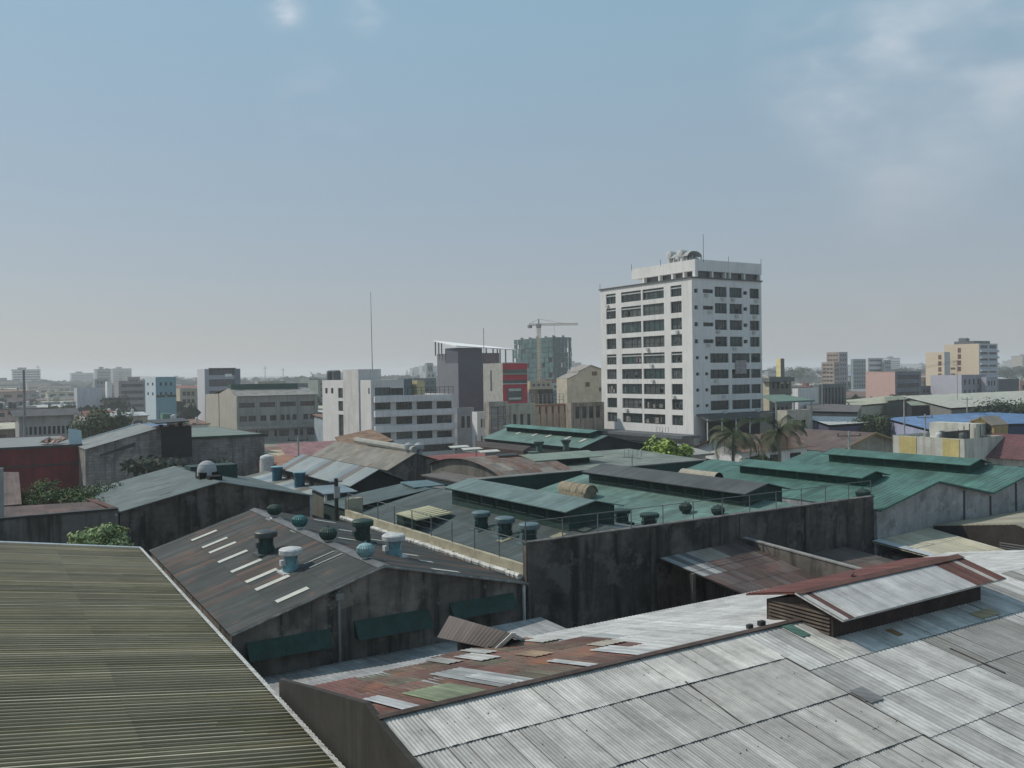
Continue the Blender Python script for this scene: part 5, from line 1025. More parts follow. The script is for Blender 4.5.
# --- school-like grey building
SB = mat('school_beige', (.37, .35, .3), streak=.25, var=.1, streakcol=(.2, .18, .14)); SG = mat('school_grey', (.3, .295, .27), streak=.35, var=.12, scale=.2, streakcol=(.08, .08, .075))
SP = dp(237.5, 420, 250); sa_, sb_ = SP[0], SP[1]; SZ = bp(237.5, 396.5, sb_)[2]; SWb = ap(206, 420, sa_)[1] - sb_; SWa = bp(318, 420, sb_)[0] - sa_
def SF(x0, x1, y0, y1): return (bp(x0, 420, sb_)[0] - sa_, bp(x1, 420, sb_)[0] - sa_, bp(275, y1, sb_)[2], bp(275, y0, sb_)[2])
sf = [SF(x0, x1, 402, 406.8) for x0, x1 in ((239, 255), (260, 275.5), (280.5, 296), (300.5, 316))]
sf += [SF(x0, x1, 415, 420.5) for x0, x1 in ((240, 247), (248.5, 256), (260.5, 266.5), (270, 276.5), (280.5, 285), (286.5, 290), (292.5, 296.5), (303.5, 308.5), (310, 315.5))]
sf += [SF(x0, x1, 430, 436.5) for x0, x1 in ((256, 268.5), (274, 289), (294, 303), (307, 315.5))]
S_ = thing('school_building', 'long grey three-storey building with beige gable end and dark green ridge', 'building', (sa_ + SWa / 2, sb_ + SWb / 2, 0))
mb = MB(); facade(mb, (sa_, sb_, 0), *FD, SWa, SZ, sf, .4, 0); pkz = ap(228, 388.3, sa_)[2]
yb = ap(219.5, 420, sa_)[1]
mb.face([(sa_, sb_, 0), (sa_, yb, 0), (sa_, yb, SZ + .6), (sa_, ap(228, 388, sa_)[1], pkz), (sa_, sb_, SZ)], m=1); mb.face([(sa_, yb + .6, 0), (sa_, sb_ + SWb, 0), (sa_, sb_ + SWb, SZ + .3), (sa_, yb + .6, SZ + .6)], m=1)
mb.face([(sa_ + SWa, sb_, 0), (sa_ + SWa, sb_ + SWb, 0), (sa_ + SWa, sb_ + SWb, SZ), (sa_ + SWa, sb_, SZ)], m=0); mb.face([(sa_, sb_ + SWb, 0), (sa_ + SWa, sb_ + SWb, 0), (sa_ + SWa, sb_ + SWb, SZ), (sa_, sb_ + SWb, SZ)], m=0)
mb.face([(sa_ + .5, yb + .3, 0), (sa_ + .5, yb + .6, 0), (sa_ + .5, yb + .6, SZ), (sa_ + .5, yb + .3, SZ)], m=0)
mb.build('wall', [SG, SB], S_)
for k, q in enumerate(sf): window(S_, (sa_, sb_, 0), *FD, q, .4, FRD, glass('school_glass', (.03, .03, .03)), nm=3, fw=.08)
mb = MB(); pb = ap(228, 388, sa_)[1]; panel(mb, (sa_, pb, pkz), (sa_ + SWa, pb, pkz - .2), (sa_ + SWa, sb_ - .6, SZ + .1), (sa_, sb_ - .6, SZ + .1), 12, 1, rc((.26, .25, .23), seed=1, var=.04)); panel(mb, (sa_, pb, pkz), (sa_ + SWa, pb, pkz - .2), (sa_ + SWa, sb_ + SWb, SZ), (sa_, sb_ + SWb, SZ), 12, 1, rc((.24, .24, .22), seed=1)); rf = mb.build('roof', SHEET, S_)
mb = MB(); mb.box(sa_ + .5, sa_ + SWa * .86, pb - 1.5, pb + 2, pkz - .5, pkz + 1.1); mb.build('ridge_monitor', mat('dark_green_ridge', (.02, .07, .055)), rf)
mb = MB()
for x in (0, 20.5, 40, 61, 78): X = sa_ + bp(237.5 + x, 420, sb_)[0] - sa_; mb.box(X - .25, X + .25, sb_ - .3, sb_ - .003, 0, SZ - .1)
mb.build('pilasters', SG, S_)
mb = MB(); mb.box(sa_ - .5, sa_ + SWa + .3, sb_ - 1.4, sb_ - .31, SF(240, 250, 425, 428)[2], SF(240, 250, 425, 427.3)[3]); mb.build('ledge', SG, S_)
FOOT.append((sa_, sb_, SWa, SWb, SZ, 205, 320))

WCAN = mat('white_canopy', (.75, .77, .78), var=.03); _b = WCAN.node_tree.nodes; _t = _b.new('ShaderNodeBsdfTranslucent'); _t.inputs[0].default_value = (.8, .82, .84, 1); _x = _b.new('ShaderNodeMixShader'); _x.inputs[0].default_value = .6; WCAN.node_tree.links.new(_b['Principled BSDF'].outputs[0], _x.inputs[1]); WCAN.node_tree.links.new(_t.outputs[0], _x.inputs[2]); WCAN.node_tree.links.new(_x.outputs[0], [q for q in _b if q.type == 'OUTPUT_MATERIAL'][0].inputs[0])
# --- grey slate block with white canopy roof
SL1 = mat('slate_lilac_panel', (.17, .175, .195), var=.08, scale=.2); SL2 = mat('slate_dark_panel', (.085, .093, .115), var=.1, scale=.2)
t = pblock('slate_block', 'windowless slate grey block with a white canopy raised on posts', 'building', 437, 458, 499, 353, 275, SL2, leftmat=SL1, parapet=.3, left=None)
a0, b0, wa, wb, z1 = o_info[t.name]
zc = bp(458, 346, b0)[2]; xa = bp(482, 350, b0)[0]; mb = MB(); mb.box(a0 - .02, xa, b0 - .02, b0 + wb * .6, z1 - 3, zc - .5); mb.build('upper_block', [SL2], t)
mb = MB(); x1 = bp(515, 350, b0)[0]; zA = ap(438, 342.3, a0 - 1)[2]; WCAN = mat('white_canopy_sheet', (.8, .8, .8), var=.02); mb.slab([(a0 - 1.2, b0 - 1, zc + .1), (x1, b0 - 1, zc - 1.0), (x1, b0 + wb, zc + .4), (a0 - 1.2, b0 + wb, zc + 2.2)], .3); mb.build('canopy', WCAN, t)
for (x, y) in ((a0 - .8, b0 + wb - .5), (a0 - .8, b0 + wb * .8), (a0 - .8, b0 + wb * .66), (xa + 1.5, b0), (xa + 4, b0), (xa + 6.5, b0), (x1 - 3.5, b0), (x1 - .7, b0), (x1 - .7, b0 + wb * .7)):
    mb = MB(); mb.bar((x, y, z1 - 9 if x > a0 + wa else z1 - .5), (x, y, (lambda s, q: (zc + .1) * (1 - s) * (1 - q) + (zc - 1.0) * s * (1 - q) + (zc + .4) * s * q + (zc + 2.2) * (1 - s) * q - .2)((x - a0 + 1.2) / (x1 - a0 + 1.2), (y - b0 + 1) / (wb + 1))), .22, 6); mb.build('post', mat('post_grey_green', (.15, .18, .18)), t)
mb = MB(); mb.box(xa, a0 + wa + .02, b0 - .03, b0 - .003, z1 - 3.6, z1 + .02); mb.build('brown_band', mat('brown_grey_band', (.16, .13, .13)), t)
t = pblock('red_building', 'red fronted building with stacked red bands and pale blank side wall', 'building', 483, 502.5, 527, 363, 258, mat('bright_red_wall', (.42, .03, .045), var=.1), leftmat=mat('pale_taupe_wall', (.36, .35, .32), streak=.2, streakcol=(.2, .19, .17)), parapet=.4, left=None)
a0, b0, wa, wb, z1 = o_info[t.name]
def bandp(name, y0, y1, x0, x1, m, out=.2):
    zA, zB = bp((x0 + x1) / 2, y1, b0)[2], bp((x0 + x1) / 2, y0, b0)[2]; mb = MB(); mb.box(bp(x0, 370, b0)[0], bp(x1, 370, b0)[0], b0 - out, b0 - .003, zA, zB); return mb.build(name, m, t)
GB = glass('band_glass', (.05, .07, .07)); PW = mat('pale_band', (.45, .46, .43))
bandp('parapet_band', 362.4, 363.3, 502.5, 527, PW); bandp('window_band', 369.5, 374, 503, 526.5, GB, .1); bandp('balcony_rail', 373.2, 374.6, 503, 527, mat('green_rail', (.2, .26, .2)), .35)
bandp('window_band', 380, 383.2, 503, 526.5, GB, .1); bandp('white_band', 383.2, 384.2, 502.5, 527, PW, .3)
bandp('shopfront', 388, 401, 507, 521.5, GB, .12); bandp('white_band', 388.5, 391, 508, 520.5, PW, .2); bandp('white_band', 397.5, 399.5, 508, 520.5, PW, .2)
mb = MB(); q0 = b0 + wb * .55; mb.box(a0 - .03, a0 - .003, q0, q0 + .8, z1 - 8, z1 - 2); mb.build('slit_window', glass(), t)
mast(t, 484, 362, 328, d=265, r_=.08)

# --- building under construction and tower crane
CP = dp(553, 360, 560); c0, c1 = CP[0], CP[1]; CW = bp(571.5, 350, c1)[0] - c0; CB = ap(514.5, 350, c0)[1] - c1; CZ1 = ap(553, 337, c0)[2]
K_ = thing('construction_building', 'tower under construction wrapped in teal green netting, beside the crane', 'building', (c0 + CW / 2, c1 + CB / 2, 0))
mb = MB(); nf = 13
for k in range(nf + 1): z = CZ1 * k / nf; mb.box(c0 + .5, c0 + CW - .5, c1 + .5, c1 + CB - .5, z - .3, z)
for i in range(6):
    for j in range(8): x = c0 + 1 + (CW - 2) * i / 5; y = c1 + 1 + (CB - 2) * j / 7; mb.box(x - .4, x + .4, y - .4, y + .4, 0, CZ1 + (1.2 if (i + j) % 3 == 0 else 0))
mb.build('floor_frame', mat('raw_concrete', (.16, .165, .165)), K_)
def net(name, o, d, w, m, seed, y=0):
    r = random.Random(seed); mb = MB(); n = 10
    for i in range(n):
        for j in range(nf):
            if r.random() < .07: continue
            s0, s1 = w * i / n + .1, w * (i + 1) / n - .1; z0_, z1_ = CZ1 * j / nf + .15, CZ1 * (j + 1) / nf - .1; k = r.uniform(.7, 1.3); out_ = r.uniform(0, .6); nx = (-1, 0) if d[1] else (0, -1)
            P = lambda s, z: (o[0] + d[0] * s + nx[0] * out_, o[1] + d[1] * s + nx[1] * out_, z)
            mb.face([P(s0, z0_), P(s1, z0_), P(s1, z1_), P(s0, z1_)], c=(.045 * k, .105 * k, .105 * k))
    return mb.build(name, m, K_)
NM = mat('green_netting', attr=True, hs=.1, var=.2, scale=.1)
net('side_netting', (c0, c1), (0, 1), CB, NM, 1); net('front_netting', (c0, c1), (1, 0), CW, NM, 2)
FOOT.append((c0, c1, CW, CB, CZ1, 512, 573))
t = thing('tower_crane', 'pale tower crane with long level jib over the netted tower', 'crane', dp(539.5, 380, 545) * np.array([1, 1, 0])); P0 = dp(539.5, 380, 545); zj = dp(539.5, 325.5, 545)[2]; zt_ = dp(539.5, 324, 545)[2] + 3
def lattice(mb, p, q, w_, n):
    p, q = Vector(p), Vector(q); d = (q - p); e = Vector((0, 0, 1)) if abs(d.normalized().z) < .5 else Vector((1, 0, 0)); g = d.normalized().cross(e).normalized(); e = g.cross(d.normalized())
    cs = [(g * w_ + e * w_), (g * w_ - e * w_), (-g * w_ - e * w_), (-g * w_ + e * w_)]
    for c in cs: mb.bar(p + c, q + c, .16, 4)
    for k in range(n):
        a, b = p + d * k / n, p + d * (k + 1) / n
        for i in range(4): mb.bar(a + cs[i], b + cs[(i + 1) % 4], .1, 4)
mb = MB(); lattice(mb, (P0[0], P0[1], 0), (P0[0], P0[1], zj), .8, 26); mb.build('mast', mat('crane_paint', (.42, .36, .26)), t)
P1 = dp(530, 325, 545); P2 = dp(578, 325, 545); rt = (P2 - P1); rt[2] = 0; rt /= np.linalg.norm(rt)
mb = MB(); lattice(mb, (*(P0[:2] + rt[:2] * 1), zj + .5), (*(P0[:2] + rt[:2] * 23.5), zj + .5), .5, 20); mb.build('jib', mat('crane_paint'), t)
mb = MB(); lattice(mb, (*(P0[:2] - rt[:2] * 1), zj + .5), (*(P0[:2] - rt[:2] * 6), zj + .5), .5, 5); mb.build('counter_jib', mat('crane_paint'), t)
E_c = P0[:2] - rt[:2] * 5.3; mb = MB(); mb.box(E_c[0] - 1, E_c[0] + 1, E_c[1] - 1, E_c[1] + 1, zj - 1.5, zj + .3); mb.build('counterweight', mat('crane_weight', (.15, .15, .15)), t)
mb = MB(); mb.box(P0[0] - 1.1, P0[0] + 1.1, P0[1] - 1.1, P0[1] + 1.1, zj - 1.5, zj + 1); mb.bar((P0[0], P0[1], zj), (P0[0], P0[1], zt_), .4, 5); mb.build('cab', mat('crane_dark', (.2, .2, .19)), t)
mb = MB(); mb.bar((P0[0], P0[1], zt_), (*(P0[:2] + rt[:2] * 15), zj + 1), .08, 4); mb.bar((P0[0], P0[1], zt_), (*(P0[:2] - rt[:2] * 5.5), zj + 1), .08, 4); mb.bar((*(P0[:2] + rt[:2] * 9.5), zj), (*(P0[:2] + rt[:2] * 9.5), zj - 8), .06, 4); mb.build('cables', DKMETAL, t)

# --- cream gabled building next to the tower
t = thing('gabled_building', 'cream building with tall stepped gable just left of the white tower', 'building', (*dp(585, 390, 225)[:2], 0)); P = dp(567, 390, 225); b0 = P[1]; 
pts = [(567, 378.5), (577.5, 373.5), (578, 371), (590.5, 365), (602, 369)]; poly = [(bp(x, y, b0)[0], b0, bp(x, y, b0)[2]) for x, y in pts]; x0 = poly[0][0]; x1 = poly[-1][0]
mb = MB(); mb.face([(x0, b0, 0), (x1 + 2, b0, 0), (x1 + 2, b0, poly[-1][2])] + [tuple(p) for p in poly[::-1]]); 
mb.face([(x0, b0, 0), (x0, b0 + 4.5, 0), (x0, b0 + 4.5, poly[0][2]), (x0, b0, poly[0][2])])
mb.face([(x1 + 2, b0 + 4.5, 0), (x0, b0 + 4.5, 0), (x0, b0 + 4.5, poly[0][2])] + [(p[0], b0 + 4.5, p[2]) for p in poly[1:]] + [(x1 + 2, b0 + 4.5, poly[-1][2])]); mb.build('wall', mat('yellow_cream_wall', (.47, .43, .34), streak=.1, streakcol=(.3, .27, .2)), t)
mb = MB()
for i in range(4): mb.slab([(poly[i][0], b0 - .3, poly[i][2] + .05), (poly[i + 1][0], b0 - .3, poly[i + 1][2] + .05), (poly[i + 1][0], b0 + 4.5, poly[i + 1][2] + .05), (poly[i][0], b0 + 4.5, poly[i][2] + .05)], .25)
mb.build('roof', mat('pale_verge_roof', (.27, .25, .23)), t)
for (xa_, xb_, ya, yb_) in ((592, 597, 371.5, 375.5), (585.5, 589.5, 382, 386.5), (599, 601, 387.5, 391.5)):
    mb = MB(); mb.box(bp(xa_, 380, b0)[0], bp(xb_, 380, b0)[0], b0 - .06, b0 - .003, bp(595, yb_, b0)[2], bp(595, ya, b0)[2]); mb.build('window', glass('brown_glass', (.09, .05, .03)), t)
FOOT.append((x0, b0, x1 - x0, 14, 18, 566, 603))

# --- named mid/far buildings
def W(nc, nr, **k): return (nc, nr, k)
ORW = mat('orange_cream_wall', (.52, .4, .3), streak=.35, var=.15, streakcol=(.2, .16, .12))
t = pblock('apartment_house', 'faded orange house with small square windows left of the white tower foot', 'building', 524, 534, 571, 405, 205, ORW, front=W(5, 1, z0=8.2, z1=11.5, fx=.35, fz=.6), parapet=.7, fw=.1)
a0, b0, wa, wb, z1 = o_info[t.name]
mb = MB()
for k in range(7): x = a0 + wa * k / 6; mb.box(x - .1, x + .1, b0 - .12, b0 - .003, 0, z1)
mb.build('orange_trim', mat('orange_trim', (.33, .17, .11)), t)
mb = MB(); mb.box(a0 - .1, a0 + wa, b0 - .2, b0 - .13, z1 - .35, z1 + .05); mb.build('orange_cornice', mat('orange_trim'), t)
mb = MB()
for k in range(9): x = a0 + wa * .1 + wa * .9 * k / 8; mb.bar((x, b0 + 3, z1), (x, b0 + 3, z1 + 2.3), .08, 4)
for h_ in (.9, 1.6, 2.3): mb.bar((a0 + wa * .1, b0 + 3, z1 + h_), (a0 + wa, b0 + 3, z1 + h_), .05, 4)
mb.build('roof_cage', mat('cage_grey', (.2, .22, .24)), t)
mb = MB(); mb.box(a0 + wa * .45, a0 + wa * .85, b0 + 5, b0 + 9, z1, z1 + 3.4); mb.build('roof_shack', mat('shack_dark', (.07, .06, .05), var=.5), t)
t = pblock('apartment_house', 'brown and grey house with barred windows at the foot of the white tower', 'building', 569, 571, 604, 403, 200, mat('brown_grey_house', (.32, .27, .22), streak=.5, var=.2), front=W(4, 1, z0=7.5, z1=11, fx=.6, fz=.75), parapet=.8, fw=.1)
t = pblock('house', 'pale green grey house with a dark doorway between the scaffold and the orange house', 'house', 504, 508, 535, 404, 200, mat('green_grey_house', (.4, .4, .33), streak=.4, var=.15), front=W(3, 1, z0=5.5, z1=9.5, fx=.45, fz=.8), fw=.08)
t = pblock('house', 'narrow unfinished house stacked with blinds and bamboo scaffold', 'house', 486, 489, 508, 402, 190, mat('scaffold_house', (.36, .33, .29), var=.3, streak=.4), front=W(1, 4, mx=.4, z0=2, fx=.92, fz=.6), fw=.05, gm=mat('blind_grey', (.26, .26, .25), var=.3))
a0, b0, wa, wb, z1 = o_info[t.name]; mb = MB()
for k in range(4): mb.bar((a0 + wa * k / 3, b0 - .8, 0), (a0 + wa * k / 3, b0 - .8, z1 - 1), .07, 4)
for k in range(6): mb.bar((a0, b0 - .8, z1 * k / 6 + 1), (a0 + wa, b0 - .8, z1 * k / 6 + 1), .05, 4)
mb.build('scaffold', mat('bamboo', (.12, .09, .06)), t)
t = pblock('house', 'small white house with cream verandah right of the white office block', 'house', 472, 477, 489, 412, 195, WWALL, front=W(2, 2, z0=2, fx=.6, fz=.5))
t = pblock('house', 'low grey house with flat roof between the slate block and the white verandah house', 'house', 453, 457, 474, 408, 215, mat('mid_grey_house', (.3, .3, .31), var=.2), front=W(2, 1, z0=4))

BW1 = mat('blue_wall_lit', (.42, .5, .54), var=.05); BW2 = mat('blue_wall_shaded', (.17, .3, .35), var=.06)  # sun put into the paler left colour, shade into the darker front
def WR(fr, cols, rows, wdt):  # explicit openings as fractions
    return [(c0_ * wdt, c1_ * wdt, r0_, r1_) for (c0_, c1_) in cols for (r0_, r1_) in rows]
P = dp(155.5, 377, 300)
t = pblock('office_tower', 'small turquoise tower with paler lit side and few windows on the left skyline', 'tower', 145, 155.5, 176, 377, 300, BW2, leftmat=BW1, front=W(3, 2, z0=11.5, z1=18, fx=.4, fz=.35), left=W(2, 2, z0=11.5, z1=18, fx=.3, fz=.3), parapet=.3)
a0, b0, wa, wb, z1 = o_info[t.name]; mb = MB(); zb = bp(165, 396, b0)[2]; mb.box(a0 + .2, a0 + wa * .45, b0 - .1, b0 - .003, zb - .4, zb + .4); mb.box(a0 + wa * .55, a0 + wa - .1, b0 - .1, b0 - .003, zb - .4, zb + .4); mb.build('dark_band', glass(), t)
t = pblock('office_tower', 'white framed tower with brown glass bands on the left skyline', 'tower', 197, 204.5, 240, 369, 325, mat('lilac_frame_shaded', (.33, .34, .38), var=.05), leftmat=mat('lilac_wall_lit', (.52, .52, .55), var=.05), front=W(1, 5, mx=.7, z0=2, z1=22.5, fx=.86, fz=.62), parapet=.4, gm=glass('brown_band_glass', (.06, .055, .065), .3), nm=8, fw=.1)  # lilac in two tones: sunlit left side paler, shaded front darker
a0, b0, wa, wb, z1 = o_info[t.name]; mb = MB(); mb.box(a0 + wa * .84, a0 + wa + .02, b0 - .25, b0 - .003, 0, z1 + .02); mb.build('side_strip', mat('slate_strip', (.14, .16, .2)), t)
P = bp(225, 375, b0); mb = MB(); mb.box(P[0], P[0] + 2.4, b0 - .12, b0 - .003, P[2] - .6, P[2] + .4); mb.build('bright_panel', mat('white_panel', (.75, .76, .76)), t)
pblock('apartment_house', 'stepped grey block with pale balcony bands left of the turquoise tower', 'building', 114, 118.5, 146, 381, 400, mat('pinkish_grey', (.26, .24, .25), var=.1), front=W(1, 5, z0=2, fx=.94, fz=.45), gm=glass('violet_band', (.07, .065, .075), .4), nm=6)
pblock('apartment_house', 'pinkish penthouse block rising behind the stepped grey block', 'building', 126, 127.5, 140, 377, 440, mat('pinkish_grey2', (.33, .28, .28), var=.1), front=W(3, 5, z0=2))
pblock('warehouse', 'long pale lilac windowless hall on the left', 'building', 74, 77, 109, 388, 430, mat('pale_lilac_hall', (.42, .43, .47), var=.06, streak=.2), left=None)
pblock('building', 'small white block at the end of the pale lilac hall', 'building', 105, 107, 112, 381.5, 430, WWALL)
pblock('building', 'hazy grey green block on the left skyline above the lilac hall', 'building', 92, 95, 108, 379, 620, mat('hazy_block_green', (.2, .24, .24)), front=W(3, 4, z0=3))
pblock('apartment_house', 'beige balcony block just right of the turquoise tower', 'building', 176, 180, 197, 388.5, 370, mat('beige_balcony', (.34, .31, .25), var=.15), leftmat=CREAM, front=W(3, 4, z0=1, fx=.75, fz=.55))
t = pblock('school_building', 'two-storey grey building with dark hipped roof and window rows behind the red wall', 'building', 15, 19, 74, 416, 190, mat('two_storey_grey', (.34, .335, .32), var=.12, streak=.3), front=W(10, 2, z0=2.5, fx=.6, fz=.5, z1=9.2), parapet=0)
a0, b0, wa, wb, z1 = o_info[t.name]; mb = MB(); gable_roof(mb, a0 - 1, a0 + wa + 1, b0 - 1, b0 + 14, z1 - .1, z1 + 1.1, 'a', oh=.3, colfn=rc((.05, .05, .05), (.06, .06, .06), seed=2)); mb.build('pitched_roof', SHEET, t)
t = thing('pole', 'tall dark pole rising above the left skyline over the red walled building', 'pole', (*dp(25, 430, 170)[:2], 0)); P = dp(25, 435, 170); mb = MB(); mb.bar((P[0], P[1], 0), (P[0], P[1], dp(25, 370, 170)[2]), .28, 8, r2=.2); mb.build('shaft', mat('pole_two_tone', (.2, .2, .21), var=.2), t)
for (xl, xe, xr, yt, d, c, lab) in (
    (239, 241, 254, 383.5, 430, (.5, .5, .5), 'small white block just right of the white framed tower'),
    (255, 258, 286, 381.5, 420, (.36, .34, .27), 'beige block with rooftop clutter above the long grey building'),
    (284, 286, 308, 383.5, 440, (.1, .12, .15), 'dark slate roofed block above the long grey building'),
    (300, 309, 321, 378.5, 520, (.2, .23, .21), 'grey green block behind the dark slate roofed block'),
    (309, 318, 343, 380, 500, (.22, .25, .22), 'grey green block directly left of the stair tower'),
    (400, 404, 436, 378.5, 430, (.11, .15, .16), 'dark blue green block behind the roof terrace'),
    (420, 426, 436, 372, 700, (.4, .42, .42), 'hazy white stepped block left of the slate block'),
    (425, 427, 433, 363, 705, (.3, .3, .3), 'small dark rooftop head on the skyline left of the slate block'),
    (569, 571, 600, 389, 300, (.28, .25, .22), 'dull low block behind the cream gabled building'),
    (527, 531, 560, 392, 330, (.12, .2, .25), 'low blue roofed block right of the red building'),
    (527, 530, 552, 381, 420, (.4, .33, .22), 'cream and yellow block below the crane'),
    (548, 552, 572, 383, 430, (.45, .44, .42), 'white block below the netted tower'),
    (540, 545, 575, 379.5, 480, (.22, .08, .08), 'dull red roofed block at the foot of the netted tower')):
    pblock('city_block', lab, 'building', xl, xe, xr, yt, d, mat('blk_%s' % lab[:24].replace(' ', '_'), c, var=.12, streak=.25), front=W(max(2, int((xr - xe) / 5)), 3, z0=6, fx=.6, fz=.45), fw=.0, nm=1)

# right hand side
t = pblock('apartment_house', 'tan and brown building with pale yellow upper panels just right of the white tower', 'building', 764, 769, 791, 377, 230, mat('tan_brown_wall', (.17, .16, .13), var=.15), leftmat=mat('cream_side', (.5, .45, .33)), front=W(4, 4, z0=3, fx=.55, fz=.5), parapet=.5)
a0, b0, wa, wb, z1 = o_info[t.name]; mb = MB(); mb.box(a0 - .8, a0 + wa + .4, b0 - .8, b0 + wb, z1 - 1.2, z1 - .2); mb.build('overhang', mat('grey_overhang', (.16, .17, .16)), t)
mb = MB(); 
for k in (.5, .78): mb.box(a0 + wa * k, a0 + wa * k + 1.1, b0 - .1, b0 - .003, bp(780, 384, b0)[2], bp(780, 379.5, b0)[2])
mb.build('pale_panels', mat('pale_yellow_panel', (.5, .46, .34)), t)  # pale yellow panels on the upper front
pblock('sign_tower', 'narrow tower head with bright yellow side right of the white tower', 'tower', 776, 780.5, 784, 358.5, 330, mat('dark_sign_side', (.12, .12, .12)), leftmat=mat('bright_yellow_side', (.68, .6, .3)))
t = thing('canopy', 'flat pale green canopy roof on posts right of the white tower foot', 'canopy', (*dp(790, 400, 160)[:2], 0)); P = dp(764, 398, 160); b0 = P[1]; x0 = P[0]; x1 = bp(815, 400, b0)[0]; zc = bp(790, 401, b0)[2]
mb = MB(); mb.slab([(x0 + 3, b0, zc), (x1, b0, zc), (x1 - 1.5, b0 + 6, zc + 1.0), (x0 + 6, b0 + 6, zc + 1.0)], .3); mb.build('roof', mat('pale_green_sheet', (.13, .2, .165), var=.1), t)
for k in range(3): X = x0 + 3.4 + (x1 - x0 - 4) * k / 2; mb = MB(); mb.bar((X, b0 + .3, 0), (X, b0 + .3, zc - .3), .15, 6); mb.build('post', GALV, t)
mb = MB(); mb.box(x0 + 5.5, x1 - 5, b0 + 3, b0 + 6, 0, zc - 2.2); mb.build('inner_block', mat('dark_inner', (.04, .05, .05)), t)
pblock('house', 'small square beige house with two barred windows under the pale green canopy', 'house', 784, 787, 811, 410.5, 145, mat('small_beige_house', (.42, .4, .33), streak=.2), front=W(2, 1, z0=7.8, z1=10.6, fx=.5, fz=.5))
pblock('city_block', 'plain white box block above the pale green canopy', 'building', 796, 798, 818, 388.5, 255, WWALL, left=None)
pblock('city_block', 'dark block with tall grilled openings right of the plain white box', 'building', 817, 819, 846, 384.5, 262, mat('grille_wall', (.15, .16, .16)), front=W(7, 1, z0=5, fx=.6, fz=.9), fw=0, nm=1)
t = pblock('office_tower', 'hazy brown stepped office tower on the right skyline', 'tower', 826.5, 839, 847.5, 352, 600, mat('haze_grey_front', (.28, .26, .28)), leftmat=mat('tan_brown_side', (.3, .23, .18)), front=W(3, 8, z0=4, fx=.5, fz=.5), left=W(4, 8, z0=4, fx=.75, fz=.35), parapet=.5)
pblock('office_tower', 'lower stepped wing at the left foot of the brown office tower', 'tower', 821.5, 834, 840, 362, 597, mat('tan_wing', (.3, .24, .2)), front=W(2, 6, z0=4), left=W(3, 7, z0=4, fx=.8, fz=.4))
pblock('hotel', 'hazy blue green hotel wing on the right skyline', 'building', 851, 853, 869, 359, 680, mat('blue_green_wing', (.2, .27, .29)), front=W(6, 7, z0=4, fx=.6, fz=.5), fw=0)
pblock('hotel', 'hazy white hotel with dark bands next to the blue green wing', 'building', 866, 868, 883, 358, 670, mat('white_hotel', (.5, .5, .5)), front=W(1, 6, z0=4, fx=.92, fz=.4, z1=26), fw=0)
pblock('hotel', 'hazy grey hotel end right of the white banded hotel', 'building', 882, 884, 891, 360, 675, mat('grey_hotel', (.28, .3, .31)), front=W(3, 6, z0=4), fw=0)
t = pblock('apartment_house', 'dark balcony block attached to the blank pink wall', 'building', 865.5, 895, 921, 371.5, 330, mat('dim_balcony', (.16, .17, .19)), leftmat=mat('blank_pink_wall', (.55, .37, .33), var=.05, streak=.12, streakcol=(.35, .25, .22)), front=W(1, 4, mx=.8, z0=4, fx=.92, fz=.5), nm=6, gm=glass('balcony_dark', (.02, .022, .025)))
pblock('city_block', 'low dark block between the pink wall and the peach tower', 'building', 918, 921, 931, 386, 345, mat('dark_low_block', (.13, .14, .16)), front=W(2, 1, z0=8))
PE = mat('peach_wall', (.6, .5, .37), var=.04); BZ = mat('pale_blue_balcony', (.42, .45, .48), var=.06)
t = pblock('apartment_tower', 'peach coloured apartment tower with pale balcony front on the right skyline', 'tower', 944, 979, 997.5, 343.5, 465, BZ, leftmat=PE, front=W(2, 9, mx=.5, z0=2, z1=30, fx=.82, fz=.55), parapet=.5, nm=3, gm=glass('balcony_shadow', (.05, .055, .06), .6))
a0, b0, wa, wb, z1 = o_info[t.name]; r_ = []
for (px, n_) in ((959.3, 4),):
    for k in range(4):
        y0 = 348 + k * 6.2; Y = ap(px, y0, a0)[1]; mb = MB(); mb.box(a0 - .08, a0 - .003, Y - .9, Y + .9, ap(px, y0 + 4.6, a0)[2], ap(px, y0, a0)[2]); mb.build('window', glass('rust_window', (.15, .06, .035)), t)
for (px, y0) in ((953, 367.5), (953, 373.5)): Y = ap(px, y0, a0)[1]; mb = MB(); mb.box(a0 - .08, a0 - .003, Y - 1.2, Y + 1.2, ap(px, y0 + 2, a0)[2], ap(px, y0, a0)[2]); mb.build('window', glass('rust_window'), t)
for k in range(8): zz = 3 + (z1 - 4) * k / 8; mb = MB(); mb.box(a0 + .3, a0 + wa - .3, b0 - 1.1, b0 - .003, zz - .15, zz + .9); mb.build('balcony', BZ, t)
mb = MB(); mb.box(a0 + 1, a0 + wa * .9, b0 + 3, b0 + 14, z1, z1 + 1.5); mb.box(a0 + 2, a0 + 5, b0 + 8, b0 + 12, z1 + 1.5, z1 + 3); mb.build('roof_plant', mat('roof_plant_dark', (.12, .13, .13)), t)
for k in range(3): P = dp(960 + k * 3.2, 341, 480); mb = MB(); mb.lathe(P[0], P[1], [(.9, z1 + 1.2), (.9, z1 + 3.2), (.4, z1 + 3.6)], n=10); mb.build('water_tank', GALV, t)
t2 = pblock('apartment_tower', 'lower peach wing with a column of rust coloured windows left of the peach tower', 'tower', 925.5, 944.3, 950, 352, 468, BZ, leftmat=PE)
a0, b0, wa, wb, z1 = o_info[t2.name]
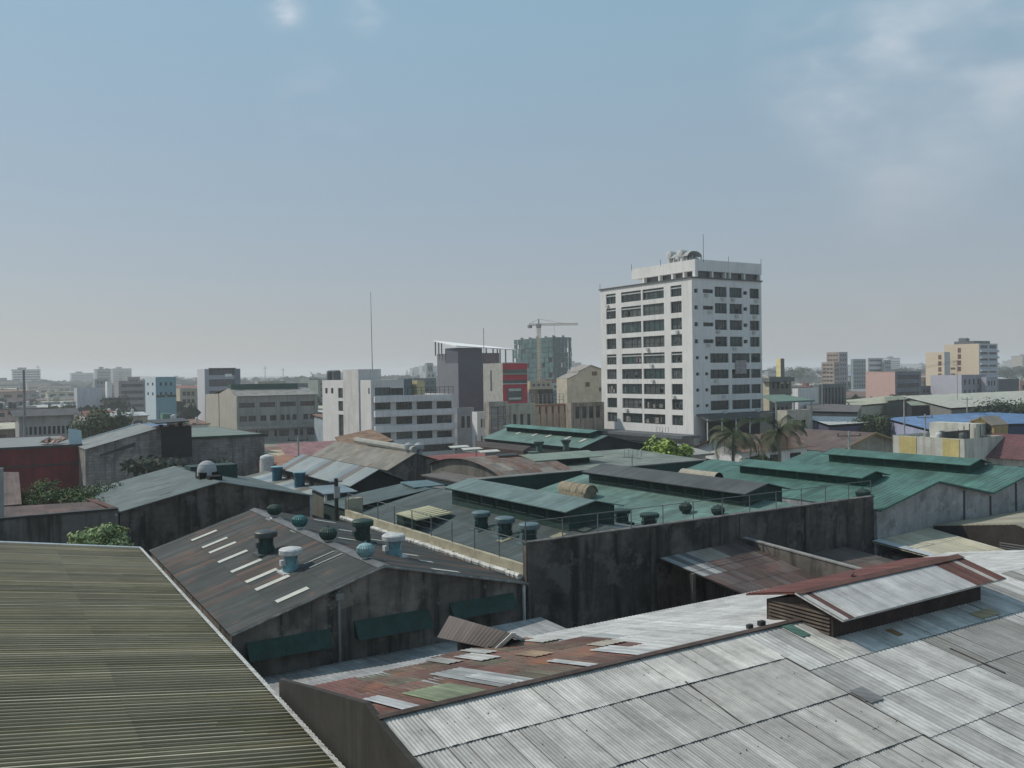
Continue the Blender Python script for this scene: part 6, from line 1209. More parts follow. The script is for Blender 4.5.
for k in range(4): y0 = 355 + k * 6.1; Y = ap(939.8, y0, a0)[1]; mb = MB(); mb.box(a0 - .08, a0 - .003, Y - .9, Y + .9, ap(939.8, y0 + 4.4, a0)[2], ap(939.8, y0, a0)[2]); mb.build('window', glass('rust_window'), t2)
pblock('office_block', 'lavender block with blank lit side in front of the peach tower', 'building', 930.5, 961.5, 986, 375, 335, mat('lavender_shaded', (.27, .26, .3), var=.08), leftmat=mat('lavender_lit', (.47, .46, .52), var=.05), front=W(5, 3, z0=3, z1=14.5, fx=.4, fz=.5))  # one lavender twice: sunlight painted into the side, shade into the front
pblock('office_block', 'narrow grey lavender block right of the lavender block', 'building', 985, 986.5, 997, 377, 338, mat('lavender_shaded2', (.3, .3, .34)), front=W(3, 3, z0=3, fx=.5, fz=.5))
t = pblock('warehouse', 'dark slatted block with pale roof near the right edge', 'building', 996, 998.5, 1019, 379, 350, mat('slatted_dark', (.09, .1, .11), var=.15), parapet=0, roofm=mat('pale_roof', (.45, .44, .4)))
pblock('house', 'pink orange house at the right edge below the green hill', 'house', 1018, 1020, 1040, 381, 360, mat('pink_orange', (.5, .3, .24)), front=W(3, 2, z0=4))

# low buildings on the right
def pslab(name, label, cat, pts, z, m, cf, h=None, wm=None, group=None):
    P = [zp(x, y, zz) for (x, y), zz in zip(pts, z)]; c = sum(P) / 4; root = thing(name, label, cat, (c[0], c[1], 0), group); mb = MB(); panel(mb, *[tuple(q) for q in P], 14, 3, cf, under=False); mb.build('roof', m, root)
    zlow = min(z) - .25; mb = MB(); Q = [c + (q - c) * .97 for q in P]
    for k in range(4): a, b = Q[k], Q[(k + 1) % 4]; mb.face([(a[0], a[1], 0), (b[0], b[1], 0), (b[0], b[1], b[2] - .5), (a[0], a[1], a[2] - .5)])
    mb.build('wall', wm or mat('dull_low_wall', (.16, .16, .15), var=.2), root); return root
pslab('warehouse', 'huge flat cream roof stretching to the right edge below the peach tower', 'warehouse', [(900, 396), (1040, 390), (1060, 402), (950, 408)], [9, 10, 9, 8.5], SHEET, rc((.42, .41, .34), (.4, .4, .34), seed=1, var=.05))
pslab('warehouse', 'cream and yellow hall below the blank pink wall', 'warehouse', [(845, 400), (893, 395.5), (896, 402), (852, 406)], [8.5, 9, 8, 8], SHEET, rc((.42, .41, .3), seed=1, var=.05), wm=mat('pale_yellow_wall', (.45, .43, .32)))
pslab('warehouse', 'low grey green shed with dark open front below the lavender block', 'warehouse', [(906, 401.5), (950, 400), (955, 404.5), (911, 405.5)], [8.5, 8.5, 8, 8], SHEET, rc((.22, .26, .18), seed=1, var=.05), wm=BLACKM)  # solid walls painted black for the shade inside the open front
pslab('house', 'dull green flat roofed house right of the cream and yellow hall', 'house', [(884, 397), (905, 395), (908, 399), (886, 401)], [9, 9, 8.7, 8.7], SHEET, rc((.2, .22, .15), seed=1), wm=mat('olive_dark_wall', (.07, .08, .06)))
pslab('warehouse', 'long off-white roof left of the blue roof with dark violet fascia', 'warehouse', [(801, 416), (876, 417), (884, 421.5), (829, 425)], [8.2, 8.2, 7.8, 7.8], SHEET, rc((.46, .46, .45), seed=1, var=.04), wm=mat('violet_dark_fascia', (.06, .06, .1)))
pslab('warehouse', 'dull brown tiled roof right of the small beige house', 'warehouse', [(805, 403), (862, 405), (858, 412), (808, 411)], [8.3, 8.3, 7.8, 7.8], SHEET, rc((.12, .1, .095), seed=1))
pslab('warehouse', 'broad bright blue sheet roof on the right', 'warehouse', [(884, 418), (985, 412), (1050, 415), (935, 431)], [8.4, 9.4, 8.6, 7.6], SHEET, rc((.11, .2, .36), (.12, .215, .39), seed=1, var=.06), wm=mat('blue_grey_under', (.3, .33, .45)))
pslab('warehouse', 'second blue roof slope reaching the right edge above the maroon roof', 'warehouse', [(985, 412.5), (1060, 415), (1060, 423), (995, 424)], [9.3, 8.8, 8, 8.2], SHEET, rc((.09, .18, .34), seed=2, var=.06), wm=mat('blue_dark_fascia', (.03, .05, .1)))
0 and pslab('warehouse', 'pale tan roof behind the bright blue roof', 'warehouse', [(908, 410), (968, 408), (985, 411.5), (915, 414)], [8.5, 8.5, 8.3, 8.3], SHEET, rc((.36, .35, .3), seed=1))
# brown tiled roof with beige gable
t = thing('house', 'wide brown tiled roof with beige gable behind the green warehouse roofs', 'house', (110, 88, 0))
mb = MB(); gable_walls(mb, 103.5, 119, 80.5, 96, 0, 6.9, 9.0, 'b'); mb.build('wall', mat('beige_gable', (.33, .31, .25), streak=.3), t)
mb = MB(); gable_roof(mb, 103.5, 119, 80.5, 96, 6.9, 9.0, 'b', oh=.5, ns=18, nr=5, colfn=rc((.12, .08, .07), (.13, .09, .078), seed=1, var=.08)); mb.build('roof', SHEET, t)
mb = MB(); mb.slab([(111.2, 79.9, 9.15), (103.0, 79.9, 6.9), (103.0, 79.9, 6.6), (111.2, 79.9, 8.85)], .06); mb.slab([(111.2, 79.9, 9.15), (119.5, 79.9, 6.9), (119.5, 79.9, 6.6), (111.2, 79.9, 8.85)], .06); mb.build('barge_board', mat('yellow_brown_board', (.3, .22, .1)), t)
# striped parapet building: its long side faces the sun
wa0, wb0, wb1 = 97.2, 58.6, 67.6; rects = [(.6, 2.4, 6.3, 7.4), (3.2, 5.4, 6.1, 7.3), (6.3, 8.0, 6.1, 7.3)]
t = thing('shop_building', 'low building whose parapet is painted in yellow and white panels', 'building', (101, 63, 0)); mb = MB(); facade(mb, (wa0, wb1, 0), *LD, 9.0, 10.0, rects, .3); facade(mb, (wa0, wb0, 0), *FD, 8, 10.0, [(1, 3, 6, 7.5), (4.5, 6.5, 6, 7.5)], .3)
mb.face([(wa0, wb0, 9.6), (wa0 + 8, wb0, 9.6), (wa0 + 8, wb1, 9.6), (wa0, wb1, 9.6)]); mb.face([(wa0 + 8, wb0, 0), (wa0 + 8, wb1, 0), (wa0 + 8, wb1, 10), (wa0 + 8, wb0, 10)]); mb.face([(wa0, wb1, 0), (wa0 + 8, wb1, 0), (wa0 + 8, wb1, 10), (wa0, wb1, 10)]); mb.build('wall', mat('worn_white_wall', (.5, .5, .45), streak=.5, var=.15, streakcol=(.22, .21, .16)), t)
for q in rects: window(t, (wa0, wb1, 0), *LD, q, .3)
YP = mat('yellow_panel', (.5, .42, .18), streak=.4, var=.2, streakcol=(.3, .25, .12))
for (s0, s1) in ((.9, 3.1), (6.4, 8.4)): mb = MB(); mb.box(wa0 - .06, wa0 - .003, wb1 - s1, wb1 - s0, 7.7, 9.9); mb.build('yellow_panel', YP, t)
for k, (x, y, s_) in enumerate(((1.5, 4, .4), (3, 2, .45), (2.2, 6, .35), (4.5, 5.5, .4))): mb = MB(); mb.lathe(wa0 + x, wb0 + y, [(s_, 9.6), (s_, 10.25), (s_ * .7, 10.45), (.05, 10.5)], n=14); mb.build('roof_tank', [mat('pale_tank'), mat('dark_tank'), mat('grey_tank', (.22, .23, .23)), mat('dark_tank')][k], t)
for k in range(6): mb = MB(); mb.bar((wa0 + .5 + k * 1.1, wb0 + 1, 9.6), (wa0 + .5 + k * 1.1, wb0 + 1, 11.0 + (k % 3) * .3), .05, 4); mb.build('roof_pipe', DKMETAL, t)
mb = MB(); mb.box(wa0 + 1, wa0 + 6, wb0 + 3, wb0 + 3.3, 9.6, 10.6); mb.build('roof_parapet', DKMETAL, t)
t = thing('house', 'ochre gabled house with four small dark windows right of the yellow and white parapet', 'house', (110, 64, 0)); A0 = 106; pb0, pb1, pz, pzt = ap(994, 426, A0), ap(970, 421.5, A0), ap(994, 426, A0)[2], ap(982, 417.3, A0)
mb = MB(); mb.face([(A0, pb0[1], 0), (A0, pb1[1], 0), (A0, pb1[1], pb1[2]), (A0, pzt[1], pzt[2]), (A0, pb0[1], pb0[2])]); mb.face([(A0, pb0[1], 0), (A0 + 3, pb0[1], 0), (A0 + 3, pb0[1], pb0[2]), (A0, pb0[1], pb0[2])]); mb.face([(A0, pb1[1], 0), (A0 + 3, pb1[1], 0), (A0 + 3, pb1[1], pb1[2]), (A0, pb1[1], pb1[2])]); mb.build('wall', mat('ochre_wall', (.4, .3, .13), var=.1, streak=.3, streakcol=(.2, .15, .08)), t)
mb = MB(); mb.slab([(A0 - .3, pzt[1], pzt[2] + .1), (A0 + 3.3, pzt[1], pzt[2] + .1), (A0 + 3.3, pb0[1], pb0[2] + .1), (A0 - .3, pb0[1], pb0[2] + .1)], .15); mb.slab([(A0 - .3, pzt[1], pzt[2] + .1), (A0 + 3.3, pzt[1], pzt[2] + .1), (A0 + 3.3, pb1[1], pb1[2] + .1), (A0 - .3, pb1[1], pb1[2] + .1)], .15); mb.build('roof', mat('dull_tan_roof', (.25, .22, .18)), t)
for (x, y) in ((976.5, 427.5), (988.5, 427), (976.8, 433.5), (987.5, 433)): P = ap(x, y, A0); mb = MB(); mb.box(A0 - .06, A0 - .003, P[1] - .35, P[1] + .35, P[2] - .4, P[2] + .4); mb.build('window', glass(), t)
mb = MB(); P = ap(968, 432, 104); mb.box(104, 106, P[1] - 1, P[1] + 5, 0, P[2] + 1); mb.build('side_wall', mat('worn_white_wall'), t)
t = thing('house', 'maroon sheet roofed house at the right edge over the green warehouse', 'house', (106, 55, 0)); mb = MB(); gable_walls(mb, 101.8, 110, 44, 61, 0, 7.9, 10.1, 'b'); mb.build('wall', mat('worn_white_wall'), t)
mb = MB(); gable_roof(mb, 101.8, 110, 44, 61, 7.9, 10.1, 'b', oh=.5, ns=14, nr=2, colfn=rc((.14, .058, .062), (.125, .055, .058), (.115, .052, .055), seed=4, var=.08)); mb.build('roof', SHEETW, t)
for k in range(4): mb = MB(); mb.box(101.7, 101.79, 46 + k * 3.6, 47.9 + k * 3.6, 5.2, 6.9); mb.build('window', glass(), t)
# houses right behind the palms
t = thing('house', 'white walled house with weathered brown roof behind the coconut palms', 'house', (85, 80, 0)); P0 = dp(742, 450, 103)
mb = MB(); a0, b0 = P0[0], P0[1]; gable_walls(mb, a0, a0 + 11, b0, b0 + 7, 0, 9.0, 10.3, 'a'); mb.build('wall', WWALL, t)
mb = MB(); gable_roof(mb, a0, a0 + 11, b0, b0 + 7, 9.0, 10.3, 'a', oh=.6, ns=10, nr=3, colfn=rc((.2, .13, .1), (.17, .14, .12), (.24, .17, .13), seed=4)); mb.build('roof', SHEETR, t)
for k in range(3): mb = MB(); mb.box(a0 + 1.2 + k * 3.4, a0 + 3 + k * 3.4, b0 - .08, b0 - .003, 6.6, 8.2); mb.build('window', glass(), t)
P = dp(692, 452, 88); t = thing('house', 'tiny white house with grey roof right of the bright green bush', 'house', (P[0], P[1], 0)); mb = MB(); mb.box(P[0] - 1.6, P[0] + 1.8, P[1], P[1] + 4, 0, 9.9); mb.build('wall', WWALL, t)
mb = MB(); mb.slab([(P[0] - 2.2, P[1] - .6, 10.0), (P[0] + 2.4, P[1] - .6, 10.0), (P[0] + 1.8, P[1] + 4, 10.7), (P[0] - 1.8, P[1] + 4, 10.7)], .2); mb.build('roof', mat('light_grey_roof', (.3, .31, .29)), t); mb = MB(); mb.box(P[0] - 1.1, P[0] + 1.2, P[1] - .08, P[1] - .003, 8.7, 9.5); mb.build('window', glass(), t)

# ================================================================== vegetation
def leafmat(name, c, isl=.35):
    return mat(name, c, rough=.7, var=.3, scale=.8, island=isl)
LEAF = leafmat('leaves_green', (.05, .075, .03)); LEAFD = leafmat('leaves_dark', (.032, .05, .028)); LEAFB = leafmat('leaves_bright', (.22, .30, .06), .3); LEAFC = leafmat('leaves_creeper', (.05, .09, .025))
BARK = mat('bark', (.12, .1, .08), var=.3, scale=3)
def leaf_quads(mb, r, clumps, n, ls):
    for _ in range(n):
        c, rad = r.choice(clumps); d = Vector((r.gauss(0, 1), r.gauss(0, 1), r.gauss(0, .8))).normalized() * (r.random() ** .45)
        p = Vector(c) + Vector((d.x * rad[0], d.y * rad[1], d.z * rad[2])); nrm = (d + Vector((r.uniform(-.8, .8), r.uniform(-.8, .8), r.uniform(0, 1.1)))).normalized()
        e = nrm.orthogonal().normalized(); g = nrm.cross(e); a = r.uniform(0, 6.3); e, g = e * math.cos(a) + g * math.sin(a), g * math.cos(a) - e * math.sin(a); s = ls * r.uniform(.6, 1.35)
        mb.face([p - e * s, p - g * s * .45, p + e * s, p + g * s * .45])
def tree(name, label, x, y, z0, h, rx, n=1800, ls=.22, m=None, seed=1, trunk_h=.45, group=None, flat=.75):
    r = random.Random(seed); t = thing(name, label, 'tree', (x, y, z0), group); top = z0 + h; rz = h * (1 - trunk_h) / 2 * 1.1; cz = top - rz
    clumps = []
    for k in range(15):
        a = r.uniform(0, 6.3); q = r.uniform(.25, .8); zz = r.uniform(-.75, .7); s = r.uniform(.28, .48)
        clumps.append(((x + math.cos(a) * rx * q, y + math.sin(a) * rx * q, cz + zz * rz * (1 - q * .35)), (rx * s, rx * s, rx * s * flat)))
    clumps.append(((x, y, cz + rz * .4), (rx * .5, rx * .5, rz * .5)))
    mb = MB(); mb.bar((x, y, z0), (x + rx * .05, y, cz - rz * .3), max(.12, h * .022), 8, r2=max(.08, h * .014))
    for k in range(6): c = clumps[k][0]; mb.bar((x + rx * .04, y, cz - rz * .5), c, max(.06, h * .01), 5, r2=.03)
    mb.build('trunk', BARK, t); mb = MB(); leaf_quads(mb, r, clumps, n, ls); mb.build('crown', m or LEAF, t); return t
def at_px(px, ytop, d): P = dp(px, ytop, d); return P
P = at_px(101, 406, 172); tree('broadleaf_tree', 'round dark green tree behind the half-gable block wall on the left', P[0], P[1], 0, P[2], 5.6, 5200, .32, seed=3)
P = at_px(664, 436, 84); tree('broadleaf_tree', 'bright yellow green tree rising beside the dark netted gable', P[0], P[1], 0, P[2], 3.2, 3000, .26, LEAFB, seed=5, trunk_h=.62)
P = at_px(98, 521, 54.5); P = bp(98, 520, 53.2); tree('broadleaf_tree', 'bright green bush rising between the olive roof and the streaked wall', P[0], P[1], 0, P[2] - .15, 1.8, 3000, .14, leafmat('leaves_lime', (.26, .33, .14), .4), seed=8, trunk_h=.84, flat=.45)
# creeper over the shed roofs at the left
t = thing('creeper', 'dark creeper heap below the dark red wall', 'creeper', (9, 70, 9)); mb = MB(); r = random.Random(4)
cl = [(tuple(zp(px - 12, py + 2, 10.25) + np.array([0, 0, r.uniform(-.3, .3)])), (r.uniform(.9, 1.6), r.uniform(1, 1.8), r.uniform(.35, .7))) for px, py in ((35, 492), (48, 486), (58, 484), (66, 490), (75, 494), (86, 490), (97, 494), (108, 491), (118, 489), (60, 496), (90, 498), (46, 497), (110, 498))]
leaf_quads(mb, r, cl, 3800, .1); mb.build('leaves', LEAFC, t); mb = MB(); 
for c, q in cl: mb.bar((c[0], c[1], 6), c, .06, 5)
mb.build('stems', BARK, t)
def palm(label, px, ytop, d, lean, seed):
    r = random.Random(seed); P = dp(px, ytop + 14, d); x, y, zt = P; t = thing('coconut_palm', label, 'palm', (x, y, 0)); mb = MB(); n = 12; pts = [(x - lean * (1 - k / n) ** 2, y, zt * k / n) for k in range(n + 1)]
    for k in range(n): mb.bar(pts[k], pts[k + 1], .24 - .1 * k / n, 9, r2=.24 - .1 * (k + 1) / n)
    mb.build('trunk', mat('palm_trunk', (.2, .18, .15), var=.35, scale=3), t)
    for k in range(20):
        mb = MB(); az = k * 2.4 + r.uniform(-.2, .2); el0 = R(r.choice([75, 55, 38, 20, 5, -10]) + r.uniform(-8, 8)); L_ = r.uniform(3.0, 3.9); p = Vector((x, y, zt)); el = el0; prev = p; m_ = 16
        for q in range(m_):
            el -= R(2.2 + q * .72); dirv = Vector((math.cos(az) * math.cos(el), math.sin(az) * math.cos(el), math.sin(el))); nx = prev + dirv * L_ / m_; mb.bar(prev, nx, .035 * (1 - q / m_) + .01, 4)
            side = dirv.cross(Vector((0, 0, 1))).normalized(); ll = 1.05 * math.sin(math.pi * (q + 1.2) / (m_ + 1.4)) + .1
            for sg in (-1, 1):
                for u_ in (0, .5):
                    o = prev + (nx - prev) * u_; tip = o + side * sg * ll * .6 + dirv * ll * .5 + Vector((0, 0, -ll * .42)); mb.face([o, o + dirv * .07, tip, tip - dirv * .03])
            prev = nx
        mb.build('frond', leafmat('palm_leaves_%d' % (k % 3), [(.04, .058, .028), (.06, .078, .035), (.10, .10, .055)][k % 3], .3), t)
    mb = MB()
    for k in range(7): a = k * .9; mb.lathe(x + .3 * math.cos(a), y + .3 * math.sin(a), [(.03, zt - .5), (.14, zt - .4), (.14, zt - .25), (.03, zt - .15)], n=8)
    mb.build('coconuts', mat('coconut', (.14, .13, .05)), t); return t
palm('coconut palm nearest the tower, left one of the pair', 733, 420, 88, .5, 1)
palm('coconut palm right of the other, in front of the pale green canopy', 779, 417, 92, -.4, 6)
for k, (px, yt, d, rx, lab) in enumerate(((1008, 399, 190, 7, 'broad dark tree near the right edge right of the gabled house'), (1032, 402, 190, 6, 'dark tree cut by the right edge beside the broad dark tree'), (996, 404, 195, 5, 'lower dark tree between the gabled house and the broad dark tree'),
    (866, 411, 175, 5, 'low olive bushy tree above the off-white roof'), (880, 412, 178, 4, 'smaller olive tree right of the low olive bushy tree'), (800, 365, 900, 13, 'hazy tall round tree on the skyline left of the brown office tower'), (700, 452, 96, 2.5, 'small green tree between the palms and the tiny white house'), (760, 450, 96, 2.2, 'small dark green tree between the two coconut palms'),
    (1012, 367, 800, 22, 'hazy green tree mound at the right edge on the skyline'), (60, 404, 330, 6, 'dark tree in front of the pale lilac hall'), (115, 396, 380, 6, 'dark tree at the foot of the stepped grey block'), (232, 397, 300, 4, 'small tree behind the beige gable end'))):
    P = dp(px, yt, d); tree('broadleaf_tree', lab, P[0], P[1], 0, P[2], rx, 2600 if d < 300 else 1300, .26 if d < 120 else (.36 if d < 300 else .9), [LEAFD, LEAF][k % 2], seed=20 + k)

# ================================================================== the wider low-rise city
bpy.context.view_layer.update()
BOX = []
for o in list(REG):
    v = []
    stack = [o]
    while stack:
        q = stack.pop(); stack += list(q.children)
        if q.type == 'MESH':
            mw = q.matrix_world; v += [mw @ Vector(c) for c in q.bound_box]
    if not v: continue
    x0, x1 = min(p.x for p in v), max(p.x for p in v); y0, y1 = min(p.y for p in v), max(p.y for p in v); z1 = max(p.z for p in v)
    BOX.append((x0, x1, y0, y1, z1))
def pxbox(x0, x1, y0, y1, z1, z0):
    q = [pr(x, y, z) for x in (x0, x1) for y in (y0, y1) for z in (z0, z1)]
    if min(k[2] for k in q) < 5: return None
    return min(k[0] for k in q), max(k[0] for k in q), min(k[1] for k in q), max(k[1] for k in q), min(k[2] for k in q)
PXB = []
for b in BOX:
    q = pxbox(*b, 3.5 if b[4] > 13 else max(2, b[4] - 3))
    if q: PXB.append((q, b[4] > 13))
def ok(x0, x1, y0, y1, z1, m=1.0, strict=True):
    for b in BOX:
        if x0 - m < b[1] and x1 + m > b[0] and y0 - m < b[3] and y1 + m > b[2]: return False
    q = pxbox(x0, x1, y0, y1, z1, z1 - 1.5)
    if not q or q[1] < -40 or q[0] > 1064: return False
    if q[4] < 200 and q[1] > 200 and q[0] < 770 and q[2] < 447: return False
    if q[4] < 175 and q[2] < 405: return False
    for (p, tall) in PXB:
        if p[4] < q[4]: continue
        ox = min(p[1], q[1]) - max(p[0], q[0]); oy = p[3] - max(p[2], q[2])
        if ox > 0 and oy > 0:
            if ox * oy > (.05 if tall else .2) * (p[1] - p[0]) * (p[3] - p[2]): return False
    return True
LM = [(0, 150, 'the left picture edge'), (25, 170, 'the tall dark pole'), (92, 430, 'the pale lilac hall'), (131, 400, 'the stepped grey block'), (160, 300, 'the turquoise tower'), (218, 325, 'the white framed tower'), (275, 250, 'the long grey building'), (330, 190, 'the stair tower'), (415, 190, 'the white office block'), (460, 275, 'the slate block'), (505, 258, 'the red building'), (543, 545, 'the crane'), (585, 225, 'the cream gabled building'), (683, 184, 'the white tower'), (790, 160, 'the green canopy'), (836, 600, 'the brown office tower'), (869, 670, 'the banded hotel'), (893, 330, 'the blank pink wall'), (945, 335, 'the lavender block'), (975, 465, 'the peach tower'), (1008, 350, 'the slatted block'), (1024, 500, 'the right picture edge')]
WC = [('white', (.6, .59, .57)), ('cream', (.5, .46, .36)), ('grey', (.26, .26, .25)), ('pale grey', (.4, .4, .4)), ('beige', (.38, .33, .26)), ('brown', (.2, .15, .12)), ('pale blue', (.32, .38, .42)), ('dark grey', (.13, .13, .13)), ('pink', (.45, .32, .28)), ('pale green', (.3, .36, .3))]
RCc = [('rusty', (.2, .12, .09)), ('grey', (.25, .25, .25)), ('pale', (.42, .42, .4)), ('dark', (.09, .09, .09)), ('green', (.1, .19, .15)), ('brown', (.15, .1, .085)), ('silver', (.38, .4, .41)), ('red', (.22, .08, .07)), ('blue', (.12, .2, .32)), ('cream', (.42, .4, .32))]
WCM = {n: mat('town_wall_' + n.replace(' ', '_'), c, streak=.3, var=.15, scale=.3, streakcol=tuple(x * .35 for x in c)) for n, c in WC}
RCM = {n: mat('town_roof_' + n, c, var=.2, scale=.25, dirt=.35, streakcol=tuple(x * .5 for x in c)) for n, c in RCc}
r = random.Random(77); fill = []
def where(px, d):
    l = min(LM, key=lambda q: abs(q[0] - px)); rel = 'far behind' if d > l[1] * 1.6 else ('behind' if d > l[1] * 1.06 else ('beside' if d > l[1] * .92 else ('before' if d > l[1] * .62 else 'far before')))
    side = 'left of' if px < l[0] - 9 else ('right of' if px > l[0] + 9 else '')
    return (rel + ' and ' + side if side else rel) + ' ' + l[2]
def filler(px, d, r):
    P = dp(px, 400, d); sc = 1 if d < 350 else 1.5
    wx, wy = r.uniform(7, 19) * sc, r.uniform(7, 17) * sc; kind = r.choice('ggffb'); h = r.uniform(4.5, 8.2) if kind != 'b' else r.uniform(7.5, 11)
    if d > 420: h = r.uniform(6, 13.5)
    x0, y0 = P[0], P[1]; zr = h + (r.uniform(1.2, 2.2) if kind == 'g' else 0)
    if not ok(x0, x0 + wx, y0, y0 + wy, zr): return
    wn = r.choice(WC)[0]; rn = r.choice(RCc)[0]; c = ['house', 'block', 'shed'][0 if kind == 'g' and wx < 13 else (2 if kind == 'g' else 1)]
    t = thing('town_' + c, '', 'house' if c == 'house' else ('building' if c == 'block' else 'shed'), (x0 + wx / 2, y0 + wy / 2, 0))
    lab = '%s %s, %s %s roof, %s' % (wn, c, rn, 'pitched' if kind == 'g' else 'flat', where(px + wx * 300 / d, d)); fill.append((t, lab, px, d))
    nwin = []; 
    if d < 420:
        nf = max(2, int(wx / 3.2)); fl = 2 if h < 8 else 3; nwin = grid(wx, h, nf, fl, mx=.6, z0=.8, z1=h - .4, fx=.5, fz=.45)
        lw = grid(wy, h, max(2, int(wy / 4)), fl, mx=.6, z0=.8, z1=h - .4, fx=.4, fz=.4) if r.random() < .5 else []
    else: lw = []; nwin = grid(wx, h, max(2, int(wx / 5)), 3, mx=.6, z0=.8, z1=h - .4, fx=.6, fz=.45)
    mb = MB(); facade(mb, (x0, y0, 0), *FD, wx, h, nwin, .25); facade(mb, (x0, y0 + wy, 0), *LD, wy, h, lw, .25)
    mb.face([(x0 + wx, y0, 0), (x0 + wx, y0 + wy, 0), (x0 + wx, y0 + wy, h), (x0 + wx, y0, h)]); mb.face([(x0, y0 + wy, 0), (x0 + wx, y0 + wy, 0), (x0 + wx, y0 + wy, h), (x0, y0 + wy, h)])
    ax = r.choice('ab')
    if kind == 'g':
        if ax == 'b':
            for y in (y0, y0 + wy): mb.face([(x0, y, h), (x0 + wx, y, h), (x0 + wx / 2, y, zr)])
        else:
            for x in (x0, x0 + wx): mb.face([(x, y0, h), (x, y0 + wy, h), (x, y0 + wy / 2, zr)])
    mb.build('wall', WCM[wn], t); mb = MB()
    if kind == 'g': gable_roof(mb, x0, x0 + wx, y0, y0 + wy, h, zr, ax, oh=.5, ns=1, nr=1)
    else:
        mb.slab([(x0 - .4, y0 - .4, h + .15), (x0 + wx + .4, y0 - .4, h + .15), (x0 + wx + .4, y0 + wy + .4, h + (.15 if kind == 'b' else .9)), (x0 - .4, y0 + wy + .4, h + (.15 if kind == 'b' else .9))], .25)
        if kind == 'b' and r.random() < .8: k = r.uniform(2, 3.5); mb.box(x0 + wx * .3, x0 + wx * .3 + k, y0 + wy * .4, y0 + wy * .4 + k, h + .16, h + 2.2)
    if kind != 'g':
        for _ in range(r.randint(0, 3)):
            X, Y = x0 + r.uniform(.1, .85) * wx, y0 + r.uniform(.05, .6) * wy; q_ = r.uniform(.3, .7); cm = MB(); cm.lathe(X, Y, [(q_, h), (q_, h + 1.3 + q_), (.1, h + 1.6 + q_)], n=8); cm.build('water_tank', mat(r.choice(['dark_tank', 'pale_tank'])), t)
        if r.random() < .5: X, Y = x0 + r.uniform(.1, .9) * wx, y0 + r.uniform(.05, .6) * wy; cm = MB(); cm.bar((X, Y, h), (X, Y, h + r.uniform(2, 4)), .05, 4); cm.build('aerial_mast', DKMETAL, t)
    mb.build('roof', RCM[rn], t)
    gw = glass('town_glass', (.03, .032, .032), .4)
    if d < 260:
        for q in nwin: window(t, (x0, y0, 0), *FD, q, .25, FRD, gw, nm=2, fw=.05)
        for q in lw: window(t, (x0, y0 + wy, 0), *LD, q, .25, FRD, gw, nm=1, fw=.05)
    else:     # a few pixels each: panes only
        for q in nwin + []: window(t, (x0, y0, 0), *FD, q, .25, FRD, gw, nm=1, fw=0)
        for q in lw: window(t, (x0, y0 + wy, 0), *LD, q, .25, FRD, gw, nm=1, fw=0)
    b = (x0, x0 + wx, y0, y0 + wy, zr); BOX.append(b)
cnt = 0
for d in (112, 128, 146, 166, 190, 216, 245, 280, 320, 365, 420, 480, 550, 640, 740, 860):
    px = -20 + r.uniform(0, 15)
    while px < 1040 and len(fill) < 285:
        for _ in range(3):
            n0 = len(fill); filler(px, d * r.uniform(.95, 1.05), r)
            if len(fill) > n0: break
        px += 910 * r.uniform(12, 20) / d * (1.0 if d < 350 else 1.5)
def name_all(fill, gname):
  groups = {}
  for f in fill: groups.setdefault(f[1], []).append(f)
  for lab, L_ in groups.items():
    L_.sort(key=lambda q: q[2])
    n = len(L_)
    if n == 1: L_[0][0]['label'] = lab
    elif n <= 3:
        for k, f in enumerate(L_): f[0]['label'] = (['left-hand ', 'right-hand '] if n == 2 else ['left-hand ', 'middle ', 'right-hand '])[k] + lab
    else:
        for f in L_: f[0]['label'] = lab; f[0]['group'] = lab
  for f in fill: f[0]['group'] = f[0].get('group', gname)
name_all(fill, 'low houses and sheds of the town')
far = []; tr_ = []
# town trees: one crown built, the rest copied
proto = tree('broadleaf_tree', 'dark tree crown among the low roofs', 0, 0, 0, 9.5, 4.2, 700, .6, LEAFD, seed=51, group='tree crowns among the low roofs'); used = False
for k in range(90):
    d = r.choice([120, 150, 180, 220, 270, 330, 400, 500, 620, 760]) * r.uniform(.93, 1.07); px = r.uniform(-10, 1035); P = dp(px, 400, d); s = r.uniform(.7, 1.15) * (1.25 if d > 380 else 1); 
    if not ok(P[0] - 2.5, P[0] + 2.5, P[1] - 2.5, P[1] + 2.5, 9.5 * s, .2): continue
    o = copy_tree(proto, (P[0], P[1], 0), 'dark tree crown among the low roofs') if used else proto
    if not used: proto.location = (P[0], P[1], 0); used = True
    tr_.append((o, 'dark tree crown, ' + where(px, d), px, d)); o.scale = (s, s, s); o.rotation_euler = (0, 0, r.uniform(0, 6))
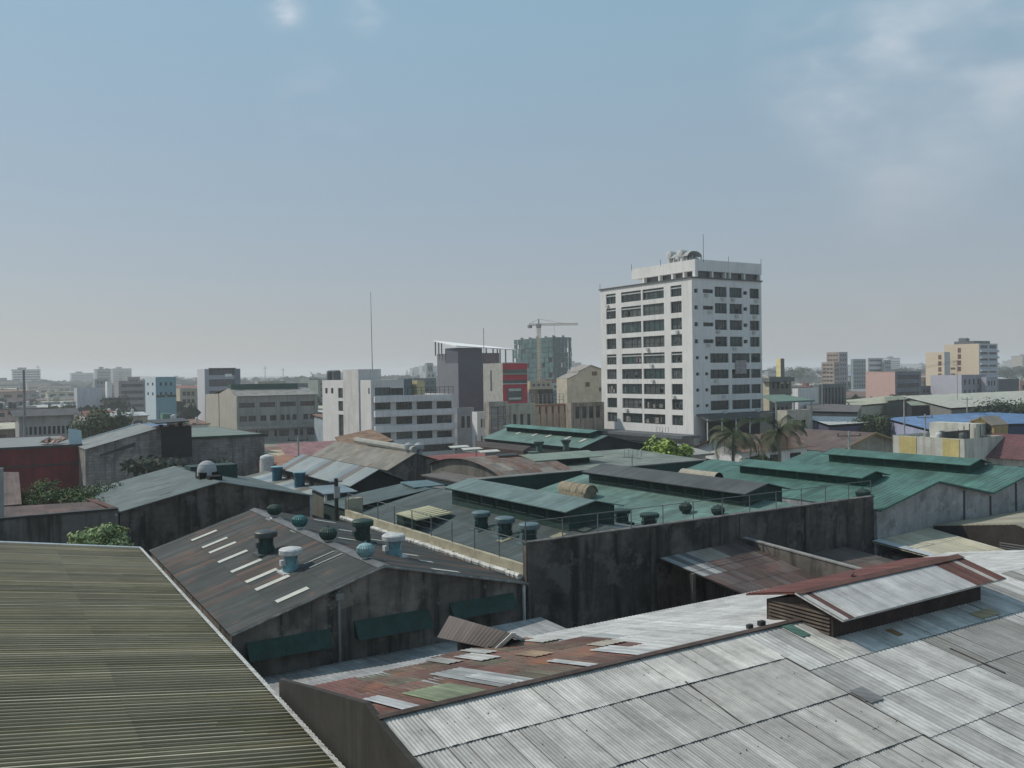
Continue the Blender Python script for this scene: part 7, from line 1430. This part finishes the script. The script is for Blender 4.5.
# tiny blocks along the horizon
name_all(tr_, 'tree crowns among the low roofs')
for k in range(75):
    d = r.uniform(950, 2300); px = r.uniform(-20, 1045); P = dp(px, 380, d); wx = r.uniform(12, 38); wy = r.uniform(12, 25); h = r.choice([10, 13, 16, 20, 24, 30]) * r.uniform(.8, 1.05) * (.6 + d / 2600)
    if not ok(P[0], P[0] + wx, P[1], P[1] + wy, h, .5): continue
    wn = r.choice(['white', 'grey', 'pale grey', 'beige', 'pale blue', 'dark grey']); t = thing('far_block', '', 'building', (P[0], P[1], 0), 'tiny hazy blocks along the horizon'); far.append((t, 'tiny hazy %s block, %s' % (wn, where(px, d)), px, d)); x0, y0 = P[0], P[1]
    mb = MB(); mb.box(x0, x0 + wx, y0, y0 + wy, 0, h); mb.build('wall', WCM[wn], t)
    mb = MB(); mb.box(x0 + wx * .2, x0 + wx * .5, y0 + 2, y0 + 8, h, h + 3); mb.box(x0 - .3, x0 + wx + .3, y0 - .3, y0 + wy + .3, h - .8, h + .3); mb.build('roof', RCM['grey'], t)
    mb = MB(); nf = int(h / 3.4)
    for q in range(1, nf): mb.box(x0 + 1, x0 + wx - 1, y0 - .1, y0 - .003, q * 3.4 - .8, q * 3.4 + .8)
    mb.build('window_band', glass('town_glass'), t)
name_all(far, 'tiny hazy blocks along the horizon')
# far woods and hills
r = random.Random(9)
def band(name, d0, d1, hlo, hhi, m, kind, n=900, ls=6, a0=-45, a1=48):
    mb = MB()
    for k in range(n):
        az = R(r.uniform(a0, a1)); d = r.uniform(d0, d1); f = -MC[:, 2]; rt = MC[:, 0]; p = CC + f * d * math.cos(az) + rt * d * math.sin(az); h = r.uniform(hlo, hhi); s = ls * r.uniform(.6, 1.6)
        for q in range(7):
            o = Vector((p[0] + r.uniform(-s, s), p[1] + r.uniform(-s, s), h * (.25 + .75 * r.random()))); e = Vector((r.uniform(-1, 1), r.uniform(-1, 1), r.uniform(-.2, .2))).normalized() * s * .7; g = Vector((0, 0, 1)) * h * .28
            mb.face([o - e, o - g, o + e, o + g])
        o = Vector((p[0], p[1], 0)); mb.face([o - e, o + e, o + e * .7 + Vector((0, 0, h * .8)), o - e * .7 + Vector((0, 0, h * .8))])
    o = mb.build(name, m, None); o['kind'] = kind; return o
band('distant_wood', 1200, 2600, 9, 17, LEAFD, 'stuff', 1500, 14)
band('distant_wood', 330, 1100, 5, 8.5, LEAFD, 'stuff', 420, 4)
mb = MB(); N = 90; prev = None
for k in range(N + 1):
    az = R(-50 + 104 * k / N); f = -MC[:, 2]; rt = MC[:, 0]; d = 3400; p = CC + f * d * math.cos(az) + rt * d * math.sin(az); q = CC + f * (d + 900) * math.cos(az) + rt * (d + 900) * math.sin(az)
    h = 18 + 9 * math.sin(k * .31) + 6 * math.sin(k * .83 + 1) + (16 if 55 < k < 66 else 0) * .8 + (10 if k > 80 else 0)
    cur = (Vector((p[0], p[1], 0)), Vector(((p[0] + q[0]) / 2, (p[1] + q[1]) / 2, h)), Vector((q[0], q[1], 0)))
    if prev:
        mb.face([prev[0], cur[0], cur[1], prev[1]]); mb.face([prev[1], cur[1], cur[2], prev[2]])
    prev = cur
struct(mb.build('hills', mat('hill_green', (.05, .07, .045), var=.3, scale=.01)))

# ================================================================== poles, wires, masts
def upole(label, px, ytop, d, arms=1, ins=3):
    P = dp(px, ytop, d); t = thing('utility_pole', label, 'pole', (P[0], P[1], 0), None); mb = MB(); mb.bar((P[0], P[1], 0), P, .16, 8, r2=.11); mb.build('shaft', mat('pole_concrete', (.36, .36, .34)), t); e = MC[:, 0]
    for k in range(arms):
        z = P[2] - .5 - k * .9; mb = MB(); mb.bar((P[0] - e[0] * 1.2, P[1] - e[1] * 1.2, z), (P[0] + e[0] * 1.2, P[1] + e[1] * 1.2, z), .06, 4)
        for q in range(ins): s = -1.1 + 2.2 * q / (ins - 1); mb.bar((P[0] + e[0] * s, P[1] + e[1] * s, z), (P[0] + e[0] * s, P[1] + e[1] * s, z + .3), .05, 5)
        mb.build('cross_arm', DKMETAL, t)
    return P
p1 = upole('pale utility pole left of the dark grilled block', 822, 370, 240, 1); p2 = upole('utility pole in front of the lavender block', 957, 360, 260, 2); p3 = upole('pale pole with short arms left of the brown tiled gable', 849, 431, 92, 1); p4 = upole('utility pole above the off-white roof', 904, 397, 160, 1)
p5 = upole('thin pole above the bright blue roof', 925, 414, 140, 1); p6 = upole('utility pole in the lane left of the pink roofed shed', 298, 436, 105, 1); p7 = upole('thin pole right of the pale green canopy', 967, 397, 200, 1)
mb = MB()
for z_, o_ in ((0, 0), (-.4, .5)):
    a, b = Vector(p1) + Vector((o_, 0, z_)), Vector(p2) + Vector((o_, 0, z_)); n = 14; L_ = [a.lerp(b, k / n) - Vector((0, 0, 1.6 * 4 * (k / n) * (1 - k / n))) for k in range(n + 1)]
    for k in range(n): mb.bar(L_[k], L_[k + 1], .035, 4)
o = mb.build('power_line', DKMETAL, None, tuple(p1)); tag(o, 'pair of sagging wires from the grilled block pole to the lavender block pole', 'wires')
for (px, yt, yb, d, lab) in ((38, 365, 380, 900, 'hairline mast on the far left skyline'), (120, 372, 379, 600, 'thin mast above the stepped grey block'), (265, 366, 382, 800, 'faint lattice mast left of centre on the skyline'), (283, 368, 382, 820, 'second faint mast right of the faint lattice mast'), (407, 370, 380, 420, 'thin mast above the roof terrace, left of its neighbour'), (413, 371, 380, 420, 'thin mast above the roof terrace, right of its neighbour')):
    P = dp(px, yt, d); t = thing('radio_mast', lab, 'mast', (P[0], P[1], 0)); mb = MB(); w_ = .0004 * d; mb.bar((P[0], P[1], 0), P, w_, 4); mb.build('shaft', GALV, t)
    mb = MB(); mb.bar((P[0] - w_ * 6, P[1], P[2] * .93), (P[0] + w_ * 6, P[1], P[2] * .93), w_ * .7, 4); mb.build('cross_arm', GALV, t)

# ================================================================== haze
HZ_D = .00032
mb = MB(); mb.box(-3500, 5200, -120, 5200, -1, 62); hz = mb.build('haze', [], None); hz['kind'] = 'stuff'
m = bpy.data.materials.new('haze_air'); m.use_nodes = True; nn = m.node_tree.nodes; nn.clear(); o_ = nn.new('ShaderNodeOutputMaterial'); pv = nn.new('ShaderNodeVolumePrincipled'); pv.inputs['Color'].default_value = (.93, .96, 1, 1); pv.inputs['Density'].default_value = HZ_D; pv.inputs['Anisotropy'].default_value = .2
m.node_tree.links.new(pv.outputs[0], o_.inputs['Volume']); hz.data.materials.clear(); hz.data.materials.append(m)
